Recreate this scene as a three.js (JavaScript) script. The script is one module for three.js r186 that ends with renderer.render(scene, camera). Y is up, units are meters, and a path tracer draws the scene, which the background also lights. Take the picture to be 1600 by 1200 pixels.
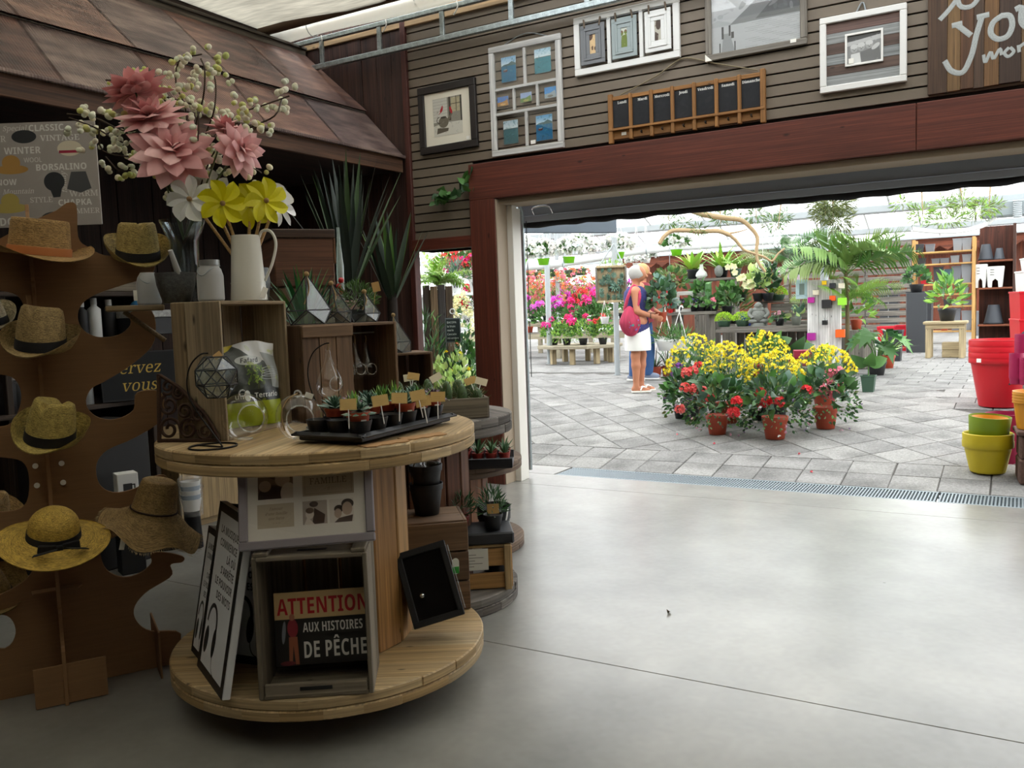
import * as THREE from 'three';
import { mergeGeometries } from 'three/addons/utils/BufferGeometryUtils.js';
import { MarchingCubes } from 'three/addons/objects/MarchingCubes.js';

// ---------------------------------------------------------------- camera, sky, light, exposure
// Metres. x runs along the slatted wall to the right, y up, z out of that wall towards the viewer. The viewer stands at x = z = 0.
const scene = new THREE.Scene();
const renderer = new THREE.WebGLRenderer({ antialias: true });
renderer.toneMapping = THREE.LinearToneMapping;
renderer.toneMappingExposure = 1.0;
renderer.shadowMap.enabled = true;
const camera = new THREE.PerspectiveCamera(47.58, 4 / 3, 0.05, 200);
camera.position.set(0, 1.5, 0);
camera.rotation.set(THREE.MathUtils.degToRad(-4.827), THREE.MathUtils.degToRad(30.5), THREE.MathUtils.degToRad(-2.062), 'YXZ');
camera.updateMatrixWorld(true);
scene.background = new THREE.Color(0.95, 0.985, 1.0);      // an even overcast sky
scene.backgroundIntensity = 4.6;
const daylight = new THREE.DirectionalLight(0xfffaf2, 0.9);    // the sun behind thin cloud, very soft
daylight.position.set(-14, 30, -26);
daylight.target.position.set(-3, 0, -12);
daylight.castShadow = true; daylight.shadow.radius = 30;
Object.assign(daylight.shadow.camera, { left: -20, right: 20, top: 20, bottom: -20, near: 1, far: 80 });
scene.add(daylight, daylight.target);

// ---------------------------------------------------------------- small helpers
const PI = Math.PI, TAU = PI * 2;
const V = (x, y, z) => new THREE.Vector3(x, y, z);
function mulberry(a) { return () => { a |= 0; a = a + 0x6D2B79F5 | 0; let t = Math.imul(a ^ a >>> 15, 1 | a); t = t + Math.imul(t ^ t >>> 7, 61 | t) ^ t; return ((t ^ t >>> 14) >>> 0) / 4294967296; }; }
let rnd = mulberry(7);
const R = (a, b) => a + (b - a) * rnd();
const pick = (a) => a[Math.floor(rnd() * a.length) % a.length];
// sight lines of the survey: a point of the photograph (1600 x 1200) met with a real surface
const EYE = camera.position.clone();
function ray(px, py) { const f = 600 / Math.tan(THREE.MathUtils.degToRad(47.58 / 2)); return V(px - 800, 600 - py, -f).applyQuaternion(camera.quaternion).normalize(); }
const F = (px, py, y = 0) => { const r = ray(px, py); return EYE.clone().addScaledVector(r, (y - EYE.y) / r.y); };   // level surface at height y
const W = (px, py, z) => { const r = ray(px, py); return EYE.clone().addScaledVector(r, (z - EYE.z) / r.z); };         // upright surface at z
const X = (px, py, x) => { const r = ray(px, py); return EYE.clone().addScaledVector(r, (x - EYE.x) / r.x); };         // upright surface at x
const FWD = V(0, 0, -1).applyQuaternion(camera.quaternion);
const D = (px, py, d) => { const r = ray(px, py); return EYE.clone().addScaledVector(r, d / r.dot(FWD)); };            // at a given distance into the room
const MPP = Math.tan(THREE.MathUtils.degToRad(47.58 / 2)) / 600;
const sizeAt = (p) => p.clone().sub(EYE).dot(FWD) * MPP;    // metres per photograph pixel at a point
const RAMP_Z = -7.3, RAMP_S = 0.14, RAMP_Y = 0.40;
function gh(z) { const t = Math.max(0, RAMP_Z - z), T = 2 * RAMP_Y / RAMP_S; return t >= T ? RAMP_Y : RAMP_S * t - RAMP_S * RAMP_S * t * t / (4 * RAMP_Y); }   // the paving climbs from the drain into the greenhouse
function G(px, py) { const r = ray(px, py); let a = 5, b = 60; for (let i = 0; i < 40; i++) { const m = (a + b) / 2, p = EYE.clone().addScaledVector(r, m); if (p.y > gh(p.z)) a = m; else b = m; } return EYE.clone().addScaledVector(r, b); }
const turnTo = (p) => Math.atan2(EYE.x - p.x, EYE.z - p.z);

// ---------------------------------------------------------------- geometry helpers
const M4 = () => new THREE.Matrix4();
function place(g, p = [0, 0, 0], r = [0, 0, 0], s = 1) {
  const m = M4().compose(p.isVector3 ? p : V(...p), r.isQuaternion ? r : new THREE.Quaternion().setFromEuler(new THREE.Euler(...r)), typeof s === 'number' ? V(s, s, s) : V(...s));
  return g.clone().applyMatrix4(m);
}
function flat(list) {     // joins geometries into one
  const gs = list.filter(Boolean).map((g) => { const n = g.index ? g.toNonIndexed() : g.clone(); if (!n.attributes.normal) n.computeVertexNormals(); if (!n.attributes.uv) n.setAttribute('uv', new THREE.BufferAttribute(new Float32Array(n.attributes.position.count * 2), 2)); for (const k of Object.keys(n.attributes)) if (!['position', 'normal', 'uv', 'color'].includes(k)) n.deleteAttribute(k); return n; });
  if (gs.some((g) => g.attributes.color)) for (const g of gs) if (!g.attributes.color) tint(g, [1, 1, 1]);
  return mergeGeometries(gs, false);
}
function tint(g, c) { const n = g.attributes.position.count, a = new Float32Array(n * 3); for (let i = 0; i < n; i++) a.set(c, i * 3); g.setAttribute('color', new THREE.BufferAttribute(a, 3)); return g; }
const boxes = new Map();
function box(w, h, d, c = 0.003, o = 0) {      // a bevelled box, uv in metres with the grain along its longest side
  const key = [w, h, d, c, o].map((v) => v.toFixed(4)).join();
  if (boxes.has(key)) return boxes.get(key);
  const S = [w / 2, h / 2, d / 2]; c = Math.min(c, 0.4 * Math.min(...S));
  const order = [0, 1, 2].sort((a, b) => S[b] - S[a]);
  const P = [], N = [], U = [];
  const vert = (s, a) => s.map((q, i) => q * (i === a ? S[i] : S[i] - c));
  const uvOf = (p, a) => { const [k, l] = order.filter((i) => i !== a); return [p[k] + o * 0.37 + a * 0.13, p[l] + o * 0.71 + a * 0.29]; };
  const tri = (a, b, d2, ax) => { const ab = V(...b).sub(V(...a)), ad = V(...d2).sub(V(...a)), n = ab.cross(ad).normalize(); let q = [a, b, d2]; if (n.dot(V(...a).add(V(...b)).add(V(...d2))) < 0) { n.negate(); q = [a, d2, b]; } for (const p of q) { P.push(...p); N.push(n.x, n.y, n.z); U.push(...uvOf(p, ax)); } };
  const quad = (a, b, e, f2, ax) => { tri(a, b, e, ax); tri(a, e, f2, ax); };
  for (let a = 0; a < 3; a++) {
    const [i, j] = [0, 1, 2].filter((k) => k !== a);
    for (const s of [-1, 1]) { const k = (x, y) => { const q = [0, 0, 0]; q[a] = s; q[i] = x; q[j] = y; return vert(q, a); }; quad(k(-1, -1), k(1, -1), k(1, 1), k(-1, 1), a); }
    for (const x of [-1, 1]) for (const y of [-1, 1]) { const k = (t, ax) => { const q = [0, 0, 0]; q[a] = t; q[i] = x; q[j] = y; return vert(q, ax); }; quad(k(-1, i), k(1, i), k(1, j), k(-1, j), i); }
  }
  for (const x of [-1, 1]) for (const y of [-1, 1]) for (const z of [-1, 1]) tri(vert([x, y, z], 0), vert([x, y, z], 1), vert([x, y, z], 2), 0);
  const g = new THREE.BufferGeometry();
  g.setAttribute('position', new THREE.Float32BufferAttribute(P, 3)); g.setAttribute('normal', new THREE.Float32BufferAttribute(N, 3)); g.setAttribute('uv', new THREE.Float32BufferAttribute(U, 2));
  boxes.set(key, g); return g;
}
function rod(p, q, r1, r2 = r1, seg = 8, open = false) {   // a round bar from p to q
  p = p.isVector3 ? p : V(...p); q = q.isVector3 ? q : V(...q);
  const L = p.distanceTo(q), g = new THREE.CylinderGeometry(r2, r1, L, seg, 1, open);
  return place(g, p.clone().add(q).multiplyScalar(0.5), new THREE.Quaternion().setFromUnitVectors(V(0, 1, 0), q.clone().sub(p).normalize()));
}
function tube(pts, r, n = 24, rad = 6, closed = false) { return new THREE.TubeGeometry(new THREE.CatmullRomCurve3(pts.map((p) => p.isVector3 ? p : V(...p)), closed), n, r, rad, closed); }
function taperTube(pts, r0, r1, n = 20, rad = 6) { const g = tube(pts, 1, n, rad), c = new THREE.CatmullRomCurve3(pts.map((p) => p.isVector3 ? p : V(...p))), a = g.attributes.position, b = g.attributes.normal; for (let i = 0; i <= n; i++) { const o = c.getPointAt(i / n), r = r0 + (r1 - r0) * i / n; for (let j = 0; j <= rad; j++) { const k = i * (rad + 1) + j; a.setXYZ(k, o.x + b.getX(k) * r, o.y + b.getY(k) * r, o.z + b.getZ(k) * r); } } return g; }
const lathe = (prof, seg = 24) => new THREE.LatheGeometry(prof.map(([x, y]) => new THREE.Vector2(x, y)), seg);
function shapeOf(pts) { const s = new THREE.Shape(); pts.forEach(([x, y], i) => i ? s.lineTo(x, y) : s.moveTo(x, y)); s.closePath(); return s; }
const extrude = (shape, depth, bevel = 0, seg = 12) => new THREE.ExtrudeGeometry(shape, { depth, bevelEnabled: bevel > 0, bevelThickness: bevel, bevelSize: bevel, bevelSegments: 1, curveSegments: seg });
// a leaf or petal: l long from the origin along +y, w wide, thin, folded by f and curled back by c
function leaf(l, w, f = 0.15, c = 0.2, n = 4, tip = 0.6) {
  const P = [], U = [], I = [];
  for (let i = 0; i <= n; i++) {
    const t = i / n, ww = w * 0.5 * Math.pow(Math.sin(PI * Math.pow(t, tip)), 0.8) * (i === n ? 0 : 1) + (i === 0 ? w * 0.06 : 0), a = c * t * t * PI * 0.5, y = l * (t - 0.35 * c * t * t * t), z = -l * Math.sin(a) * t * 0.6;
    P.push(-ww, y, z + f * ww * 2, 0, y, z, ww, y, z + f * ww * 2); U.push(0, t, 0.5, t, 1, t);
    if (i < n) { const k = i * 3; I.push(k, k + 1, k + 4, k, k + 4, k + 3, k + 1, k + 2, k + 5, k + 1, k + 5, k + 4); }
  }
  const g = new THREE.BufferGeometry(); g.setAttribute('position', new THREE.Float32BufferAttribute(P, 3)); g.setAttribute('uv', new THREE.Float32BufferAttribute(U, 2)); g.setIndex(I); g.computeVertexNormals(); return g.toNonIndexed();
}

// ---------------------------------------------------------------- scene helpers
const taken = new Map();
function numbered(n) { const k = taken.get(n) ?? 0; taken.set(n, k + 1); return k ? `${n}_${String(k).padStart(3, '0')}` : n; }
function note(o, label, category, group) { o.userData.label = label; o.userData.category = category; if (group) o.userData.group = group; return o; }
const at3 = (o, p, r) => { if (p) p.isVector3 ? o.position.copy(p) : o.position.set(...p); if (r) r.isQuaternion ? o.quaternion.copy(r) : typeof r === 'number' ? o.rotation.y = r : o.rotation.set(...r); return o; };
function thing(name, label, category, p, r, group) { const o = new THREE.Group(); o.name = numbered(name); scene.add(o); at3(o, p, r); return note(o, label, category, group); }
function solo(name, g, m, label, category, p, r, group) { const o = new THREE.Mesh(g, m); o.name = numbered(name); scene.add(o); at3(o, p, r); return note(o, label, category, group); }
function part(parent, name, g, m, p, r, label) { const o = new THREE.Mesh(g, m); o.name = name; parent.add(o); at3(o, p, r); if (label) o.userData.label = label; return o; }
function pivot(parent, name, p, r) { const o = new THREE.Group(); o.name = name; parent.add(o); return at3(o, p, r); }
function struct(name, g, m, label) { const o = g ? new THREE.Mesh(g, m) : new THREE.Group(); o.name = numbered(name); o.userData.kind = 'structure'; if (label) o.userData.label = label; scene.add(o); return o; }
function copy(o, label, p, r, group) { const c = o.clone(); c.name = numbered(o.name.replace(/_\d{3}$/, '')); c.userData = { ...o.userData }; scene.add(c); at3(c, p, r); c.userData.label = label; if (group) c.userData.group = group; return c; }

// ---------------------------------------------------------------- surface textures
function noise2(w, h, cx, cy, seed) {     // smooth noise that repeats, cx by cy cells
  const q = mulberry(seed), t = new Float32Array(cx * cy).map(() => q()), o = new Float32Array(w * h);
  for (let y = 0; y < h; y++) { const fy = y / h * cy, y0 = Math.floor(fy), v = fy - y0, sv = v * v * (3 - 2 * v), a = (y0 % cy) * cx, b = ((y0 + 1) % cy) * cx;
    for (let x = 0; x < w; x++) { const fx = x / w * cx, x0 = Math.floor(fx), u = fx - x0, su = u * u * (3 - 2 * u), x1 = (x0 + 1) % cx; o[y * w + x] = (t[a + x0] * (1 - su) + t[a + x1] * su) * (1 - sv) + (t[b + x0] * (1 - su) + t[b + x1] * su) * sv; } }
  return o;
}
function layers(w, h, list) { const o = new Float32Array(w * h); let s = 0; for (const [cx, cy, k, seed] of list) { const n = noise2(w, h, cx, cy, seed); for (let i = 0; i < o.length; i++) o[i] += n[i] * k; s += k; } for (let i = 0; i < o.length; i++) o[i] /= s; return o; }
function dataTex(w, h, fn, srgb = true, rep = [1, 1]) { const d = new Uint8Array(w * h * 4); for (let i = 0; i < w * h; i++) { const c = fn(i, i % w, Math.floor(i / w)); for (let k = 0; k < 3; k++) d[i * 4 + k] = Math.max(0, Math.min(255, c[k] * 255)); d[i * 4 + 3] = 255; } const t = new THREE.DataTexture(d, w, h); t.wrapS = t.wrapT = THREE.RepeatWrapping; t.magFilter = THREE.LinearFilter; t.minFilter = THREE.LinearMipmapLinearFilter; t.repeat.set(...rep); if (srgb) t.colorSpace = THREE.SRGBColorSpace; t.needsUpdate = true; return t; }
const grey = (v) => [v, v, v];
function woodTex(seed, lo, hi) {   // grain along u, one repeat is 1.6 m by 0.4 m
  const w = 512, h = 256, a = layers(w, h, [[4, 64, 3, seed], [8, 128, 2, seed + 1], [3, 16, 2, seed + 2], [40, 90, 0.7, seed + 3]]), b = layers(w, h, [[5, 4, 1, seed + 5], [9, 9, 1, seed + 6]]);
  const q = mulberry(seed + 9), knots = Array.from({ length: 7 }, () => [q() * w, q() * h, 3 + q() * 5]);
  return dataTex(w, h, (i, x, y) => { let v = lo + (hi - lo) * Math.min(1, Math.max(0, (a[i] - 0.5) * 1.9 + 0.5)) * (0.75 + 0.5 * b[i]); for (const [kx, ky, r] of knots) { const dd = Math.hypot((x - kx) * 0.8, y - ky); if (dd < r) v *= 0.45 + 0.5 * dd / r; } return grey(v); }, true, [1 / 1.6, 1 / 0.4]);
}
const T = {};
T.wood = [woodTex(11, 0.74, 1.0), woodTex(57, 0.7, 1.0)];
T.woodRough = woodTex(91, 0.56, 1.0);
{ const n = layers(512, 512, [[5, 5, 3, 1], [11, 10, 2.4, 2], [28, 26, 1.4, 3], [150, 150, 0.8, 4]]), s = layers(512, 512, [[5, 7, 2, 8], [12, 18, 1.2, 9], [60, 80, 1, 10], [180, 180, 0.8, 12]]);
  T.concrete = dataTex(512, 512, (i) => { const v = 0.8 + (n[i] - 0.5) * 0.36; return [v, v * 0.992, v * 0.975]; }, true, [1 / 3.7, 1 / 3.7]);
  T.concreteGloss = dataTex(512, 512, (i) => grey(0.62 + (s[i] - 0.5) * 0.3), false, [1 / 3.1, 1 / 3.1]); }
{ const n = layers(256, 256, [[5, 5, 2, 31], [60, 60, 1, 32], [128, 128, 1.4, 33]]); T.paver = dataTex(256, 256, (i) => grey(0.8 + (n[i] - 0.5) * 0.5), true, [1 / 0.9, 1 / 0.9]); }
{ const n = layers(256, 256, [[4, 90, 1.5, 41], [9, 200, 1.5, 42], [3, 5, 1.2, 43]]); T.card = dataTex(256, 256, (i) => grey(0.94 + (n[i] - 0.5) * 0.1), true, [2, 2]); }
{ const n = layers(512, 256, [[40, 60, 1.6, 51], [16, 128, 2, 52], [8, 10, 0.7, 53]]); T.straw = dataTex(512, 256, (i) => { const v = 0.84 + (n[i] - 0.5) * 0.75; return [v, v * 0.98, v * 0.92]; }); T.strawBump = dataTex(512, 256, (i) => grey(n[i]), false); }
{ T.weave = dataTex(256, 256, (i, x, y) => { const a = Math.sin(x / 256 * TAU * 32) * Math.sin(y / 256 * TAU * 32 + (Math.floor(x / 8) % 2) * PI); return grey(0.8 + 0.2 * a); }); }
{ const n = layers(512, 512, [[3, 3, 2, 61], [8, 30, 2, 62], [30, 120, 0.8, 63]]); T.tin = dataTex(512, 512, (i) => { const v = 0.72 + (n[i] - 0.5) * 0.9; return [v, v * (0.9 + 0.16 * n[(i * 7) % n.length] * 0 + (n[i] - 0.5) * 0.1), v * 0.9]; }, true, [0.6, 0.6]); T.tinRib = dataTex(256, 8, (i, x) => grey(0.5 + 0.5 * Math.sin(x / 256 * TAU * 8)), false, [1 / 0.16, 1]); }
{ const n = layers(512, 512, [[60, 8, 1, 71], [200, 20, 1, 72], [5, 5, 0.8, 73]]); T.cloth = dataTex(512, 512, (i) => grey(0.85 + (n[i] - 0.5) * 0.4), true, [1 / 2, 1 / 2]); }
{ const n = layers(128, 128, [[10, 10, 1, 81], [40, 40, 1, 82], [64, 64, 1, 83]]); T.speck = dataTex(128, 128, (i) => grey(0.85 + (n[i] - 0.5) * 0.5), true, [6, 6]); }

// ---------------------------------------------------------------- materials
const S = (color, roughness = 0.7, more = {}) => new THREE.MeshStandardMaterial({ color, roughness, side: THREE.DoubleSide, ...more });
const P = (color, roughness, more = {}) => new THREE.MeshPhysicalMaterial({ color, roughness, side: THREE.DoubleSide, ...more });
const wood = (c, r = 0.72, t = 0, more = {}) => S(c, r, { map: t === 2 ? T.woodRough : T.wood[t], ...more });
const Mat = {
  slab: P(0xa5a4a0, 0.55, { map: T.concrete, roughnessMap: T.concreteGloss, clearcoat: 0.35, clearcoatRoughness: 0.22 }),
  gap: S(0x2c2a28, 0.9), paverA: S(0x9c9a97, 0.85, { map: T.paver }), paverB: S(0x94928f, 0.85, { map: T.paver }), paverC: S(0xa5a39f, 0.85, { map: T.paver }), sand: S(0x55524e, 0.95),
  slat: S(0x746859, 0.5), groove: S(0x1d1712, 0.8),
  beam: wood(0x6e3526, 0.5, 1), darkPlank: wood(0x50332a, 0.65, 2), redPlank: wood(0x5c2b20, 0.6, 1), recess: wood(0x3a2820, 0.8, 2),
  tan: S(0x9a8a76, 0.6), whiteTrim: S(0xdcd8cf, 0.45), ply: wood(0xb99a72, 0.75, 0), fascia: wood(0x6b4a35, 0.7, 2), curb: wood(0x6d6459, 0.8, 2),
  tin: S(0xa08576, 0.45, { map: T.tin, bumpMap: T.tinRib, bumpScale: 0.003, metalness: 0.25 }), tin2: S(0x9a8f88, 0.42, { map: T.tin, bumpMap: T.tinRib, bumpScale: 0.003, metalness: 0.3 }),
  cloth: P(0xd8d1bf, 1.0, { map: T.cloth, transmission: 0.42, thickness: 0 }), hem: S(0x5d4a3a, 0.9), duct: P(0xfbfaf4, 0.6, { transmission: 0.45, thickness: 0 }),
  zinc: S(0xb9c4c6, 0.38, { metalness: 0.75, map: T.speck }), steel: S(0x9aa0a2, 0.45, { metalness: 0.7 }), grate: S(0x8d979c, 0.45, { metalness: 0.6 }),
  doorPanel: S(0xb0b8c4, 0.5), doorDark: S(0x6a727c, 0.5), rubber: S(0x17161a, 0.8), chrome: S(0xd8d8d8, 0.15, { metalness: 1 }),
  pane: P(0xffffff, 0.0, { transmission: 1, thickness: 0, ior: 1.45 }), whiteSteel: S(0xe4e6e6, 0.5), greySteel: S(0xaab0b2, 0.5),
  black: S(0x121214, 0.55), blackGloss: P(0x0b0b0c, 0.2, { clearcoat: 0.6 }), white: S(0xeeece6, 0.5), paper: S(0xf1eee4, 0.8),
};
// uv in metres from the position, for big plain pieces
function planar(g, axes = 'xz', k = 1) { const p = g.attributes.position, u = new Float32Array(p.count * 2), get = { x: (i) => p.getX(i), y: (i) => p.getY(i), z: (i) => p.getZ(i) }; for (let i = 0; i < p.count; i++) { u[i * 2] = get[axes[0]](i) * k; u[i * 2 + 1] = get[axes[1]](i) * k; } g.setAttribute('uv', new THREE.BufferAttribute(u, 2)); return g; }
function slabGeo(x0, x1, y0, y1, z0, z1, c = 0.004, axes) { const g = place(box(x1 - x0, y1 - y0, z1 - z0, c), [(x0 + x1) / 2, (y0 + y1) / 2, (z0 + z1) / 2]); return axes ? planar(g, axes) : g; }

// ================================================================ THE SHOP: floor, walls, ceiling
{
  const floor = struct('floor');
  const joints = [4.5, -3.25, -6.47, -6.925];
  for (let i = 0; i < 3; i++) part(floor, 'concrete_slab', slabGeo(-9, 5.5, -0.12, 0, joints[i + 1] + 0.002, joints[i] - 0.002, 0.002, 'xz'), Mat.slab);
  part(floor, 'bedding', slabGeo(-9, 5.5, -0.2, -0.13, -7.4, 4.5), Mat.gap);
  part(floor, 'concrete_patch', slabGeo(-9, -3.68, -0.12, 0.0, -7.29, -6.93, 0.002, 'xz'), Mat.slab);
}
{ // drain grate along the threshold
  const drain = struct('floor_drain');
  for (const [a, b] of [[-3.66, -0.54], [-0.53, 2.6], [2.61, 5.5]]) {
    const rims = [slabGeo(a, b, -0.05, 0.0, -6.95, -6.93, 0.002), slabGeo(a, b, -0.05, 0.0, -7.295, -7.27, 0.002)];
    for (let x = a + 0.012; x < b; x += 0.024) rims.push(place(box(0.012, 0.02, 0.32, 0.002), [x, -0.012, -7.11]));
    for (let k = 1; k < 6; k++) rims.push(slabGeo(a, b, -0.03, -0.004, -6.95 - k * 0.054 - 0.004, -6.95 - k * 0.054, 0.001));
    part(drain, 'grate', flat(rims), Mat.grate);
  }
}
// ---- paving of the greenhouse, each stone its own piece
const pavement = struct('pavement');
{
  const clip = (poly, f) => { const o = []; for (let i = 0; i < poly.length; i++) { const a = poly[i], b = poly[(i + 1) % poly.length], fa = f(a), fb = f(b); if (fa >= 0) o.push(a); if (fa * fb < 0) { const t = fa / (fa - fb); o.push([a[0] + (b[0] - a[0]) * t, a[1] + (b[1] - a[1]) * t]); } } return o; };
  const stone = (poly) => {
    const cx = poly.reduce((s, p) => s + p[0], 0) / poly.length, cz = poly.reduce((s, p) => s + p[1], 0) / poly.length, dy = R(-0.002, 0.002);
    const ins = (p, k) => { const dx = p[0] - cx, dz = p[1] - cz, l = Math.hypot(dx, dz); return [cx + dx * (1 - k / l), cz + dz * (1 - k / l)]; };
    const rings = [[0.005, -0.03], [0.005, -0.006], [0.012, 0]].map(([k, y]) => poly.map((p) => { const q = ins(p, k); return V(q[0], gh(q[1]) + y + dy, q[1]); }));
    const P2 = []; const tri = (a, b, c) => P2.push(a.x, a.y, a.z, b.x, b.y, b.z, c.x, c.y, c.z);
    const n = poly.length; for (let i = 1; i < n - 1; i++) tri(rings[2][0], rings[2][i + 1], rings[2][i]);
    for (let r = 0; r < 2; r++) for (let i = 0; i < n; i++) { const j = (i + 1) % n; tri(rings[r][i], rings[r + 1][j], rings[r][j]); tri(rings[r][i], rings[r + 1][i], rings[r + 1][j]); }
    const g = new THREE.BufferGeometry(); g.setAttribute('position', new THREE.Float32BufferAttribute(P2, 3)); g.computeVertexNormals(); planar(g, 'xz'); const u = g.attributes.uv, ox = R(0, 1), oy = R(0, 1); for (let i = 0; i < u.count; i++) u.setXY(i, u.getX(i) + ox, u.getY(i) + oy); return { g, cx, cz };
  };
  const all = [], s = 0.355;
  for (let row = 0; row < 2; row++) for (let i = -16; i < 12; i++) { const x = 0.155 + i * s + R(-0.004, 0.004), z = -7.3 - row * 0.335; all.push(stone([[x, z], [x + s, z], [x + s, z - 0.335], [x, z - 0.335]])); }
  const inDiag = (x, z) => z < -7.97 && (x < -3.2 ? z > -13.2 : x < -0.9 ? z > -12.0 : z > -10.15);
  const q = s / Math.SQRT2;
  for (let i = -60; i < 40; i++) for (let j = -60; j < 60; j++) {
    const x = (i - j) * q + 0.1, z = (i + j) * q - 9.2; if (x < -9 || x > 4.2) continue;
    if (z > -7.6 || z < -13.5) continue;
    let poly = clip([[x, z - q], [x + q, z], [x, z + q], [x - q, z]], (p) => -7.97 - p[1]);
    if (poly.length < 3 || !inDiag(x, Math.min(z, -7.98))) continue;
    let A = 0; poly.forEach((p, k) => { const n2 = poly[(k + 1) % poly.length]; A += p[0] * n2[1] - n2[0] * p[1]; }); if (Math.abs(A) < 0.03) continue;
    if (A > 0) poly.reverse();
    all.push(stone(poly));
  }
  for (let k = 0; k < 34; k++) for (let i = -40; i < 14; i++) { const x = 0.1 + i * 0.36 + (k % 2) * 0.18, z = -10.2 - k * 0.36; if (inDiag(x + 0.18, z - 0.05) || inDiag(x + 0.18, z - 0.3) || z < -20) continue; all.push(stone([[x, z], [x + 0.36, z], [x + 0.36, z - 0.36], [x, z - 0.36]])); }
  for (const a of all) { const c = V(a.cx, gh(a.cz), a.cz).sub(EYE), d = c.dot(FWD); const u = c.clone().project ? V(a.cx, gh(a.cz), a.cz).project(camera) : c; a.seen = Math.abs(u.x) < 1.02 && Math.abs(u.y) < 1.02 && !(u.x < -0.02) ? 1 / (d * d) : -d; }
  all.sort((a, b) => b.seen - a.seen);
  const tones = [Mat.paverA, Mat.paverB, Mat.paverC];
  all.slice(0, 300).forEach((a) => part(pavement, 'paving_stone', a.g, pick(tones)));
  part(pavement, 'paving_field', flat(all.slice(300).map((a) => a.g)), Mat.paverA).userData.kind = 'stuff';
  // bed under the stones, and the plain far floor
  const P2 = [], I = []; const xs = [-20, 7], zs = []; for (let z = -7.3; z > -13.2; z -= 0.2) zs.push(z); zs.push(-40);
  zs.forEach((z, i) => { for (const x of xs) P2.push(x, gh(z) - (z < -19 ? 0.004 : 0.012), z); if (i) { const k = i * 2; I.push(k - 2, k - 1, k + 1, k - 2, k + 1, k); } });
  const g = new THREE.BufferGeometry(); g.setAttribute('position', new THREE.Float32BufferAttribute(P2, 3)); g.setIndex(I); g.computeVertexNormals(); planar(g, 'xz');
  part(pavement, 'bedding', g, Mat.sand);
  part(pavement, 'far_floor', slabGeo(-20, 7, 0.3, 0.399, -40, -19.9, 0.002, 'xz'), Mat.paverC);
}
// ---- slatted wall with the two openings
const ZW = -6.42;
{
  const wall = struct('wall_back');
  const core = (x0, x1, y0, y1) => part(wall, 'wall_core', slabGeo(x0, x1, y0, y1, -6.7, ZW - 0.022), Mat.groove);
  core(-4.745, 5.5, 2.75, 4.2); core(-4.745, -4.1, 2.06, 2.75); core(1.72, 5.5, 0, 2.75); core(-4.745, -4.1, 0, 0.62);
  for (let k = 0; k < 26; k++) {
    const y = 4.117 - k * 0.0789, lo = y - 0.0789 + 0.011; if (y < 2.2) break;
    const right = lo > 2.74 ? 5.5 : -4.1;
    for (const [a, b] of right > 0 ? [[-4.745, 0.42], [0.422, 5.5]] : [[-4.745, -4.1]]) part(wall, 'slat', place(box(b - a, y - lo, 0.02, 0.002, k % 5), [(a + b) / 2, (y + lo) / 2, ZW - 0.01]), Mat.slat);
  }
  part(wall, 'header', slabGeo(-4.76, -4.1, 2.06, 2.16, -6.72, -6.385), Mat.beam);
  part(wall, 'sill', slabGeo(-4.76, -4.1, 0.6, 0.66, -6.72, -6.36), Mat.beam);
}
{ // dark plank wall left of the slats, gable above and recess below the canopy
  const wall = struct('wall_planks');
  for (let k = 0; k < 13; k++) { const x = -4.745 - 0.17 * k; part(wall, 'plank', place(box(0.166, 4.2, 0.025, 0.003, k % 5), [x - 0.085, 2.1, ZW - 0.004 - (k % 3) * 0.003]), Mat.darkPlank); }
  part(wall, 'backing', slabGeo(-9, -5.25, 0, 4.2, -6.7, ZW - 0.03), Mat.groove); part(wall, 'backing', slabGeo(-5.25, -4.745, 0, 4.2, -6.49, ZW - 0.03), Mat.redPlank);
  part(wall, 'corner_trim', slabGeo(-4.79, -4.735, 0, 4.1, -6.45, -6.39), Mat.redPlank);
}
{ const t = struct('trim_1', null, null); t.userData.label = 'brown timber post and lintel around the wide doorway';
  part(t, 'post', slabGeo(-4.106, -3.855, 0, 2.447, -6.7, -6.36), Mat.beam);
  part(t, 'lintel', slabGeo(-4.106, -0.62, 2.447, 2.75, -6.7, -6.36), wood(0x6e3526, 0.5, 1));
  part(t, 'lintel', slabGeo(-0.617, 5.5, 2.447, 2.75, -6.7, -6.36), Mat.beam);
  part(t, 'post', slabGeo(1.62, 1.87, 0, 2.447, -6.7, -6.36), Mat.beam);
  part(t, 'jamb_lining', slabGeo(-3.856, -3.845, 0, 2.44, -6.56, -6.37), Mat.tan);
  part(t, 'jamb_trim', slabGeo(-3.86, -3.79, 0, 2.40, -6.62, -6.54), Mat.whiteTrim);
  part(t, 'jamb_trim', slabGeo(-3.845, -3.80, 0, 2.38, -6.70, -6.6), Mat.whiteTrim);
  part(t, 'head_lining', slabGeo(-3.85, 1.62, 2.40, 2.447, -6.72, -6.42), Mat.tan);
}
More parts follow.
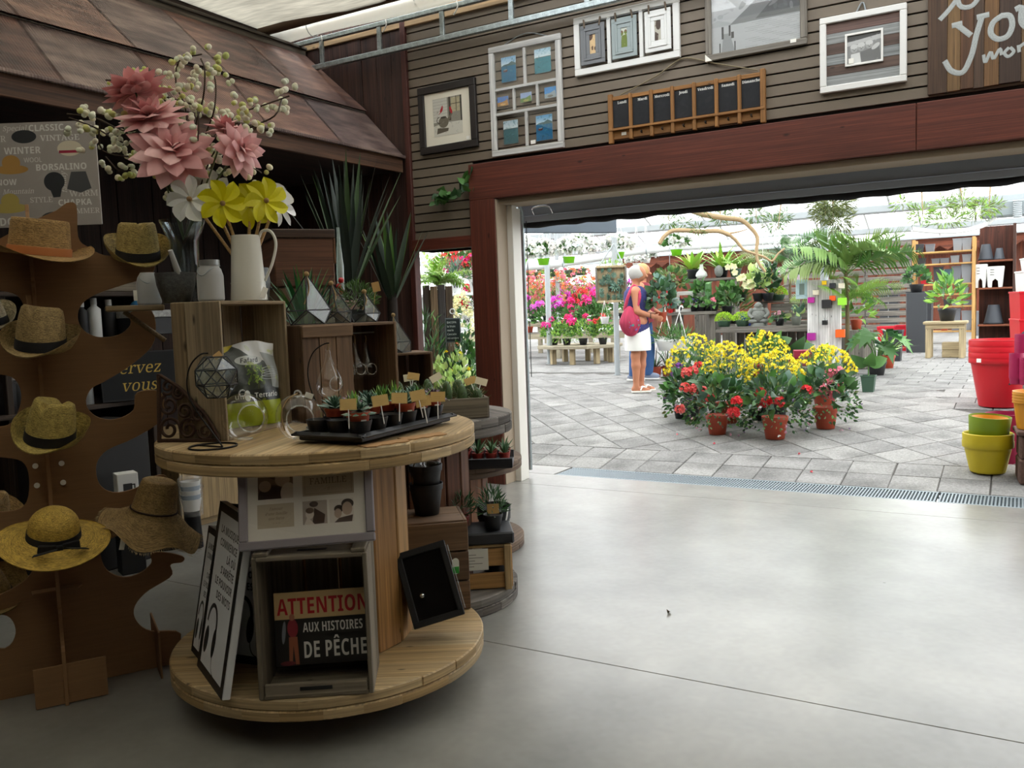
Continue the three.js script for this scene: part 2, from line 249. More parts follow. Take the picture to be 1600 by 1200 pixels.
{ // the raised overhead door: its last section hangs below the lintel
  const d = struct('door_1'); d.userData.label = 'grey sectional overhead door, raised';
  part(d, 'panel', slabGeo(-3.9, 1.65, 2.30, 2.52, -6.90, -6.85, 0.006), Mat.doorPanel);
  for (const y of [2.49, 2.455, 2.43]) part(d, 'rib', slabGeo(-3.9, 1.65, y - 0.006, y + 0.006, -6.85, -6.838, 0.004), Mat.doorDark);
  part(d, 'panel', slabGeo(-3.9, 1.65, 2.52, 2.64, -6.92, -6.87, 0.006), Mat.doorDark);
  part(d, 'bottom_rail', slabGeo(-3.9, 1.65, 2.27, 2.33, -6.91, -6.835, 0.006), Mat.doorPanel);
  const n = 60, pts = []; for (let i = 0; i <= n; i++) { const x = -3.9 + 5.55 * i / n; pts.push([x, 2.27 - 0.012 * Math.abs(Math.sin(i * 0.9)) - R(0, 0.01), -6.87]); }
  part(d, 'bottom_seal', flat([tube(pts, 0.035, 120, 6)]), Mat.rubber);
  part(d, 'pull_cord', rod([-3.8, 0.9, -6.8], [-3.8, 2.28, -6.8], 0.004, 0.004, 5), Mat.rubber);
  part(d, 'handle', tube([[-3.74, 2.335, -6.84], [-3.735, 2.375, -6.80], [-3.70, 2.39, -6.785], [-3.59, 2.392, -6.785], [-3.56, 2.375, -6.80], [-3.555, 2.335, -6.84]], 0.009, 24, 6), Mat.chrome);
  for (const s of [-3.86, 1.68]) part(d, 'track', tube([[s, 0.05, -6.83], [s, 2.25, -6.83], [s + 0.02, 2.42, -6.78], [s + 0.02, 2.45, -6.72]], 0.02, 20, 6), Mat.zinc);
}
{ // shop shell outside the view
  const m = wood(0x8a7460, 0.8, 1), dk = Mat.recess;
  struct('wall_right', slabGeo(5.5, 5.7, 0, 4.4, -6.7, 4.6), m); struct('wall_front', slabGeo(-9, 5.7, 0, 4.4, 4.5, 4.7), m);
  struct('wall_left', slabGeo(-9.2, -9, 0, 4.4, -6.7, 4.7), dk);
}
{ // shade cloth ceiling, with a glazed strip along the slatted wall
  const c = struct('ceiling');
  const cut = [[-6.1, -3.9], [-3.9, -1.7], [-1.7, 0.5], [0.5, 2.8], [2.8, 5.5]];
  for (const [a, b] of cut) { const L = a < -4 ? 7.45 : 6.15, g = new THREE.PlaneGeometry(b - a - 0.01, L, 6, 14); const p = g.attributes.position; for (let i = 0; i < p.count; i++) p.setZ(i, 0.03 * Math.sin(p.getX(i) * 2.8 + 1) + 0.01 * Math.sin(p.getY(i) * 3)); g.computeVertexNormals(); part(c, 'shade_cloth', planar(place(g, [(a + b) / 2, 4.12, 1.5 - L / 2], [PI / 2, 0, 0]), 'zx'), Mat.cloth); }
  part(c, 'cloth_hem', flat([rod([-6.15, 4.12, -5.97], [-3.88, 4.12, -5.97], 0.045, 0.045, 10), rod([-3.88, 4.12, -4.67], [5.5, 4.12, -4.67], 0.045, 0.045, 10)]), Mat.hem);
  for (let k = 0; k < 6; k++) part(c, 'cloth_wire', rod([-6.1 + k * 2.2, 4.1, -5.9], [-6.1 + k * 2.2, 4.1, 4.5], 0.006), Mat.steel);
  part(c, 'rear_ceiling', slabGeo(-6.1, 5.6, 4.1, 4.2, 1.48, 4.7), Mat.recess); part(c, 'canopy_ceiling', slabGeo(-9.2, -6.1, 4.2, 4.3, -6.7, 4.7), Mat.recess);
  for (let k = 0; k < 9; k++) part(c, 'roof_pane', slabGeo(-9.2 + k * 1.65, -9.2 + k * 1.65 + 1.64, 4.62, 4.625, -6.6, 4.7), Mat.pane);
  for (let k = 0; k < 10; k++) part(c, 'roof_bar', slabGeo(-9.22 + k * 1.65, -9.17 + k * 1.65, 4.56, 4.64, -6.6, 4.7), Mat.whiteSteel);
  part(c, 'plywood_soffit', slabGeo(-6.2, 5.5, 4.1, 4.24, -6.7, -6.42), Mat.ply); part(c, 'soffit_strip', slabGeo(-6.2, 5.5, 4.02, 4.1, -6.425, -6.395), Mat.ply);
}
{ const d = thing('air_duct', 'white translucent air tube running above the ladder truss', 'duct');
  const pts = []; for (let i = 0; i <= 20; i++) pts.push([-6.05 + 11.4 * i / 20, 4.13 + 0.012 * Math.sin(i * 1.7), -6.17]);
  part(d, 'sleeve', tube(pts, 0.085, 80, 14), Mat.duct);
  for (let i = 0; i < 9; i++) part(d, 'strap', place(new THREE.TorusGeometry(0.088, 0.004, 4, 16), [-5.6 + i * 1.2, 4.13, -6.17], [0, PI / 2, 0]), Mat.steel); }
{ const t = thing('ladder_truss', 'galvanised ladder truss hung along the top of the slatted wall', 'truss');
  const z = -6.3; part(t, 'chord', slabGeo(-5.78, 5.45, 3.79, 3.835, z - 0.02, z + 0.02, 0.004), Mat.zinc); part(t, 'chord', slabGeo(-6.05, 5.45, 4.035, 4.075, z - 0.02, z + 0.02, 0.004), Mat.zinc);
  for (let i = 0; i < 16; i++) { const x = W(503, 80, z).x + i * 0.675; if (x < 5.4) part(t, 'rung', slabGeo(x - 0.022, x + 0.022, 3.83, 4.04, z - 0.012, z + 0.012, 0.003), Mat.zinc); }
  for (let i = 0; i < 6; i++) { const x = -5.6 + i * 0.75; part(t, 'cable_tie', tube([[x, 4.08, z + 0.022], [x + 0.01, 4.03, z + 0.026], [x - 0.03, 3.97, z + 0.03]], 0.005, 8, 5), Mat.white); } }
// ---- rusty tin canopy along the left
{
  const e = V(-4.82, 2.92, 0), k = V(-5.25, 3.365, 0), r = V(-5.90, 3.93, 0), z1 = ZW + 0.03, z0 = 1.6;
  const c = struct('canopy_roof', null, null); c.userData.label = 'rusty ribbed tin canopy over the shelves on the left';
  const tier = (a, b, lift, off) => { const n = Math.round((z0 - z1) / 0.78); for (let i = 0; i < n; i++) { const za = z1 + i * (z0 - z1) / n, zb = za + (z0 - z1) / n + 0.03, w = zb - za, L = Math.hypot(b.x - a.x, b.y - a.y) + 0.08, ang = Math.atan2(b.y - a.y, -(b.x - a.x)); const g = new THREE.BoxGeometry(w, L, 0.004, 1, 1, 1); const u = g.attributes.uv, p = g.attributes.position, o = R(0, 3); for (let j = 0; j < u.count; j++) u.setXY(j, p.getX(j) + o, p.getY(j) + o * 1.3); part(c, 'tin_sheet', place(g, [(a.x + b.x) / 2 + 0.7 * lift, (a.y + b.y) / 2 + 0.7 * lift, (za + zb) / 2], new THREE.Quaternion().setFromEuler(new THREE.Euler(0, PI / 2, 0)).multiply(new THREE.Quaternion().setFromEuler(new THREE.Euler(-(PI / 2 - ang), 0, (i % 2) * 0.0 )))), (i + off) % 3 ? Mat.tin : Mat.tin2); } };
  tier(e, k, (0.004), 0); tier(k, r, (0.03), 1);
  part(c, 'sheet_edge', slabGeo(-5.235, -5.215, 3.345, 3.358, z1, z0), Mat.curb); part(c, 'drip_edge', slabGeo(-4.80, -4.775, 2.885, 2.91, z1, z0, 0.005), Mat.tin2);
  part(c, 'fascia', slabGeo(-4.85, -4.815, 2.765, 2.915, z1, z0), Mat.fascia);
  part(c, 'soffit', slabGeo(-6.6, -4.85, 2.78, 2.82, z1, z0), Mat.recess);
  part(c, 'ridge_curb', slabGeo(-6.05, -5.90, 3.86, 4.03, z1, z0), Mat.curb); part(c, 'ridge_cap', slabGeo(-6.1, -5.88, 4.02, 4.045, z1, z0), Mat.curb);
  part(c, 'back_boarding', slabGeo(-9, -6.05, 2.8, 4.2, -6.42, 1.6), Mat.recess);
}
{ // dim plank wall behind the shelves under the canopy
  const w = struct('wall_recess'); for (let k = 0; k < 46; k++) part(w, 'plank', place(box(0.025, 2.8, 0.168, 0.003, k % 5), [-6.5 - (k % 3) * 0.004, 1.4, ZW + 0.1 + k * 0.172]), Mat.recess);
}

// ================================================================ GREENHOUSE SHELL
const FASCIA = wood(0x8a4528, 0.7, 2), GREYWOOD = wood(0x8f887e, 0.8, 2), PALEWOOD = wood(0xc9b48c, 0.75, 0), YELLOWWOOD = wood(0xd9a863, 0.7, 0), BENCH = wood(0xb3a88f, 0.8, 1);
{
  const r = struct('greenhouse_roof'), x0 = -19, x1 = 6.6, bays = [-7.0, -13.2, -19.4, -25.6, -31.8, -38], n = 20, w = (x1 - x0) / n, EV = 3.35, RG = 4.55;
  for (let b = 0; b < 5; b++) {
    const za = bays[b], zb = bays[b + 1], zm = (za + zb) / 2, L = Math.hypot(zm - za, RG - EV), a = Math.atan2(RG - EV, za - zm);
    for (let i = 0; i < n; i++) {
      part(r, 'roof_pane', box(w - 0.05, 0.006, L, 0.001), Mat.pane, [x0 + (i + 0.5) * w, (EV + RG) / 2, (za + zm) / 2], [a, 0, 0]);
      part(r, 'roof_pane', box(w - 0.05, 0.006, L, 0.001), Mat.pane, [x0 + (i + 0.5) * w, (EV + RG) / 2, (zb + zm) / 2], [-a, 0, 0]);
    }
    const bars = []; for (let i = 0; i <= n; i++) for (const [z, q] of [[(za + zm) / 2, a], [(zb + zm) / 2, -a]]) bars.push(place(box(0.045, 0.06, L, 0.004), [x0 + i * w, (EV + RG) / 2 - 0.02, z], [q, 0, 0]));
    for (const t of [0.33, 0.66]) for (const s of [0, 1]) { const z = s ? zb + (zm - zb) * t : za + (zm - za) * t; bars.push(slabGeo(x0, x1, EV + (RG - EV) * t - 0.06, EV + (RG - EV) * t - 0.02, z - 0.02, z + 0.02)); }
    const g = part(r, 'glazing_bars', flat(bars), Mat.whiteSteel); g.userData.kind = 'stuff';
    part(r, 'ridge_beam', slabGeo(x0, x1, RG - 0.06, RG + 0.02, zm - 0.04, zm + 0.04), Mat.whiteSteel);
    if (b) part(r, 'gutter', slabGeo(x0, x1, EV - 0.14, EV + 0.02, za - 0.13, za + 0.13, 0.02), Mat.greySteel);
  }
  // walls: low boarding with glass above on the sides, brown boarding at the far end
  for (let i = 0; i < 10; i++) { const z = -7 - i * 3.1; part(r, 'side_pane', slabGeo(-19.02, -19.0, 0.9, 3.3, z - 3.05, z - 0.03, 0.001), Mat.pane); part(r, 'side_post', slabGeo(-19.05, -18.96, 0.38, 3.35, z - 0.04, z + 0.04), Mat.whiteSteel); part(r, 'side_pane', slabGeo(6.6, 6.62, 0.9, 3.3, z - 3.05, z - 0.03, 0.001), Mat.pane); }
  part(r, 'side_boarding', slabGeo(-19.05, -18.95, 0.3, 0.9, -38, -7), Mat.whiteSteel); part(r, 'side_boarding', slabGeo(6.55, 6.65, 0.0, 0.9, -38, -7), Mat.whiteSteel);
  part(r, 'end_pane', slabGeo(-19, 6.6, 2.7, 4.5, -38.02, -38, 0.001), Mat.pane); part(r, 'end_boarding', slabGeo(-19, 6.6, 0.3, 1.0, -38.1, -38.0), Mat.whiteSteel);
  part(r, 'gable_wall', slabGeo(-19, -5.25, 2.2, 4.3, -6.8, -6.72), Mat.whiteSteel); part(r, 'gable_wall', slabGeo(-4.745, 6.6, 2.62, 4.4, -6.99, -6.93), Mat.whiteSteel);
  part(r, 'gable_wall', slabGeo(-19, -5.25, 0.0, 2.2, -6.76, -6.72), Mat.darkPlank);
  // a dark ventilation board just outside the doorway
}
// brown boarded wall at the back, with a scalloped pelmet
{
  const wz = -29.5, w = struct('wall_far'); const a = W(985, 400, wz).x, b = 6.5;
  const n = Math.round((b - a) / 0.22); const bw = (b - a) / n;
  for (let i = 0; i < n; i++) part(w, 'board', place(box(bw + 0.003, 2.75, 0.03, 0.008, i % 5), [a + (i + 0.5) * bw, 0.4 + 1.37, wz]), i % 3 ? FASCIA : wood(0x7c3f28, 0.7, 1));
  const pts = [[a, 0.25]]; for (let x = a; x < b; x += 0.42) pts.push([x, 0], [x + 0.21, -0.14]); pts.push([b, 0], [b, 0.25]);
  part(w, 'scalloped_pelmet', extrude(shapeOf(pts), 0.03), FASCIA, [0, 2.95, wz + 0.7]);
  part(w, 'shelter_roof', slabGeo(a, b, 3.17, 3.22, wz, wz + 0.9), Mat.greySteel);
}
// steel posts
function post(px, top, base, r, label, m = Mat.greySteel) { const p = base.isVector3 ? base : G(...base), t = thing('steel_post', label, 'post', p); const h = top - p.y; part(t, 'shaft', place(new THREE.CylinderGeometry(r, r, h, 14), [0, h / 2, 0]), m); part(t, 'foot_plate', place(new THREE.CylinderGeometry(r * 1.5, r * 1.5, 0.012, 14), [0, 0.006, 0]), m); return t; }
post(963, 2.6, [965, 586], 0.043, 'grey steel post carrying the panel of succulents');
post(1288, 3.3, V(-2.75, 0.4, -14.6), 0.062, 'thick grey post rising behind the white plank panel');
post(858, 3.3, D(858, 520, 17.5).setY(0.4), 0.055, 'pale post among the hanging plants beyond the round bench');
post(873, 3.3, D(873, 505, 21).setY(0.4), 0.05, 'thin pale post second from the wide doorway jamb');
post(884, 3.3, D(884, 500, 26).setY(0.4), 0.05, 'farthest thin pale post among the red flowers');
{ // heating pipes and duct
  const duct = thing('heating_duct', 'long white heating duct under the greenhouse roof', 'duct');
  part(duct, 'tube', tube([D(800, 418, 17.5), D(860, 414, 17.5), D(925, 404, 17.4), D(985, 394, 17.3), D(1040, 388, 17.2), D(1110, 383, 17), D(1180, 378, 17), D(1250, 374, 17)], 0.075, 60, 12), S(0xdfe1e0, 0.5));
  for (const [x, y] of [[1010, 391], [880, 411], [1150, 380]]) part(duct, 'clamp', place(new THREE.TorusGeometry(0.082, 0.012, 5, 18), D(x, y, 17.2), [0, PI / 2 + 0.3, 0]), Mat.zinc);
  const d2 = thing('white_hose', 'white flexible hose sagging below the roof beside the pots', 'hose');
  part(d2, 'tube', taperTube([D(1425, 358, 17), D(1450, 361, 17), D(1500, 361, 16.9), D(1540, 350, 16.8), D(1562, 330, 16.6), D(1575, 315, 16.5)], 0.045, 0.045, 40, 8), S(0xeeeeec, 0.5));
  const hb = thing('heater_unit', 'dark grey air heater with a ribbed sleeve near the roof', 'heater');
  part(hb, 'casing', place(box(1.1, 0.28, 0.5, 0.02), D(1585, 326, 16.5)), S(0x8d9698, 0.5)); part(hb, 'ribbed_sleeve', flat([...Array(9)].map((_, i) => place(new THREE.TorusGeometry(0.06, 0.018, 6, 16), D(1590, 314 + i * 3, 16.2), [PI / 2, 0, 0]))), Mat.greySteel);
}

// ================================================================ PLANT TOOLS
function scatter(g, list) {     // copies of a small piece joined into one mesh, each with its own colour
  if (g.index) g = g.toNonIndexed(); const p = g.attributes.position, nn = g.attributes.normal, n = p.count, Pp = new Float32Array(n * list.length * 3), Nn = new Float32Array(n * list.length * 3), C = new Float32Array(n * list.length * 3), v = V(0, 0, 0);
  let o = 0; for (const { p: q, q: rot, s, c } of list) for (let i = 0; i < n; i++, o += 3) { v.fromBufferAttribute(p, i); if (s.isVector3) v.multiply(s); else v.multiplyScalar(s); v.applyQuaternion(rot).add(q); Pp[o] = v.x; Pp[o + 1] = v.y; Pp[o + 2] = v.z; v.fromBufferAttribute(nn, i).applyQuaternion(rot); Nn[o] = v.x; Nn[o + 1] = v.y; Nn[o + 2] = v.z; C[o] = c[0]; C[o + 1] = c[1]; C[o + 2] = c[2]; }
  const r = new THREE.BufferGeometry(); r.setAttribute('position', new THREE.BufferAttribute(Pp, 3)); r.setAttribute('normal', new THREE.BufferAttribute(Nn, 3)); r.setAttribute('color', new THREE.BufferAttribute(C, 3)); return r;
}
const LEAFY = P(0xffffff, 0.75, { vertexColors: true, transmission: 0.3, thickness: 0 }), PETAL = P(0xffffff, 0.8, { vertexColors: true, transmission: 0.3, thickness: 0 }), WAXY = S(0xffffff, 0.5, { vertexColors: true }), SOIL = S(0x2c211a, 0.95);
const shade = (c, k = 0.25) => { const f = 1 + R(-k, k); return [c[0] * f * R(0.92, 1.08), c[1] * f, c[2] * f * R(0.92, 1.08)]; };
const aim = (dir, spin = R(0, TAU)) => new THREE.Quaternion().setFromUnitVectors(V(0, 1, 0), dir.clone().normalize()).multiply(new THREE.Quaternion().setFromAxisAngle(V(0, 1, 0), spin));
function mound(n, [rx, ry, rz], cy, cols, { up = 0.35, inner = 0.45, lo = -0.25, size = [0.8, 1.2], s = 1, k = 0.25 } = {}) {
  const l = []; for (let i = 0; i < n; i++) { const a = R(0, TAU), y = R(lo, 1), h = Math.sqrt(Math.max(0, 1 - y * y)), d = V(Math.cos(a) * h, y, Math.sin(a) * h), f = inner + (1 - inner) * Math.sqrt(rnd()); l.push({ p: V(d.x * rx * f, cy + d.y * ry * f, d.z * rz * f), q: aim(V(d.x + R(-0.5, 0.5), d.y + up + R(-0.4, 0.4), d.z + R(-0.5, 0.5))), s: s * R(...size), c: shade(pick(cols), k) }); } return l;
}
const GREEN = { mid: [[0.07, 0.2, 0.035], [0.1, 0.26, 0.05], [0.05, 0.14, 0.03]], light: [[0.28, 0.5, 0.07], [0.36, 0.58, 0.1], [0.2, 0.4, 0.05]], dark: [[0.025, 0.08, 0.025], [0.035, 0.11, 0.03], [0.05, 0.13, 0.045]], blue: [[0.12, 0.22, 0.16], [0.17, 0.28, 0.2], [0.09, 0.17, 0.12]], lime: [[0.4, 0.62, 0.03], [0.5, 0.72, 0.05], [0.3, 0.52, 0.02]], olive: [[0.16, 0.2, 0.05], [0.12, 0.17, 0.04], [0.22, 0.26, 0.08]], pale: [[0.5, 0.66, 0.22], [0.6, 0.72, 0.3], [0.38, 0.55, 0.14]] };
const L1 = leaf(0.06, 0.034, 0.12, 0.25, 3), L2 = leaf(0.09, 0.012, 0.1, 0.3, 2), L3 = leaf(0.13, 0.085, 0.12, 0.35, 4, 0.7);
const BLOOM = (() => { const a = []; for (let i = 0; i < 5; i++) a.push(place(leaf(0.014, 0.013, 0.1, 0.1, 2), [0, 0, 0], new THREE.Quaternion().setFromAxisAngle(V(0, 1, 0), i / 5 * TAU).multiply(new THREE.Quaternion().setFromAxisAngle(V(1, 0, 0), 1.1)))); return flat(a); })();
function heads(centres, r, n, cols, s = 1) { const l = []; for (const c of centres) { const base = pick(cols); for (let i = 0; i < n; i++) { const d = V(R(-1, 1), R(-0.4, 1), R(-1, 1)).normalize(); l.push({ p: c.clone().addScaledVector(d, r * R(0.6, 1)), q: aim(d), s: s * R(0.8, 1.2), c: shade(base, 0.18) }); } } return l; }
const onMound = (n, [rx, ry, rz], cy, lo = 0) => Array.from({ length: n }, () => { const a = R(0, TAU), y = R(lo, 1), h = Math.sqrt(1 - y * y); return V(Math.cos(a) * h * rx, cy + y * ry, Math.sin(a) * h * rz); });
function potGeo(r, h, rim = 0.12) { return lathe([[0.001, 0], [r * 0.72, 0], [r * 0.95, h * 0.8], [r, h * 0.8], [r * 1.03, h], [r * 0.95, h], [r * 0.9, h * 0.82], [0.001, h * 0.8]], 22); }
function squarePot(w, h, taper = 0.8) { const g = new THREE.CylinderGeometry(w / Math.SQRT2, w * taper / Math.SQRT2, h, 4, 1, true).rotateY(PI / 4).translate(0, h / 2, 0).toNonIndexed(); g.computeVertexNormals(); const f = new THREE.BoxGeometry(w * taper, 0.01, w * taper).translate(0, 0.006, 0), s2 = new THREE.BoxGeometry(w * 0.93, 0.01, w * 0.93).translate(0, h * 0.9, 0); const rim = []; for (let i = 0; i < 4; i++) rim.push(place(box(w * 1.02, h * 0.07, 0.012, 0.002), [0, h * 0.97, w / 2], [0, 0, 0]).rotateY(i * PI / 2)); return flat([g, f, s2, ...rim]); }
const TERRA = S(0x9a4226, 0.7), TERRAP = S(0xa8452a, 0.5), POTBLACK = S(0x1b1c1f, 0.5), POTGREEN = S(0x3d5a48, 0.5), POTGREY = S(0x5b5e63, 0.5), LIME = S(0x7bd010, 0.45), POTWHITE = S(0xe9e9e6, 0.45), ANTHRA = S(0x37393d, 0.5);
function plant(name, label, p, o, group, category = 'plant') {
  const t = thing(name, label, category, p, o.turn ?? R(0, TAU), group);
  const h = o.pot ? o.pot.h : 0;
  if (o.pot) { part(t, 'pot', o.pot.square ? squarePot(o.pot.r * 2, o.pot.h) : potGeo(o.pot.r, o.pot.h), o.pot.m ?? TERRAP); part(t, 'soil', place(new THREE.CylinderGeometry(o.pot.r * 0.88, o.pot.r * 0.88, 0.01, 16), [0, h * 0.83, 0]), SOIL); }
  if (o.leaves) { const L = [].concat(o.leaves), g = L.map((k) => scatter(k.g ?? L1, mound(k.n, k.r, h + k.cy, k.cols ?? GREEN.mid, k))); const f = part(t, 'foliage', g.length > 1 ? flat(g) : g[0], o.leafMat ?? LEAFY); f.userData.kind = 'stuff'; }
  if (o.blooms) { const L = [].concat(o.blooms), g = L.map((k) => scatter(k.g ?? BLOOM, heads(k.at ? k.at.map((c) => c.clone().add(V(0, h, 0))) : onMound(k.heads, k.r, h + k.cy, k.lo ?? 0.1), k.hr, k.n, k.cols, k.s ?? 1))); part(t, 'blossoms', g.length > 1 ? flat(g) : g[0], PETAL).userData.kind = 'stuff'; }
  if (o.extra) o.extra(t, h);
  return t;
}
// a long arching blade from the origin, in its own plane, len long and w wide at most, leaning by a
function blade(len, w, lean, droop, n = 7, fold = 0.25) {
  const Pp = [], I = []; let y = 0, x = 0, a = lean; for (let i = 0; i <= n; i++) { const t = i / n, ww = w * 0.5 * (t < 0.25 ? 0.55 + 1.8 * t : 1 - Math.pow((t - 0.25) / 0.75, 1.8)) + 0.0005; Pp.push(x, y, -ww, x - fold * ww * Math.cos(a), y + fold * ww * Math.sin(a) * 0, 0, x, y, ww); if (i < n) { const k = i * 3; I.push(k, k + 1, k + 4, k, k + 4, k + 3, k + 1, k + 2, k + 5, k + 1, k + 5, k + 4); } a += droop / n; x += Math.sin(a) * len / n; y += Math.cos(a) * len / n; }
  const g = new THREE.BufferGeometry(); g.setAttribute('position', new THREE.Float32BufferAttribute(Pp, 3)); g.setAttribute('uv', new THREE.Float32BufferAttribute(new Float32Array(Pp.length / 3 * 2), 2)); g.setIndex(I); g.computeVertexNormals(); return g;
}
const leafMats = new Map();
const leafM = (c) => { const k = c.map((v) => v.toFixed(2)).join(); if (!leafMats.has(k)) leafMats.set(k, P(new THREE.Color().setRGB(...c), 0.6, { transmission: 0.2, thickness: 0 })); return leafMats.get(k); };
// a fountain of arching blades, each blade its own part
function fountain(t, n, y0, [l0, l1], [w0, w1], [a0, a1], [d0, d1], cols, name = 'blade', r0 = 0.02) { for (let i = 0; i < n; i++) { const f = i / (n - 1 || 1), az = i * 2.39996 + R(-0.2, 0.2); part(t, name, blade(R(l0, l1), R(w0, w1), a0 + (a1 - a0) * f + R(-0.06, 0.06), R(d0, d1)), leafM(pick(cols)), [Math.cos(az) * r0 * f, y0, -Math.sin(az) * r0 * f], [0, az, 0]); } }
// one feather-shaped frond: a midrib with leaflets
function frond(len, lw, lean, droop, n = 14, ll = 0.25) { const gs = [], pts = []; let x = 0, y = 0, a = lean; const N = 24; for (let i = 0; i <= N; i++) { pts.push([x, y, a]); a += droop / N; x += Math.sin(a) * len / N; y += Math.cos(a) * len / N; } gs.push(taperTube(pts.filter((_, i) => i % 3 === 0).map((p) => [p[0], p[1], 0]), len * 0.008, len * 0.002, 12, 4).toNonIndexed()); const lf = leaf(1, lw, 0.1, 0.5, 3); for (let k = 0; k < n; k++) { const q = 0.15 + 0.85 * k / (n - 1), p = pts[Math.min(N, Math.round(q * N))]; for (const s of [-1, 1]) { const dir = V(Math.sin(p[2]) * 0.6, Math.cos(p[2]) * 0.6 - 0.25, s * 0.85); const g2 = place(lf, [p[0], p[1], 0], aim(dir, s * 0.6), ll * len * (0.35 + 0.9 * Math.sin(PI * Math.min(0.97, q * 0.85 + 0.12)))); gs.push(g2); } } return flat(gs); }

// ================================================================ GREENHOUSE CONTENTS
const ground = (p) => V(p.x, gh(p.z), p.z);
const CORAL = [[0.85, 0.16, 0.14], [0.9, 0.22, 0.2], [0.78, 0.1, 0.1]], PINK = [[0.9, 0.25, 0.35], [0.88, 0.32, 0.4]], HOT = [[0.85, 0.03, 0.32], [0.9, 0.05, 0.4], [0.8, 0.02, 0.2]], MAGENTA = [[0.75, 0.1, 0.62], [0.8, 0.18, 0.7]], REDS = [[0.75, 0.02, 0.03], [0.82, 0.05, 0.06]], YELLOW = [[0.95, 0.82, 0.02], [0.98, 0.88, 0.06], [0.92, 0.74, 0.02]], WHITES = [[0.85, 0.86, 0.8], [0.9, 0.9, 0.88]], CREAM = [[0.85, 0.82, 0.5], [0.9, 0.88, 0.62]], PURPLE = [[0.28, 0.08, 0.42], [0.4, 0.16, 0.55]], ORANGE = [[0.85, 0.28, 0.1], [0.8, 0.35, 0.2]];
{ // ---- begonias and yellow daisies standing on the paving
  const group = 'potted flowers clustered on the paving';
  const front = [
    ['begonia', 'coral begonia spilling over a terracotta pot, left of the three front pots', [1121, 678], { r: 0.115, h: 0.2 }, CORAL, [[1072, 583], [1083, 580], [1070, 606], [1084, 609], [1099, 612], [1108, 622], [1063, 640], [1144, 646]]],
    ['begonia', 'red begonia in the front middle terracotta pot, nearest the drain', [1211, 685], { r: 0.125, h: 0.22 }, REDS, [[1152, 628], [1190, 632], [1206, 627], [1217, 628], [1188, 614], [1147, 645], [1260, 610]]],
    ['begonia', 'pink begonia in the rightmost of the three front terracotta pots', [1290, 669], { r: 0.12, h: 0.22 }, PINK, [[1299, 582], [1310, 580], [1297, 600], [1289, 608], [1316, 604], [1303, 617], [1312, 612], [1292, 616]]],
    ['begonia', 'scarlet begonia in the dark grey pot at the cluster edge near the woman', [1080, 657], { r: 0.1, h: 0.2, m: ANTHRA }, REDS, [[1268, 595], [1092, 572]].slice(1)],
  ];
  for (const [n, label, b, pot, cols, fl] of front) {
    const p = G(...b), d = p.clone().sub(EYE).dot(FWD); const loc = fl.map(([x, y]) => D(x, y, d - 0.1 + R(-0.08, 0.06)).sub(p));
    const big = R(0.9, 1.05);
    plant(n, label, p, { turn: 0, pot, leaves: [{ g: L3, n: 90, r: [0.26 * big, 0.2, 0.24], cy: 0.16, cols: [...GREEN.dark, ...GREEN.mid, GREEN.blue[0]], up: 0.3, lo: -0.5 }, { g: L1, n: 420, r: [0.34 * big, 0.3, 0.3], cy: 0.04, cols: [...GREEN.dark, ...GREEN.mid, GREEN.olive[0]], lo: -0.6, up: -0.1, size: [0.5, 1] }], blooms: [{ at: loc.map((v) => v.clone().sub(V(0, pot.h, 0))), hr: 0.05, n: 30, cols, s: 1.8, heads: 0 }, { heads: 26, r: [0.34, 0.3, 0.3], cy: 0.0, lo: -0.8, hr: 0.012, n: 2, cols: [[0.8, 0.8, 0.76], [0.35, 0.2, 0.45], [0.7, 0.4, 0.5]], s: 1.1 }] }, group, 'flowers');
  }
  const yel = [['leftmost yellow daisy bush, beside the woman', 1086, 556, 9.9, 0.36, 0.24], ['yellow daisy bush second from the woman', 1136, 574, 9.3, 0.3, 0.27], ['tall yellow daisy bush behind the middle of the flower cluster', 1192, 556, 9.8, 0.36, 0.28], ['yellow daisy bush just above the middle terracotta pot', 1210, 586, 9.1, 0.32, 0.24], ['yellow daisy bush at the side of the cluster nearest the white plank panel', 1288, 574, 9.6, 0.34, 0.24]];
  const daisy = (() => { const a = [place(new THREE.SphereGeometry(0.006, 6, 4), [0, 0.003, 0])]; for (let i = 0; i < 8; i++) a.push(place(leaf(0.02, 0.011, 0.1, 0.15, 2), [0, 0, 0], new THREE.Quaternion().setFromAxisAngle(V(0, 1, 0), i / 8 * TAU).multiply(new THREE.Quaternion().setFromAxisAngle(V(1, 0, 0), 1.25)))); return flat(a); })();
  for (const [label, px, py, d, rx, ry] of yel) {
    const c = D(px, py, d), b = ground(c), ph = 0.22, h = c.y - b.y;
    plant('yellow_daisy_bush', label, b, { pot: { r: 0.13, h: ph, m: pick([TERRAP, ANTHRA]) }, leaves: [{ g: L2, n: 900, r: [rx, h - ph + ry * 0.6, rx], cy: 0.05, cols: [...GREEN.mid, ...GREEN.blue], lo: -0.1, up: 0.5, s: 0.8 }, { g: L1, n: 200, r: [rx * 0.8, h - ph, rx * 0.8], cy: 0.02, cols: GREEN.dark, lo: -0.3 }], blooms: [{ g: daisy, heads: 170, r: [rx * 1.02, h - ph + ry * 0.75, rx * 1.02], cy: 0.06, lo: 0.3, hr: 0.02, n: 2, cols: YELLOW, s: 1.0 }] }, group, 'flowers');
  }
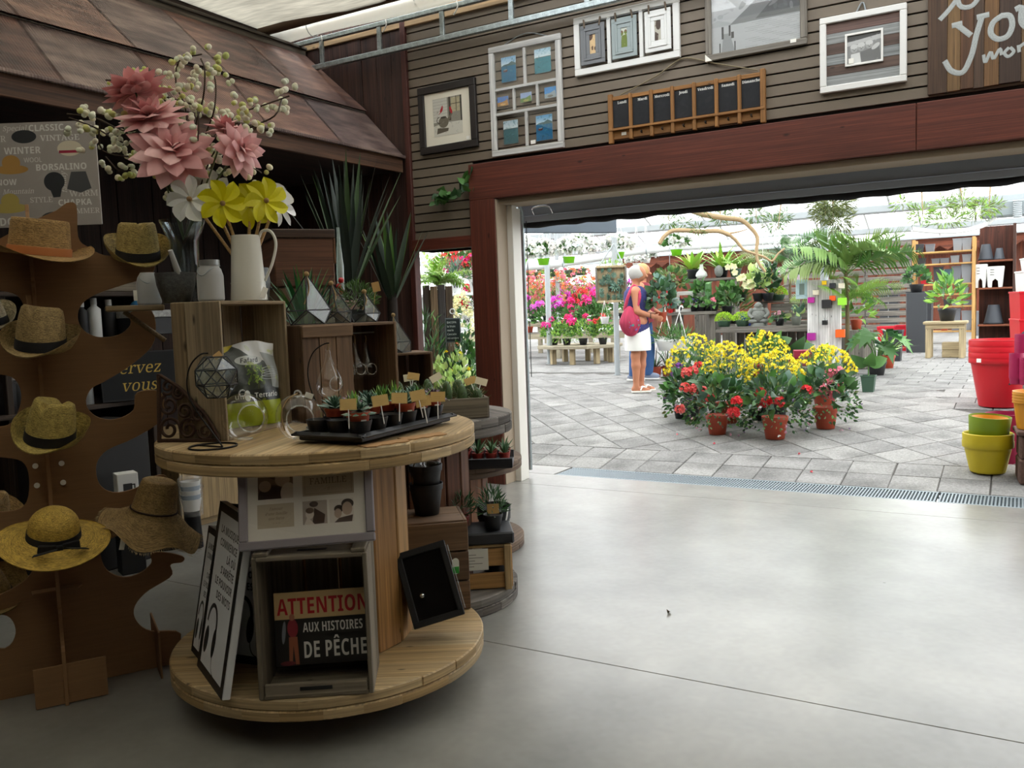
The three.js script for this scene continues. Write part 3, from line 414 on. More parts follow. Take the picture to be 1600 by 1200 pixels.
  for (const [px, py, d, label] of [[1062, 572, 9.7, 'purple salvia beside the leftmost yellow daisies'], [1183, 572, 9.3, 'dark red dahlia poking out among the yellow daisies']]) { const c = D(px, py, d), b = ground(c), h = c.y - b.y; plant('bedding_flower', label, b, { pot: { r: 0.08, h: 0.14, m: POTBLACK }, leaves: { n: 120, r: [0.14, h - 0.15, 0.14], cy: 0.02, cols: GREEN.mid }, blooms: { heads: 6, r: [0.12, h - 0.12, 0.1], cy: 0, lo: 0.75, hr: 0.03, n: 18, cols: px < 1100 ? PURPLE : [[0.5, 0.01, 0.02]] } }, group, 'flowers'); }
  // fallen petals
  for (const [x, y, w] of [[1059, 680, 'beside the dark grey pot'], [1118, 694, 'before the coral begonia'], [1247, 710, 'before the red begonia'], [1270, 738, 'nearest the drain grate']]) { const p = G(x, y); solo('fallen_petal', flat([0, 1, 2].map((i) => place(leaf(0.03, 0.022, 0.2, 0.3, 3), [0, 0.006, 0], [1.4, i * 2.1, R(-0.2, 0.2)]))), leafM([0.9, 0.2, 0.24]), `coral petals fallen on the grey paving ${w}`, 'petal', p, R(0, 6), 'fallen petals on the paving'); }
}
// ---- the steel post with the succulent panel
{
  const d = 13.6, c = D(955, 444, d), s = sizeAt(c), w = 46 * s, h = 54 * s, t = thing('succulent_panel', 'square wooden tray of grey-green succulents fixed upright to the post', 'planter', c, 0.42);
  part(t, 'back_board', box(w, h, 0.03, 0.004), PALEWOOD); for (const k of [-1, 1]) { part(t, 'rail', place(box(w, 0.035, 0.11, 0.004), [0, k * h / 2, 0.03]), PALEWOOD); part(t, 'side', place(box(0.03, h, 0.11, 0.004), [k * w / 2, 0, 0.03]), GREYWOOD); }
  for (let i = 0; i < 18; i++) { const r = R(0.045, 0.085), x = ((i % 4) - 1.5) * 0.095 + R(-0.03, 0.03), y = (Math.floor(i / 4) - 2) * 0.1 + 0.02 + R(-0.03, 0.03); part(t, 'succulent', rosette(r, 3, GREEN.blue), WAXY, [x, y, 0.07], [PI / 2 + R(-0.3, 0.3), 0, R(0, 6)]); }
  part(t, 'top_sprig', scatter(L2, mound(80, [w * 0.4, 0.07, 0.06], h / 2, GREEN.light)), LEAFY);
  for (const k of [-1, 1]) part(t, 'brace', rod([k * w * 0.42, h / 2, 0.02], [0.06, h / 2 + 0.36, -0.05], 0.012), Mat.greySteel);
  const q = D(945, 500, 13.5), hp = thing('hanging_pot', 'small white pot hanging below the succulent panel', 'hanging pot', q);
  part(hp, 'pot', potGeo(0.07, 0.11), POTWHITE, [0, -0.06, 0]); for (let i = 0; i < 3; i++) part(hp, 'cord', rod([Math.cos(i * 2.1) * 0.065, 0.05, Math.sin(i * 2.1) * 0.065], [0, 0.3, 0], 0.003, 0.003, 4), Mat.white); part(hp, 'foliage', scatter(L2, mound(40, [0.06, 0.05, 0.06], 0.06, GREEN.mid)), LEAFY);
}
function rosette(r, rings, cols, n0 = 8) { const l = []; const g = leaf(1, 0.5, 0.3, -0.35, 3, 0.85); for (let k = 0; k < rings; k++) for (let i = 0; i < n0 - k; i++) { const a = (i + k * 0.5) / (n0 - k) * TAU, tilt = 1.25 - k * 0.42; l.push({ p: V(0, k * r * 0.12, 0), q: new THREE.Quaternion().setFromAxisAngle(V(0, 1, 0), a).multiply(new THREE.Quaternion().setFromAxisAngle(V(1, 0, 0), tilt)), s: r * (1 - k * 0.22), c: shade(pick(cols), 0.15) }); } return scatter(g, l); }
// ---- octagonal bench with geraniums
{
  const f = G(899, 571), c = V(f.x - 0.25, f.y, f.z - 0.75), t = thing('octagonal_bench', 'low octagonal slatted bench on thick legs, piled with geraniums', 'bench', c), H = 0.34, Rr = 0.8;
  for (let i = 0; i < 8; i++) { const a = i * PI / 4 + 0.2; for (const [r, y, th, k] of [[Rr, H, 0.06, 1], [Rr - 0.13, H + 0.01, 0.04, 0.84], [Rr - 0.26, H + 0.01, 0.04, 0.68], [Rr - 0.4, H + 0.01, 0.04, 0.5]]) part(t, 'slat', place(box(2 * r * Math.tan(PI / 8), th, 0.125, 0.006, i % 4), [0, y, r * 0.92]).rotateY(a), BENCH); part(t, 'leg', place(box(0.1, H, 0.1, 0.008), [0, H / 2, Rr * 0.78]).rotateY(a), PALEWOOD); }
  const spots = [[853, 522, 0.3, HOT], [886, 526, 0.3, HOT], [921, 522, 0.32, HOT], [945, 520, 0.2, REDS]];
  spots.forEach(([px, py, r, cols], i) => { const p = V(c.x - 0.5 + i * 0.36, c.y + H + 0.035, c.z + 0.38 - Math.abs(i - 1.5) * 0.14); plant('bench_geranium', ['bushy geranium at the end of the octagonal bench nearest the doorway jamb', 'grassy geranium second along the octagonal bench', 'leafy geranium third along the octagonal bench', 'small geranium on the octagonal bench next to the steel post'][i], p, { pot: { r: 0.09, h: 0.13, m: POTBLACK }, leaves: [{ g: L1, n: 320, r: [r, 0.24, r * 0.8], cy: 0.1, cols: [...GREEN.mid, ...GREEN.light], s: 1.2 }, { g: L2, n: i === 1 ? 260 : 40, r: [r, 0.2, r * 0.8], cy: 0.06, cols: GREEN.light, lo: -0.6, up: -0.3 }], blooms: { heads: 5, r: [r * 0.9, 0.3, r * 0.7], cy: 0.13, lo: 0.4, hr: 0.06, n: 30, cols, s: 1.8 } }, 'geraniums on the octagonal bench', 'flowers'); });
}
// ---- stepped display benches of geraniums behind, from the doorway jamb to the post
{
  const rows = [[-17.4, 0.98], [-19.6, 1.2], [-22.2, 1.42], [-25.2, 1.6]];
  const names = ['front', 'second', 'third', 'rearmost'];
  rows.forEach(([z, y], k) => { const a = W(640, 480, z).x, b = W(992, 480, z).x, t = thing('plant_bench', `${names[k]} long grey display bench of the flower rows behind the octagonal bench`, 'bench', [0, 0.4, z]); const h = y - 0.4; for (let i = 0; i < 3; i++) part(t, 'plank', slabGeo(a, b, h - 0.04, h, -0.35 + i * 0.24, -0.13 + i * 0.24), GREYWOOD); part(t, 'fascia', slabGeo(a, b, h - 0.14, h - 0.02, 0.36, 0.39), BENCH); for (let x = a; x < b; x += 1.4) part(t, 'leg', slabGeo(x, x + 0.09, 0, h - 0.04, 0.2, 0.3), BENCH); });
  const kinds = [[HOT, 'hot pink'], [REDS, 'red'], [MAGENTA, 'magenta'], [PINK, 'soft pink'], [ORANGE, 'orange']];
  const ORD = ['first', 'second', 'third', 'fourth', 'fifth', 'sixth', 'seventh', 'eighth', 'ninth', 'tenth', 'eleventh', 'twelfth']; rows.forEach(([z, y], k) => { const seen = {};
    const step = [22, 20, 18, 18][k];
    for (let px = 806 + k * 5; px < 992; px += step) { if (k === 0 && px > 895) continue; const c = W(px, 480, z), r = R(0.26, 0.36), hh = R(0.34, 0.5); const [cols, nm] = kinds[Math.floor(R(0, k > 1 ? 5 : 3))]; seen[nm] = (seen[nm] ?? 0) + 1;
      plant('geranium', `${nm} geranium on the ${names[k]} display bench, ${ORD[seen[nm] - 1]} of that colour from the doorway jamb`, V(c.x, y + 0.002, z + R(-0.08, 0.08)), { pot: { r: 0.1, h: 0.14, m: pick([POTBLACK, TERRAP]) }, leaves: { g: L1, n: 130, r: [r, hh, r * 0.8], cy: 0.1, cols: GREEN.mid, s: 1.7, lo: -0.1 }, blooms: { heads: 7, r: [r, hh * 1.15, r * 0.8], cy: 0.14, lo: 0.35, hr: 0.075, n: 20, cols, s: 2.4 } }, 'geraniums on the display benches', 'flowers'); }
  });
  // a tall bushy one with hot pink heads next to the post
  for (const [px, label] of [[922, 'large round geranium with hot pink heads beside the succulent panel']]) { const c = W(px, 480, -17.05); plant('geranium_standard', label, V(c.x, 0.985, -17.2), { pot: { r: 0.14, h: 0.16, m: POTBLACK }, leaves: { g: L1, n: 520, r: [0.36, 0.38, 0.32], cy: 0.12, cols: GREEN.mid, s: 1.8, lo: -0.3 }, blooms: { heads: 12, r: [0.34, 0.5, 0.3], cy: 0.16, lo: 0.5, hr: 0.075, n: 26, cols: HOT, s: 2.2 } }, undefined, 'flowers'); }
}
// ---- hanging baskets
{
  const hb = (px, py, d, label, o = {}) => { const c = D(px, py, d), s = sizeAt(c), r = (o.r ?? 10.5) * s, t = thing('hanging_basket', label, 'hanging basket', c, 0, o.group); part(t, 'bowl', lathe([[0.001, -r * 0.95], [r * 0.7, -r * 0.95], [r * 0.95, 0], [r, 0], [r * 0.88, -0.01], [0.001, -r * 0.3]], 20), o.m ?? LIME); for (let i = 0; i < 3; i++) part(t, 'hanger', rod([Math.cos(i * 2.1) * r, 0, Math.sin(i * 2.1) * r], [0, 3.32 - c.y, 0], 0.004, 0.004, 4), Mat.white); part(t, 'foliage', scatter(L1, mound(220, [r * 2.0, r * 1.6, r * 2.0], r * 0.6, o.leaf ?? GREEN.mid, { lo: 0, s: 1.3 })), LEAFY).userData.kind = 'stuff'; part(t, 'blossoms', scatter(BLOOM, heads(onMound(o.n ?? 90, [r * 2.3, r * 1.9, r * 2.3], r * 0.7, -0.15), 0.04, 6, o.cols ?? WHITES, 3)), PETAL).userData.kind = 'stuff'; };
  const g1 = 'lime hanging baskets of white flowers';
  hb(814, 405, 14.5, 'lime basket of white flowers hanging right at the doorway jamb', { group: g1 }); hb(849, 404, 15, 'lime basket of white flowers second from the doorway jamb', { group: g1 }); hb(889, 401, 15, 'lime basket of white flowers third from the doorway jamb', { group: g1 }); hb(966, 394, 15.5, 'lime basket of white flowers half hidden behind the steel post', { group: g1 }); hb(1057, 390, 14.5, 'lime square basket of white flowers over the fern shelf', { group: g1, n: 30, r: 10 });
  for (const [x, y, k] of [[822, 384, 0], [925, 388, 1], [1010, 398, 2], [905, 378, 3], [995, 405, 4]]) hb(x, y + 6, 19, `white flowering basket hanging in the distance, number ${['one', 'two', 'three', 'four', 'five'][k]} of the far row`.replace(/, number (\w+) of the far row/, ['over the doorway jamb', 'between two lime baskets', 'over the brown wall', 'high above the third lime basket', 'near the succulent panel'][k] ? ', ' + ['over the doorway jamb', 'between two lime baskets', 'over the brown wall', 'high above the third lime basket', 'near the succulent panel'][k] : ''), { m: POTWHITE, r: 7, group: 'far white baskets' });
  const trail = [[815, 452], [832, 455], [848, 446], [862, 452], [893, 452], [908, 448]];
  trail.forEach(([x, y], i) => { const c = D(x, y, 21 + (i % 3)), t = thing('trailing_basket', `${['first', 'second', 'third', 'fourth', 'fifth', 'sixth'][i]} salmon flowered trailing basket from the doorway jamb`, 'hanging basket', c, 0, 'salmon trailing baskets'); part(t, 'bowl', potGeo(0.16, 0.18), POTGREEN, [0, 0.3, 0]); part(t, 'hanger', rod([0, 0.45, 0], [0, 3.3 - c.y, 0], 0.006, 0.006, 4), Mat.white); part(t, 'foliage', scatter(L2, mound(260, [0.34, 0.5, 0.34], 0.05, [...GREEN.olive, ...GREEN.light], { lo: -0.9, up: -0.8, s: 2 })), LEAFY).userData.kind = 'stuff'; part(t, 'blossoms', scatter(BLOOM, heads(onMound(60, [0.38, 0.5, 0.38], 0.02, -0.9), 0.05, 5, [...ORANGE, ...PINK], 3)), PETAL).userData.kind = 'stuff'; });
}
// ---- two people
{
  function bodyMesh(bones, res, size, centre) {     // smooth union of tapered capsules, meshed
    const mc = new MarchingCubes(res, new THREE.MeshBasicMaterial(), false, false, 200000), h = size / 2; mc.isolation = 0;
    const f = mc.field, k = 0.022; let o = 0;
    for (let z = 0; z < res; z++) for (let y = 0; y < res; y++) for (let x = 0; x < res; x++, o++) {
      const px = centre[0] + (x / res * 2 - 1) * h, py = centre[1] + (y / res * 2 - 1) * h, pz = centre[2] + (z / res * 2 - 1) * h; let dm = 1;
      for (const [a, b, ra, rb] of bones) { const bx = b[0] - a[0], by = b[1] - a[1], bz = b[2] - a[2], qx = px - a[0], qy = py - a[1], qz = pz - a[2], t = Math.max(0, Math.min(1, (qx * bx + qy * by + qz * bz) / (bx * bx + by * by + bz * bz + 1e-9))), dd = Math.hypot(qx - bx * t, qy - by * t, qz - bz * t) - (ra + (rb - ra) * t); const u = Math.max(k - Math.abs(dm - dd), 0) / k; dm = Math.min(dm, dd) - u * u * k * 0.25; }
      f[o] = -dm;
    }
    mc.update(); const n = mc.count, g = new THREE.BufferGeometry(); g.setAttribute('position', new THREE.BufferAttribute(mc.positionArray.slice(0, n * 3), 3)); g.setAttribute('normal', new THREE.BufferAttribute(mc.normalArray.slice(0, n * 3), 3));
    g.scale(h, h, h); g.translate(...centre); g.setAttribute('uv', new THREE.BufferAttribute(new Float32Array(n * 2), 2)); return g;
  }
  const skin = S(0xb97a5a, 0.6), hairGrey = S(0xb9b6b0, 0.8, { map: T.card }), hairBlond = S(0xc9a06a, 0.8, { map: T.card });
  // the woman: x forward (to the right of the picture), y up, z towards the viewer
  const p = G(1000, 612), tr = turnTo(p);
  const t = thing('person', 'grey haired person in a sleeveless top and white skirt carrying a potted plant', 'person', p, tr + 0.12);
  const hand = [0.31, 0.985, 0.12];
  const bones = [
    [[-0.01, 1.55, 0], [0.015, 1.60, 0], 0.085, 0.088], [[0.05, 1.53, 0], [0.055, 1.575, 0], 0.05, 0.06], [[0.115, 1.55, 0], [0.125, 1.535, 0], 0.016, 0.02], [[-0.03, 1.38, 0], [-0.015, 1.5, 0], 0.055, 0.052],
    [[-0.05, 1.34, -0.14], [-0.05, 1.34, 0.14], 0.075, 0.075], [[-0.04, 1.3, 0], [-0.03, 1.08, 0], 0.13, 0.125], [[-0.03, 1.25, 0.07], [-0.03, 1.0, 0.06], 0.11, 0.11], [[-0.03, 1.25, -0.07], [-0.03, 1.0, -0.06], 0.11, 0.11], [[-0.02, 0.95, -0.08], [-0.02, 0.95, 0.08], 0.13, 0.13],
    [[-0.06, 1.33, 0.17], [-0.04, 1.08, 0.215], 0.05, 0.042], [[-0.04, 1.08, 0.215], [0.16, 1.01, 0.17], 0.041, 0.029], [[0.16, 1.01, 0.17], [0.22, 0.995, 0.15], 0.028, 0.03],
    [[-0.06, 1.33, -0.17], [0.0, 1.08, -0.2], 0.05, 0.042], [[0.0, 1.08, -0.2], [0.2, 1.03, -0.1], 0.041, 0.03], [[0.2, 1.03, -0.1], [0.28, 1.03, -0.05], 0.03, 0.028],
    [[-0.02, 0.9, 0.09], [-0.06, 0.49, 0.085], 0.09, 0.06], [[-0.06, 0.49, 0.085], [-0.055, 0.36, 0.085], 0.058, 0.06], [[-0.055, 0.36, 0.085], [-0.06, 0.09, 0.085], 0.058, 0.036], [[-0.09, 0.045, 0.085], [0.06, 0.035, 0.09], 0.034, 0.028], [[0.06, 0.035, 0.09], [0.11, 0.028, 0.095], 0.028, 0.018], [[-0.06, 0.09, 0.085], [-0.07, 0.045, 0.085], 0.036, 0.036],
    [[0.0, 0.9, -0.09], [0.05, 0.49, -0.1], 0.09, 0.06], [[0.05, 0.49, -0.1], [0.04, 0.36, -0.1], 0.058, 0.06], [[0.04, 0.36, -0.1], [0.03, 0.09, -0.1], 0.058, 0.036], [[0.0, 0.045, -0.1], [0.15, 0.035, -0.11], 0.034, 0.028], [[0.15, 0.035, -0.11], [0.2, 0.028, -0.115], 0.028, 0.018], [[0.03, 0.09, -0.1], [0.02, 0.045, -0.1], 0.036, 0.036],
  ];
  const fingers = []; for (let i = 0; i < 4; i++) { const zz = 0.155 - 0.004 * i, y = 1.005 - i * 0.017, L = [0.075, 0.085, 0.08, 0.065][i]; fingers.push([[0.23, y, zz], [0.23 + L * 0.6, y - 0.006, zz - 0.01], 0.0105, 0.0095], [[0.23 + L * 0.6, y - 0.006, zz - 0.01], [0.23 + L, y - 0.012, zz - 0.035], 0.0095, 0.008]); } fingers.push([[0.21, 1.015, 0.14], [0.26, 1.04, 0.12], 0.0115, 0.009], [[0.26, 1.04, 0.12], [0.29, 1.045, 0.105], 0.009, 0.008]);
  const body = bodyMesh(bones, 130, 1.8, [0, 0.84, 0]);
  const handG = bodyMesh([[[0.17, 1.005, 0.168], [0.22, 0.995, 0.152], 0.028, 0.027], [[0.215, 1.0, 0.15], [0.235, 0.985, 0.148], 0.026, 0.022], ...fingers], 72, 0.22, [0.25, 1.0, 0.14]);
  part(t, 'body', flat([body, handG]), skin);
  part(t, 'hair', flat([place(new THREE.SphereGeometry(0.108, 24, 18, 0, TAU, 0, PI * 0.72), [-0.012, 1.585, 0], [0, 0, 0.55], [1, 1.04, 0.92])]), hairGrey);
  const tunic = new THREE.LatheGeometry([[0.185, 0.79], [0.2, 0.86], [0.185, 1.0], [0.17, 1.12], [0.185, 1.26], [0.175, 1.34], [0.11, 1.405], [0.075, 1.415]].map(([a, b]) => new THREE.Vector2(a, b)), 28);
  part(t, 'top', place(tunic, [-0.03, 0, 0], [0, 0, 0], [0.86, 1, 1.06]), S(0x3a3a7c, 0.8, { map: T.speck }));
  part(t, 'skirt', place(lathe([[0.205, 0.56], [0.21, 0.6], [0.205, 0.75], [0.19, 0.86], [0.17, 0.9], [0.165, 0.89], [0.185, 0.6], [0.2, 0.56]], 30), [-0.015, 0, 0], [0, 0, 0], [0.84, 1, 1]), S(0xeceae4, 0.8));
  for (const [x, z, q] of [[0.012, 0.088, 0], [0.102, -0.106, 1]]) { const sh = extrude(shapeOf([[-0.13, -0.035], [-0.06, -0.045], [0.06, -0.05], [0.115, -0.035], [0.125, 0], [0.11, 0.035], [0.05, 0.047], [-0.06, 0.042], [-0.13, 0.03]]), 0.018, 0.003); const f = part(t, 'sandal', place(sh, [x, 0.002, z], [-PI / 2, 0, 0]), S(0xeeeae0, 0.6)); part(f, 'strap', tube([[x - 0.02, 0.03, z + 0.05], [x + 0.01, 0.075, z + 0.03], [x + 0.06, 0.06, z], [x + 0.01, 0.075, z - 0.03], [x - 0.02, 0.03, z - 0.05]], 0.01, 20, 6), S(0xf2efe8, 0.5)); }
  part(t, 'bracelet', place(new THREE.TorusGeometry(0.034, 0.006, 6, 18), [0.145, 1.015, 0.175], [0, PI / 2 - 0.2, 0]), Mat.black);
  const bag = thing('shoulder_bag', 'pink cloth sack bag slung over the shoulder of the grey haired person', 'bag', p, tr + 0.12);
  const BG = S(0xcf3f62, 0.85, { map: T.cloth }); const sack = new THREE.SphereGeometry(1, 28, 20); { const a = sack.attributes.position; for (let i = 0; i < a.count; i++) { const x = a.getX(i), y = a.getY(i), z = a.getZ(i), w = 1 - 0.42 * Math.max(0, y), f = 1 + 0.04 * Math.sin(Math.atan2(z, x) * 9) * Math.max(0, y + 0.4); a.setXYZ(i, x * w * f, y, z * w * f); } sack.computeVertexNormals(); }
  part(bag, 'sack', place(sack, [-0.13, 0.955, 0.19], [0, 0.3, 0.06], [0.15, 0.2, 0.1]), BG);
  part(bag, 'strap', tube([[-0.2, 1.1, 0.17], [-0.14, 1.3, 0.19], [-0.06, 1.42, 0.13], [0.0, 1.3, 0.2], [-0.05, 1.1, 0.23]], 0.022, 30, 7), BG);
  part(bag, 'flower_print', flat([...Array(16)].map(() => { const a = R(-1.2, 1.2), y = R(-0.6, 0.1), r = Math.sqrt(1 - y * y); const pp = V(Math.sin(a) * r * 0.152 - 0.13, y * 0.2 + 0.955, Math.cos(a) * r * 0.104 + 0.19); return tint(place(new THREE.CircleGeometry(R(0.01, 0.02), 7), pp, new THREE.Quaternion().setFromUnitVectors(V(0, 0, 1), V(Math.sin(a) * r, y, Math.cos(a) * r).normalize())), pick([[0.9, 0.6, 0.1], [0.1, 0.35, 0.3], [0.25, 0.12, 0.45]])); })), PETAL);
  // the plant she carries
  const b = t.localToWorld ? V(0.3, 0.93, 0.07) : V(0, 0, 0); t.updateMatrixWorld(true); const wp = b.applyMatrix4(t.matrixWorld);
  plant('carried_begonia', 'dark leaved begonia with red blooms held in front of the grey haired person', wp, { turn: 0.6, pot: { r: 0.075, h: 0.13 }, leaves: { g: L3, n: 110, r: [0.17, 0.34, 0.17], cy: 0.13, cols: [...GREEN.dark, GREEN.blue[2], GREEN.blue[0]], lo: -0.3 }, blooms: { heads: 6, r: [0.17, 0.2, 0.17], cy: 0.02, lo: -0.6, hr: 0.03, n: 16, cols: REDS, s: 1.3 } }, undefined, 'flowers');
  // second person, mostly hidden behind
  const p2 = D(1006, 560, 12.9).setY(0.4), t2 = thing('person', 'fair haired person in blue jeans half hidden behind the grey haired one', 'person', p2, turnTo(p2) - 0.3);
  part(t2, 'body', bodyMesh([[[0.02, 1.58, 0], [0.03, 1.62, 0], 0.085, 0.088], [[0.12, 1.57, 0], [0.13, 1.56, 0], 0.016, 0.02], [[0, 1.4, 0], [0.01, 1.52, 0], 0.058, 0.054], [[0, 1.36, -0.14], [0, 1.36, 0.14], 0.08, 0.08], [[0, 1.3, 0], [0, 1.0, 0], 0.14, 0.14], [[0, 0.92, -0.08], [0, 0.92, 0.08], 0.12, 0.12], [[0, 1.34, 0.18], [0.02, 1.08, 0.22], 0.05, 0.042], [[0.02, 1.08, 0.22], [0.2, 0.98, 0.2], 0.04, 0.03], [[0, 1.34, -0.18], [0.02, 1.08, -0.22], 0.05, 0.042], [[0.02, 1.08, -0.22], [0.2, 0.98, -0.2], 0.04, 0.03], [[-0.02, 0.88, 0.09], [-0.1, 0.48, 0.1], 0.085, 0.06], [[-0.1, 0.48, 0.1], [-0.14, 0.09, 0.1], 0.06, 0.04], [[0, 0.88, -0.09], [0.06, 0.48, -0.1], 0.085, 0.06], [[0.06, 0.48, -0.1], [0.04, 0.09, -0.1], 0.06, 0.04]], 90, 1.8, [0, 0.84, 0]), skin);
  part(t2, 'hair', place(new THREE.SphereGeometry(0.112, 20, 14, 0, TAU, 0, PI * 0.75), [0.005, 1.61, 0], [0, 0, 0.45]), hairBlond);
  part(t2, 'shirt', place(lathe([[0.175, 0.86], [0.18, 1.0], [0.18, 1.25], [0.18, 1.36], [0.1, 1.43], [0.07, 1.44]], 24), [0, 0, 0], [0, 0, 0], [0.9, 1, 1.1]), S(0x7a2430, 0.85));
  const jeans = S(0x3b5f93, 0.85, { map: T.card }); for (const [a, m, b2] of [[[-0.02, 0.9, 0.09], [-0.1, 0.48, 0.1], [-0.14, 0.07, 0.1]], [[0, 0.9, -0.09], [0.06, 0.48, -0.1], [0.04, 0.07, -0.1]]]) part(t2, 'trouser_leg', taperTube([a, m, b2], 0.1, 0.062, 20, 12), jeans);
  for (const [x, z] of [[-0.1, 0.1], [0.08, -0.1]]) { const f = part(t2, 'sneaker', place(new THREE.SphereGeometry(1, 16, 10), [x, 0.055, z], [0, 0, 0], [0.13, 0.05, 0.048]), S(0x8a93a8, 0.7)); part(f, 'sole', place(box(0.26, 0.024, 0.09, 0.01), [x, 0.013, z]), S(0xf0efec, 0.6)); }
}
// ---- orchid tables
const TD = 13.0;
{
  const zc = D(1186, 510, TD), t = thing('display_table', 'weathered grey plank table with a rounded end, carrying moss pots and a statue', 'table', V(0, 0.4, zc.z));
  const xa = W(1112, 510, zc.z).x, xb = W(1264, 508, zc.z).x, H = zc.y - 0.4;
  for (let k = 0; k < 4; k++) part(t, 'plank', slabGeo(xa + (k === 0 ? 0.12 : k === 1 ? 0.03 : 0), xb, H - 0.04, H, -0.02 - (k + 1) * 0.17, -0.03 - k * 0.17, 0.006), GREYWOOD);
  part(t, 'edge_board', slabGeo(xa + 0.06, xb, H - 0.09, H - 0.035, -0.04, 0.0, 0.006), GREYWOOD);
  for (let i = 0; i < 9; i++) part(t, 'front_board', slabGeo(xa + 0.25 + i * 0.13, xa + 0.37 + i * 0.13, 0, H - 0.08, -0.5, -0.47), wood(0x5a5048, 0.8, 2));
  const t2 = thing('riser_shelf', 'grey plank riser behind the statue, carrying ferns and orchids', 'shelf', V(0, 0.4, zc.z - 0.8)); const H2 = D(1215, 470, TD + 0.75).y - 0.4, xa2 = xa + 0.5;
  part(t2, 'top', slabGeo(xa2, xb + 0.05, H2 - 0.03, H2, -0.5, 0.02), GREYWOOD); for (let k = 0; k < 3; k++) part(t2, 'board', slabGeo(xa2 + 0.2, xb + 0.05, H2 - 0.16 - k * 0.14, H2 - 0.04 - k * 0.14, -0.04, -0.01), GREYWOOD); for (const x of [xa2, xb]) part(t2, 'upright', slabGeo(x - 0.05, x + 0.04, 0, H2 - 0.03, -0.45, 0.0), GREYWOOD);
  const t3 = thing('fern_shelf', 'tall grey shelf holding the big ferns and the white vase', 'shelf', V(0, 0.4, zc.z - 1.6)); const q = D(1100, 434, TD + 1.4), H3 = q.y - 0.4, xa3 = W(1058, 434, zc.z - 1.6).x, xb3 = W(1150, 434, zc.z - 1.6).x;
  part(t3, 'top', slabGeo(xa3, xb3, H3 - 0.04, H3, -0.4, 0.2), GREYWOOD); for (const x of [xa3 + 0.3, xb3 - 0.25]) part(t3, 'upright', slabGeo(x, x + 0.22, 0, H3 - 0.04, -0.3, 0.0), GREYWOOD);
  const t4 = thing('low_shelf', 'grey shelf board holding violets beside the person', 'shelf', V(0, 0.4, zc.z - 0.5)); const H4 = D(1070, 488, TD + 0.4).y - 0.4, xa4 = W(1040, 488, zc.z - 0.5).x, xb4 = W(1122, 488, zc.z - 0.5).x;
  part(t4, 'top', slabGeo(xa4, xb4, H4 - 0.05, H4, -0.4, 0.1), GREYWOOD); for (const x of [xa4 + 0.1, xb4 - 0.15]) part(t4, 'upright', slabGeo(x, x + 0.1, 0, H4 - 0.05, -0.3, 0.0), GREYWOOD);
  const on = (px, z, y) => { const w = W(px, 480, z); return V(w.x, y, z); }; const Y1 = 0.4 + H + 0.001, Y2 = 0.4 + H2 + 0.001, Y3 = 0.4 + H3 + 0.001, Y4 = 0.4 + H4 + 0.001, z1 = zc.z - 0.16, z2 = zc.z - 1.0, z3 = zc.z - 1.6, z4 = zc.z - 0.6;
  const moss = (px, z, y, label) => plant('moss_pot', label, on(px, z, y), { pot: { r: 0.11, h: 0.1, m: POTGREEN }, leaves: { g: L1, n: 520, r: [0.145, 0.11, 0.13], cy: 0.01, cols: GREEN.lime, s: 0.45, inner: 0.75, lo: -0.2 } }, 'lime moss pots', 'plant');
  moss(1131, z1, Y1, 'lime green moss cushion in a pot, left of the statue pair'); moss(1160, z1, Y1, 'lime green moss cushion in a pot directly beside the statue'); moss(1216, z2 + 0.05, Y2, 'lime green moss cushion on the upper riser shelf');
  { const p = on(1185, z1, Y1), b = thing('garden_statue', 'grey stone seated laughing figure with a round belly', 'statue', p, turnTo(p)); const st = S(0x8a8d86, 0.8, { map: T.speck });
    part(b, 'base', place(new THREE.CylinderGeometry(0.11, 0.12, 0.05, 18), [0, 0.025, 0]), st);
    part(b, 'body', flat([place(new THREE.SphereGeometry(0.11, 20, 16), [0, 0.15, 0.01], [0, 0, 0], [1.05, 0.95, 0.85]), place(new THREE.SphereGeometry(0.085, 18, 12), [0, 0.235, 0], [0, 0, 0], [1.15, 0.7, 0.8]), ...[-1, 1].flatMap((s) => [place(new THREE.SphereGeometry(0.06, 14, 10), [s * 0.08, 0.075, 0.05], [0, 0, 0], [1.2, 0.6, 1]), taperTube([[s * 0.095, 0.255, 0], [s * 0.135, 0.18, 0.03], [s * 0.08, 0.12, 0.085]], 0.035, 0.025, 12, 8)])]), st);
    part(b, 'head', flat([place(new THREE.SphereGeometry(0.055, 18, 14), [0, 0.305, 0.01]), ...[-1, 1].map((s) => place(new THREE.SphereGeometry(0.016, 8, 6), [s * 0.056, 0.3, 0], [0, 0, 0], [0.6, 1.5, 1])), place(new THREE.SphereGeometry(0.012, 8, 6), [0, 0.3, 0.064]), place(new THREE.TorusGeometry(0.02, 0.005, 5, 10, PI), [0, 0.288, 0.055], [0, 0, PI])]), st); }
  const vio = (px, z, y, cols, label, m) => plant('african_violet', label, on(px, z, y), { pot: { r: 0.07, h: 0.1, m: m ?? POTBLACK }, leaves: { g: L3, n: 26, r: [0.12, 0.05, 0.11], cy: 0, cols: [...GREEN.dark, ...GREEN.mid], lo: -0.2, s: 0.75, up: 0 }, blooms: { heads: 8, r: [0.08, 0.075, 0.07], cy: 0.02, lo: 0.5, hr: 0.02, n: 7, cols, s: 1.6 } }, 'african violets in black pots', 'flowers');
  vio(1218, z1, Y1, [[0.85, 0.5, 0.6], [0.9, 0.75, 0.78]], 'pale pink violet on the table past the statue'); vio(1063, z4, Y4, PURPLE, 'mauve violet on the low shelf beside the white arch'); vio(1085, z4, Y4, [[0.2, 0.1, 0.5]], 'blue violet on the low shelf under the white arch'); vio(1116, z4 + 0.1, Y4, PINK, 'pink violet at the end of the low shelf');
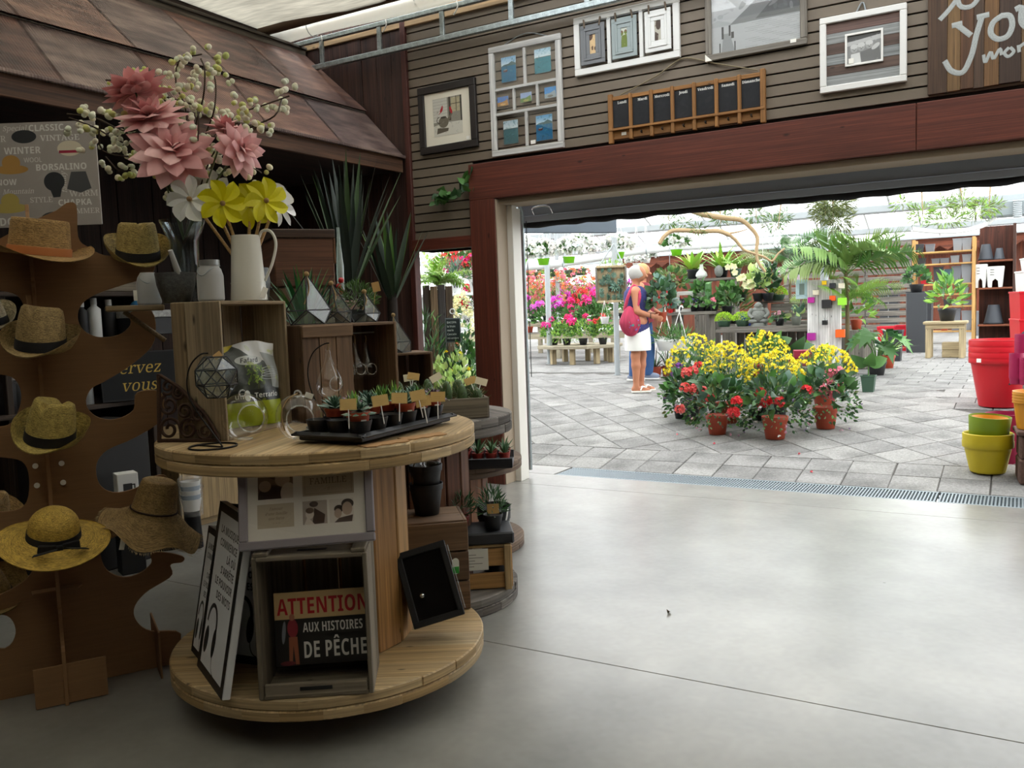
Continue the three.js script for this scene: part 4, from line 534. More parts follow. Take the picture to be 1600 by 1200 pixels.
  plant('striped_leaf_plant', 'small plant with pale striped leaves at the end of the plank table', on(1244, z1, Y1), { pot: { r: 0.075, h: 0.12, m: S(0x777a72, 0.6) }, leaves: { g: L3, n: 16, r: [0.12, 0.12, 0.1], cy: 0.02, cols: [...GREEN.blue, ...GREEN.pale], s: 1.0 } });
  { const p = on(1166, z1 - 0.3, Y1); const t5 = solo('blue_pot', potGeo(0.1, 0.2), S(0x1d3d9a, 0.3), 'empty glossy blue pot behind the moss and the statue', 'pot', p); }
  // orchids
  const orchid = (px, z, y, cols, label, pts, lean) => { const p = on(px, z, y), t6 = thing('orchid', label, 'orchid', p); part(t6, 'pot', potGeo(0.07, 0.12), POTBLACK); fountain(t6, 8, 0.1, [0.22, 0.34], [0.05, 0.07], [0.3, 0.9], [0.5, 1.1], GREEN.mid.concat(GREEN.dark), 'leaf'); const P0 = V(0, 0.1, 0), A = pts.map(([x, yy]) => D(x, yy, TD + 0.6).sub(p)); part(t6, 'stem', tube([P0, A[0].clone().multiplyScalar(0.5).add(V(0, 0.08, 0)), ...A], 0.006, 30, 5), leafM([0.12, 0.25, 0.06])); for (const a of A) for (let k = 0; k < 3; k++) { const q2 = a.clone().add(V(R(-0.05, 0.05), R(-0.06, 0.05), R(0, 0.05))), b = part(t6, 'flower', scatter(leaf(0.06, 0.055, 0.1, 0.15, 3), [0, 1, 2, 3, 4].map((i) => ({ p: V(0, 0, 0), q: new THREE.Quaternion().setFromAxisAngle(V(0, 0, 1), i * TAU / 5 + 0.3).multiply(new THREE.Quaternion().setFromAxisAngle(V(1, 0, 0), 0.3)), s: 1, c: shade(cols[i % cols.length], 0.06) }))), PETAL, q2, [R(-0.3, 0.2), turnTo(p) + R(-0.5, 0.5), R(0, 6)]); } };
  orchid(1206, z2, Y2, [[0.9, 0.74, 0.84], [0.86, 0.66, 0.8]], 'pale pink moth orchid arching over the riser shelf', [[1213, 420], [1224, 424], [1236, 428], [1245, 436], [1250, 445]]);
  orchid(1160, z2 - 0.05, Y2, CREAM, 'cream spray orchid with grassy leaves behind the moss pots', [[1143, 420], [1152, 430], [1160, 436], [1168, 443], [1173, 448]]);
  plant('grassy_plant', 'tall thin grassy plant behind the cream orchid', on(1146, z2 - 0.1, Y2 - 0.35), { pot: { r: 0.09, h: 0.12, m: POTBLACK }, leaves: { g: L2, n: 200, r: [0.22, 0.36, 0.2], cy: 0.05, cols: [...GREEN.olive, ...GREEN.mid], s: 2.6, lo: 0.1 } });
  for (const [px, h, label] of [[1136, 0.3, 'leafy green pot plant between the fern shelf and the moss'], [1185, 0.4, 'yellow green tufted plant behind the statue'], [1200, 0.42, 'dark leaved plant under the hanging glass bubble'], [1095, 0.35, 'feathery green plant beside the small cactus']]) plant('foliage_pot', label, on(px, zc.z - 0.72, px < 1150 ? Y4 - 0.06 : Y2), { pot: { r: 0.09, h: 0.13, m: POTBLACK }, leaves: { g: L3, n: 70, r: [0.18, h, 0.17], cy: 0.05, cols: px === 1185 ? GREEN.pale : px === 1200 ? GREEN.dark : GREEN.mid, lo: 0 } });
  { const p = on(1107, z4 - 0.1, Y4), c = thing('column_cactus', 'slim column cactus standing by the low shelf', 'cactus', p); part(c, 'pot', potGeo(0.06, 0.09), POTBLACK); const g = new THREE.CylinderGeometry(0.045, 0.05, 0.36, 40, 6); const a = g.attributes.position; for (let i = 0; i < a.count; i++) { const th = Math.atan2(a.getZ(i), a.getX(i)), f = 1 + 0.16 * Math.cos(th * 9); a.setX(i, a.getX(i) * f); a.setZ(i, a.getZ(i) * f); } g.computeVertexNormals(); part(c, 'stem', place(g, [0, 0.26, 0]), leafM([0.14, 0.32, 0.12])); part(c, 'tip', place(new THREE.SphereGeometry(0.047, 14, 8), [0, 0.43, 0], [0, 0, 0], [1, 0.7, 1]), leafM([0.2, 0.4, 0.15])); }
  // bird's nest ferns
  for (const [px, s, label] of [[1084, 1, 'broad leaved fern in a black pot at the end of the tall shelf'], [1128, 1.05, 'pale green fern at the middle of the tall shelf']]) { const p = on(px, z3 - 0.05, Y3), f = thing('nest_fern', label, 'fern', p); part(f, 'pot', potGeo(0.12, 0.17), POTBLACK); fountain(f, 22, 0.14, [0.38 * s, 0.56 * s], [0.075, 0.11], [0.15, 1.0], [0.35, 1.0], [...GREEN.light, [0.42, 0.6, 0.08]], 'leaf', 0.03); }
  for (const [px, label] of [[1150, 'soft drooping fern at the end of the tall shelf']]) { const p = on(px, z3, Y3), f = thing('soft_fern', label, 'fern', p); part(f, 'pot', potGeo(0.1, 0.14), POTGREEN); for (let i = 0; i < 14; i++) part(f, 'frond', frond(R(0.35, 0.5), 0.3, R(0.2, 0.8), R(0.7, 1.3), 12, 0.2), leafM(pick(GREEN.light)), [0, 0.12, 0], [0, i * 2.4, 0]); }
  { const p = on(1097, z3 + 0.14, Y3), v = thing('bottle_vase', 'white teardrop vase on the tall shelf edge', 'vase', p); part(v, 'body', lathe([[0.001, 0], [0.07, 0.005], [0.1, 0.05], [0.085, 0.1], [0.04, 0.15], [0.028, 0.22], [0.03, 0.24], [0.02, 0.235], [0.02, 0.15]], 26), POTWHITE); }
  { const p = on(1124, z3 + 0.14, Y3 + 0.01), v = solo('stone_egg', place(new THREE.SphereGeometry(0.08, 20, 14), [0, 0.1, 0], [0, 0, 0], [0.9, 1.25, 0.9]), S(0x9a9c98, 0.8, { map: T.speck }), 'grey stone egg ornament beside the white teardrop vase', 'ornament', p); }
  { const p = on(1070, z4 - 0.02, Y4), s = sizeAt(p), w = thing('white_arch', 'white square arch ornament among the violets', 'ornament', p, 0.25); for (const x of [-0.11, 0.11]) part(w, 'leg', place(box(0.055, 0.22, 0.09, 0.004), [x, 0.16, 0]), POTWHITE); part(w, 'top', place(box(0.275, 0.06, 0.09, 0.004), [0, 0.3, 0]), POTWHITE); part(w, 'base', place(box(0.29, 0.05, 0.11, 0.004), [0, 0.025, 0]), POTWHITE); }
  plant('hanging_begonia', 'dense dark leaved bush hanging above the carried plant', D(1047, 440, TD + 0.9), { leaves: [{ g: L3, n: 130, r: [0.26, 0.2, 0.24], cy: 0.02, cols: [...GREEN.mid, ...GREEN.olive], lo: -0.6, s: 0.8 }], blooms: { heads: 4, r: [0.2, 0.2, 0.2], cy: 0, lo: -0.6, hr: 0.03, n: 8, cols: REDS }, extra: (k) => { part(k, 'basket', place(potGeo(0.14, 0.14), [0, -0.12, 0]), wood(0x6a4a30, 0.8)); part(k, 'hanger', rod([0, 0.1, 0], [0, 1.1, 0], 0.005), Mat.steel); } });
  plant('fuchsia_basket', 'red and pink flowers low beside the person\'s shoulder'.replace("'s", ''), on(1046, z4, Y4), { pot: { r: 0.1, h: 0.12 }, leaves: { n: 140, r: [0.17, 0.14, 0.16], cy: 0.04 }, blooms: { heads: 9, r: [0.17, 0.17, 0.16], cy: 0.05, lo: 0, hr: 0.035, n: 14, cols: [...HOT, ...REDS], s: 1.5 } }, undefined, 'flowers');
  // glass bubbles on cords
  for (const [px, py, r, label] of [[1207, 371, 12, 'upper clear glass bubble hanging among the branches'], [1192, 416, 11, 'lower clear glass bubble with an opening, above the orchids']]) { const c = D(px, py, TD + 0.4), R0 = r * sizeAt(c), b = thing('hanging_glass_bubble', label, 'terrarium', c); part(b, 'glass', place(new THREE.SphereGeometry(R0, 28, 20, 0.5, TAU - 0.9), [0, 0, 0]), Mat.pane); part(b, 'rim', place(new THREE.TorusGeometry(R0 * 0.45, 0.006, 6, 24), [0, 0, R0 * 0.88]), P(0xffffff, 0.05, { transmission: 0.6, thickness: 0 })); part(b, 'cord', rod([0, R0, 0], [0, 3.3 - c.y, 0], 0.004, 0.004, 4), Mat.white); }
  // a wedge of glass with air plant, and yucca like stalks by the person
  { const p = on(1062, z4 + 0.5, 0.4); plant('spiky_plant', 'spiky green plant on the ground beside the person', p, { pot: { r: 0.11, h: 0.18 } , extra: (k) => fountain(k, 26, 0.16, [0.5, 0.8], [0.02, 0.035], [0.05, 0.8], [0.1, 0.6], GREEN.mid.concat(GREEN.olive)) }); }
  for (const [px, py, label] of [[1025, 590, 'dark strappy plant in a terracotta pot directly behind the white sandals'], [1043, 589, 'strappy plant in a terracotta pot next to the yellow daisies']]) { const p = G(px, py); plant('strappy_plant', label, p, { pot: { r: 0.09, h: 0.17 }, extra: (k) => fountain(k, 20, 0.15, [0.3, 0.5], [0.015, 0.03], [0.2, 1.0], [0.4, 1.2], GREEN.dark.concat([[0.1, 0.06, 0.05]])) }); }
  for (const [px, py, label] of [[1040, 505, 'white three wire hanging pot behind the person'], [1062, 505, 'white hanging pot with a hook above the daisies']]) { const p = D(px, py, TD - 0.2), k = thing('wire_hanger_pot', label, 'hanging pot', p); part(k, 'hook', tube([[0, 0.17, 0], [0.005, 0.23, 0], [0.035, 0.25, 0], [0.055, 0.22, 0]], 0.012, 16, 6), POTWHITE); for (let i = 0; i < 3; i++) part(k, 'wire', rod([0, 0.17, 0], [Math.cos(i * 2.1 + 0.5) * 0.14, -0.24, Math.sin(i * 2.1 + 0.5) * 0.14], 0.006, 0.006, 5), POTWHITE); part(k, 'pot', potGeo(0.15, 0.16), POTWHITE, [0, -0.4, 0]); part(k, 'foliage', scatter(L2, mound(120, [0.16, 0.16, 0.16], -0.24, GREEN.mid, { s: 1.6 })), LEAFY).userData.kind = 'stuff'; }
}
// ---- white plank panel with coloured cube planters
{
  const p = ground(D(1288, 500, 12.4)), s = sizeAt(D(1288, 500, 12.4)), t = thing('display_screen', 'upright whitewashed plank panel dotted with coloured cube planters', 'display', p, 0.05), H = D(1288, 437, 12.4).y - p.y, w = 51 * s;
  for (let i = 0; i < 3; i++) part(t, 'plank', place(box(w / 3 - 0.006, H - R(0, 0.03), 0.03, 0.004, i), [(i - 1) * w / 3, H / 2, 0]), S(0xf0eeea, 0.8, { map: T.wood[0] }));
  part(t, 'brace', place(box(0.05, 0.05, 0.5, 0.005), [0, 0.025, -0.25]), GREYWOOD); part(t, 'back_rail', place(box(w, 0.08, 0.03, 0.005), [0, H * 0.6, -0.03]), GREYWOOD);
  const cubes = [[1288, 442, 7, 0xf2c500, 'yellow'], [1301, 446.5, 9, 0x26262c, 'small black'], [1315, 446.5, 9, 0xece2cc, 'ivory, top right'], [1275, 457, 9, 0xe6dcc4, 'cream'], [1267.5, 469, 10, 0xb3208f, 'upper magenta'], [1301, 466, 9, 0xf05a12, 'upper orange'], [1292, 475, 15, 0x1f1c20, 'large black'], [1316, 471, 13, 0x9ae03a, 'lime green'], [1268, 526, 13, 0xa01f8a, 'lower magenta'], [1313, 521, 14, 0xf06018, 'lower orange']];
  for (const [x, y, k, c, nm] of cubes) { const q = W(x, y, p.z + 0.07), e = k * s * 0.95; const b = thing('cube_planter', `${nm} cube planter stuck to the white plank panel`, 'planter', q, 0.05); part(b, 'cube', box(e, e * 0.92, Math.min(e, 0.1), 0.004), S(c, 0.5)); part(b, 'opening', place(box(e * 0.8, 0.004, Math.min(e, 0.1) * 0.8, 0.001), [0, e * 0.46, 0]), SOIL); }
  const q = W(1289, 504, p.z + 0.08), c = thing('cube_air_plant', 'black cube on the white panel with a spidery air plant', 'planter', q); part(c, 'cube', box(0.07, 0.065, 0.07, 0.004), Mat.black); fountain(c, 12, 0.02, [0.08, 0.16], [0.006, 0.01], [0.1, 1.4], [0.3, 0.9], [[0.35, 0.36, 0.34], [0.28, 0.32, 0.3]]);
  const f = W(1253, 452, p.z - 0.1), pf = thing('hanging_photo_frame', 'pale blue photo frame hanging beside the white plank panel', 'frame', f, 0.1); part(pf, 'frame', flat([[0, 0.11, 0.17, 0.06], [0, -0.11, 0.17, 0.06], [-0.06, 0, 0.05, 0.2], [0.06, 0, 0.05, 0.2]].map(([x, y, a, b]) => place(box(a, b, 0.02, 0.004), [x, y, 0]))), S(0xbcd6dd, 0.6)); part(pf, 'picture', place(box(0.09, 0.17, 0.006, 0.001), [0, 0, -0.005]), S(0x8a9a94, 0.7)); part(pf, 'cord', rod([0, 0.14, 0], [0, 0.3, -0.02], 0.003), Mat.white);
}
// ---- palm
{
  const b = D(1322, 520, 12.6).setY(0.4), top = D(1322, 425, 12.6), t = thing('palm_tree', 'potted palm with a slim trunk and wide arching fronds', 'palm', b);
  const H = top.y - b.y; part(t, 'pot', potGeo(0.16, 0.24), ANTHRA); part(t, 'trunk', taperTube([[0, 0.2, 0], [0.02, H * 0.5, 0], [0, H, 0]], 0.035, 0.025, 20, 9), wood(0x8a7a56, 0.8, 1));
  for (let i = 0; i < 15; i++) part(t, 'frond', frond(R(0.8, 1.1), 0.14, i < 4 ? R(0, 0.3) : R(0.3, 0.85), R(0.8, 1.6), 17, 0.4), leafM(pick([...GREEN.mid, [0.2, 0.34, 0.08], [0.28, 0.38, 0.12]])), [0, H - 0.05, 0], [0, i * 2.39996 + 0.4, 0]);
  for (let i = 0; i < 9; i++) { part(t, 'frond', frond(R(0.6, 0.8), 0.1, R(0.3, 0.9), R(0.7, 1.4), 20, 0.34), leafM(pick(GREEN.light)), [0, H - 0.45, 0], [0, i * 2.39996, 0]); }
  const b2 = D(1235, 520, 15).setY(0.4), t2 = thing('palm_tree', 'broad fan of palm leaves behind the pink orchid', 'palm', b2); const H2 = D(1235, 405, 15).y - 0.4; part(t2, 'pot', potGeo(0.16, 0.24), ANTHRA); part(t2, 'trunk', taperTube([[0, 0.2, 0], [0, H2, 0]], 0.03, 0.02, 10, 7), wood(0x7a6a4a, 0.8)); for (let i = 0; i < 13; i++) part(t2, 'frond', frond(R(0.7, 1.0), 0.1, R(0.2, 1.0), R(0.5, 1.3), 20, 0.32), leafM(pick([...GREEN.mid, ...GREEN.dark, GREEN.olive[0]])), [0, H2 - 0.05, 0], [0, i * 2.39996, 0]);
}
// ---- contorted branches hung below the roof, with sprays of narrow leaves
{
  const t = thing('contorted_branch', 'pale twisted branch hanging over the ferns', 'branch'), d = 11.2, bark = wood(0xd0b287, 0.8, 1), A = (l, dd = d) => l.map(([x, y]) => D(x, y, dd));
  part(t, 'limb', taperTube(A([[1030, 381], [1038, 369], [1050, 361], [1070, 360], [1095, 362], [1122, 361], [1140, 367]]), 0.028, 0.03, 30, 8), bark);
  part(t, 'limb', taperTube(A([[1075, 326], [1100, 335], [1130, 340], [1158, 344], [1170, 353], [1183, 370], [1182, 392], [1184, 408], [1196, 425]]), 0.042, 0.016, 40, 8), bark);
  part(t, 'limb', taperTube(A([[1136, 364], [1150, 376], [1162, 390], [1180, 397], [1195, 402], [1206, 408], [1216, 396], [1226, 388]]), 0.024, 0.01, 30, 7), bark);
  part(t, 'twig', taperTube(A([[1138, 365], [1155, 362], [1168, 358]]), 0.014, 0.005, 12, 6), bark);
  part(t, 'hanging_wire', flat([rod(D(1100, 335, d), D(1100, 335, d).setY(4.2), 0.004, 0.004, 4), rod(D(1060, 360, d), D(1060, 360, d).setY(4.2), 0.004, 0.004, 4)]), Mat.steel);
  const spray = (name, label, list, d0, cols) => { const q = thing(name, label, 'tree'); const gs = []; for (const [x, y, rx, ry, n] of list) { const c = D(x, y, d0 + R(-0.2, 0.2)), s = sizeAt(c); for (const m of mound(n, [rx * s, ry * s, rx * s * 0.8], 0, cols, { lo: -0.9, up: -0.1, inner: 0.1, s: 1.1 })) { m.p.add(c); gs.push(m); } } part(q, 'foliage', scatter(L2, gs), LEAFY).userData.kind = 'stuff'; return q; };
  const s1 = spray('weeping_spray', 'drooping olive green leaves over the twisted branch', [[1045, 345, 10, 10, 90], [1070, 350, 8, 10, 80], [1090, 358, 12, 6, 90], [1125, 340, 10, 14, 120], [1150, 335, 8, 12, 80], [1180, 335, 14, 14, 140], [1210, 350, 16, 14, 160], [1225, 340, 12, 14, 120], [1100, 330, 12, 8, 80]], 11.3, GREEN.olive.concat(GREEN.mid));
  part(s1, 'stem', flat([[[1045, 318], [1045, 350]], [[1125, 312], [1126, 350]], [[1180, 306], [1182, 345]], [[1222, 305], [1215, 360]]].map(([a, b]) => rod(D(...a, 11.3), D(...b, 11.3), 0.01, 0.004, 5))), bark);
  const s2 = spray('weeping_spray', 'dense dark hanging leaves beside the thick grey post', [[1300, 318, 34, 20, 900], [1310, 345, 24, 18, 420], [1290, 335, 20, 14, 300]], 10.6, GREEN.olive.concat([[0.1, 0.12, 0.03]]));
  part(s2, 'stem', flat([[[1300, 285], [1302, 340]], [[1285, 290], [1290, 335]]].map(([a, b]) => rod(D(...a, 10.6), D(...b, 10.6), 0.014, 0.005, 5))), bark);
  const s3 = spray('weeping_spray', 'loose olive leaf sprays hanging before the white roof near the hose', [[1410, 318, 14, 8, 80], [1440, 335, 18, 14, 200], [1475, 322, 20, 16, 240], [1505, 318, 16, 16, 200], [1530, 328, 18, 14, 200], [1550, 322, 14, 12, 140], [1480, 345, 30, 8, 180]], 10.8, GREEN.olive.concat(GREEN.light));
  part(s3, 'stem', flat([[[1440, 292], [1442, 340]], [[1500, 286], [1505, 330]], [[1548, 285], [1545, 330]]].map(([a, b]) => rod(D(...a, 10.8), D(...b, 10.8), 0.012, 0.004, 5))), bark);
}
// ---- grey slatted pallet fence
{
  const z = -21.3, t = thing('slat_screen', 'grey weathered screen of horizontal pallet slats behind the palm', 'fence', V(0, 0.4, z)); const a = W(1225, 450, z).x, m = W(1352, 450, z).x, b = W(1424, 450, z).x;
  const top = W(1400, 380, z).y - 0.4; let k = 0; for (let y = 0.06; y < top; y += 0.155, k++) for (const [u, v] of [[a, m - 0.01], [m + 0.01, b]]) part(t, 'slat', place(box(v - u, R(0.1, 0.125), 0.025, 0.004, k % 5), [(u + v) / 2, y + 0.05, 0], [0, 0, R(-0.004, 0.004)]), GREYWOOD);
  for (const x of [a + 0.05, m, b - 0.05]) part(t, 'upright', slabGeo(x - 0.045, x + 0.045, 0, top, -0.09, -0.015), GREYWOOD);
}
// ---- yellow pine shelf with grey pots, and the brown shelf beside it
{
  const z = -22.0, xl = W(1425, 450, z).x, xr = W(1524, 450, z).x, t = thing('pine_shelf', 'tall yellow pine shelf rack filled with grey pots', 'shelf', V(0, 0.4, z)), yOf = (py) => W(1478, py, z).y - 0.4, H = yOf(372);
  for (const x of [xl, xr - 0.07]) for (const zz of [0, -0.5]) part(t, 'post', slabGeo(x, x + 0.07, 0, H, zz - 0.06, zz), YELLOWWOOD);
  const ys = [392, 411, 443, 459, 478, 517].map(yOf); ys.forEach((y) => { for (let i = 0; i < 4; i++) part(t, 'slat', slabGeo(xl, xr, y - 0.035, y, -0.5 + i * 0.125, -0.4 + i * 0.125), YELLOWWOOD); });
  const box1 = (px, py, w, h, m, name, label) => { const s = sizeAt(V(xl, 1, z)), y = 0.4 + py, p = V(W(px, 450, z - 0.2).x, y + 0.002, z - 0.22); const o = thing(name, label, 'pot', p); part(o, 'pot', squarePot(w * s, h * s, 0.82), m); return o; };
  const GREY2 = S(0x6d6f74, 0.6), GREY3 = S(0x85878a, 0.6); const g = 'grey pots on the pine shelf'; let i = 0;
  const lay = [[0, [[1436, 13, 13, ANTHRA], [1453, 13, 12, GREY2], [1496, 13, 18, GREY3], [1510, 13, 18, GREY3]]], [1, [[1440, 12, 10, ANTHRA], [1462, 12, 8, GREY2], [1476, 13, 8, GREY2], [1492, 12, 11, GREY3], [1510, 12, 12, GREY3]]], [2, [[1446, 14, 14, S(0xb01525, 0.5)], [1466, 13, 26, ANTHRA], [1481, 12, 22, S(0x3c5560, 0.5)], [1495, 13, 26, GREY2], [1510, 14, 30, GREY3]]], [3, [[1492, 13, 7, TERRA], [1507, 13, 9, GREY3]]], [4, [[1480, 10, 10, ANTHRA], [1494, 13, 9, GREY3], [1512, 12, 8, GREY2]]], [5, [[1494, 13, 34, GREY2], [1511, 14, 30, GREY3], [1476, 10, 12, TERRA]]]];
  const where = ['top', 'second', 'third', 'fourth', 'fifth', 'bottom'], nth = ['first', 'second', 'third', 'fourth', 'fifth'];
  lay.forEach(([k, l]) => l.forEach(([px, w, h, m], j) => box1(px, ys[k], w, h, m, 'square_pot', `square pot, ${nth[j]} on the ${where[k]} level of the pine shelf`).userData.group = g));
  // brown shelf
  const x2 = W(1528, 450, z).x, x3 = W(1582, 450, z).x, t2 = thing('brown_shelf', 'brown wooden shelf with cone pots and white stools beside the pine rack', 'shelf', V(0, 0.4, z - 0.1)); const ys2 = [406, 449, 507].map((py) => W(1550, py, z).y - 0.4);
  for (const y of ys2) part(t2, 'board', slabGeo(x2, x3, y - 0.04, y, -0.5, 0.05), wood(0x8a4a2a, 0.7, 0)); part(t2, 'side', slabGeo(x3, x3 + 0.06, 0, 2.6, -0.5, 0.05), wood(0x4a2a1c, 0.7)); part(t2, 'back', slabGeo(x2, x3, 0, 2.6, -0.52, -0.5), wood(0x5a2e1e, 0.8, 2));
  const cone = (px, k, r, h, m, label) => { const p = V(W(px, 450, z - 0.25).x, 0.4 + ys2[k] + 0.002, z - 0.25), s = sizeAt(p), o = thing('cone_pot', label, 'pot', p); part(o, 'pot', lathe([[0.001, 0], [r * s, 0], [r * s, h * s * 0.1], [r * s * 0.94, h * s * 0.13], [r * s * 0.55, h * s], [0.001, h * s]], 22), m); };
  cone(1540, 0, 11, 25, S(0x3a3e44, 0.55), 'dark upturned pot on the top board of the brown shelf, beside the pine post'); cone(1561, 0, 8, 18, S(0x44484e, 0.55), 'smaller dark upturned pot on the top board of the brown shelf'); cone(1553, 2, 14, 30, S(0x33363c, 0.55), 'large dark cone pot on the low board of the brown shelf');
  for (const [px, w, h, label] of [[1532, 17, 36, 'white tapered stool pot with slots, next to the pine post'], [1555, 24, 32, 'wider white tapered stool pot with an arched cutout']]) { const p = V(W(px, 450, z - 0.2).x, 0.4 + ys2[1] + 0.002, z - 0.2), s = sizeAt(p), o = thing('stool_pot', label, 'pot', p); const sh = shapeOf([[-w / 2 * s, h * s], [w / 2 * s, h * s], [w * 0.36 * s, 0], [w * 0.2 * s, 0], [w * 0.17 * s, h * 0.3 * s], [0, h * 0.42 * s], [-w * 0.17 * s, h * 0.3 * s], [-w * 0.2 * s, 0], [-w * 0.36 * s, 0]]); for (const yy of [0.86, 0.74, 0.62]) { const k = new THREE.Path(); k.moveTo(-w * 0.3 * s, h * s * yy); k.lineTo(-w * 0.05 * s, h * s * yy); k.lineTo(-w * 0.05 * s, h * s * (yy - 0.03)); k.lineTo(-w * 0.3 * s, h * s * (yy - 0.03)); k.closePath(); sh.holes.push(k); } const STOOLW = S(0xcac9c3, 0.5); part(o, 'front', extrude(sh, 0.03, 0.004), STOOLW, [0, 0, 0.12]); part(o, 'rear', extrude(sh, 0.03, 0.004), STOOLW, [0, 0, -0.15]); for (const k of [-1, 1]) part(o, 'side', place(box(0.03, h * s, 0.27, 0.006), [k * w * 0.43 * s, h * s / 2, 0], [0, 0, -k * 0.09]), STOOLW); }
  // more pots on the floor by the shelf
  const fl = (px, py, w, h, m, label, square = true) => { const p = G(px, py), s = sizeAt(p), o = thing(square ? 'square_planter' : 'round_planter', label, 'planter', p, 0); part(o, 'pot', square ? squarePot(w * s, h * s, 0.78) : lathe([[0.001, 0], [w * 0.36 * s, 0], [w * 0.48 * s, h * s * 0.84], [w / 2 * s, h * s * 0.84], [w / 2 * s, h * s], [w * 0.46 * s, h * s], [w * 0.44 * s, h * s * 0.85], [0.001, h * s * 0.8]], 26), m); return o; };
  fl(1530, 524, 22, 38, S(0x77777a, 0.6), 'tall grey stacked planter in front of the pine post'); fl(1548, 518, 22, 34, S(0x5d6064, 0.6), 'dark grey planter between the pine rack and the white planter'); fl(1577, 522, 26, 40, POTWHITE, 'white tapered planter at the red pot stack');
  // dark tall boxes, red planters
  fl(1437, 546, 34, 30, ANTHRA, 'large anthracite box planter, lower of its stack').position.y += 0; { const p = G(1437, 546), s = sizeAt(p); for (const [k, y, h, w] of [[0, 30, 34, 35], [1, 64, 26, 36]]) { const o = thing('square_planter', ['middle anthracite box planter with pale stickers, second of its stack', 'topmost anthracite box planter of the tall stack'][k], 'planter', V(p.x, p.y + y * s + 0.003, p.z)); part(o, 'pot', squarePot(w * s, h * s, 0.97), ANTHRA); for (let q = 0; q < 2 - k; q++) part(o, 'sticker', place(new THREE.CylinderGeometry(0.035, 0.035, 0.004, 14), [0, h * s * (0.75 - q * 0.4), w * s / 2 + 0.004], [PI / 2, 0, 0]), S(0xa9cdbb, 0.6)); } }
  { const p = G(1390, 530), s = sizeAt(p), o = thing('tall_planter', 'tall narrow anthracite planter against the slatted screen', 'planter', p); part(o, 'pot', squarePot(28 * s, 84 * s, 0.85), ANTHRA); part(o, 'sticker', place(new THREE.CylinderGeometry(0.05, 0.05, 0.004, 14), [0, 40 * s, 14 * s], [PI / 2, 0, 0]), S(0xa9cdbb, 0.6)); part(o, 'chain', rod([0, 84 * s, 15 * s], [0, 30 * s, 15 * s], 0.008), Mat.steel); }
  fl(1396, 564, 27, 48, ANTHRA, 'dark square planter standing before the red ones'); fl(1410, 548, 20, 40, S(0xc4122a, 0.45), 'red square planter behind the dark one'); fl(1385, 552, 24, 42, S(0xc4122a, 0.45), 'long red planter at the foot of the slatted screen');
}
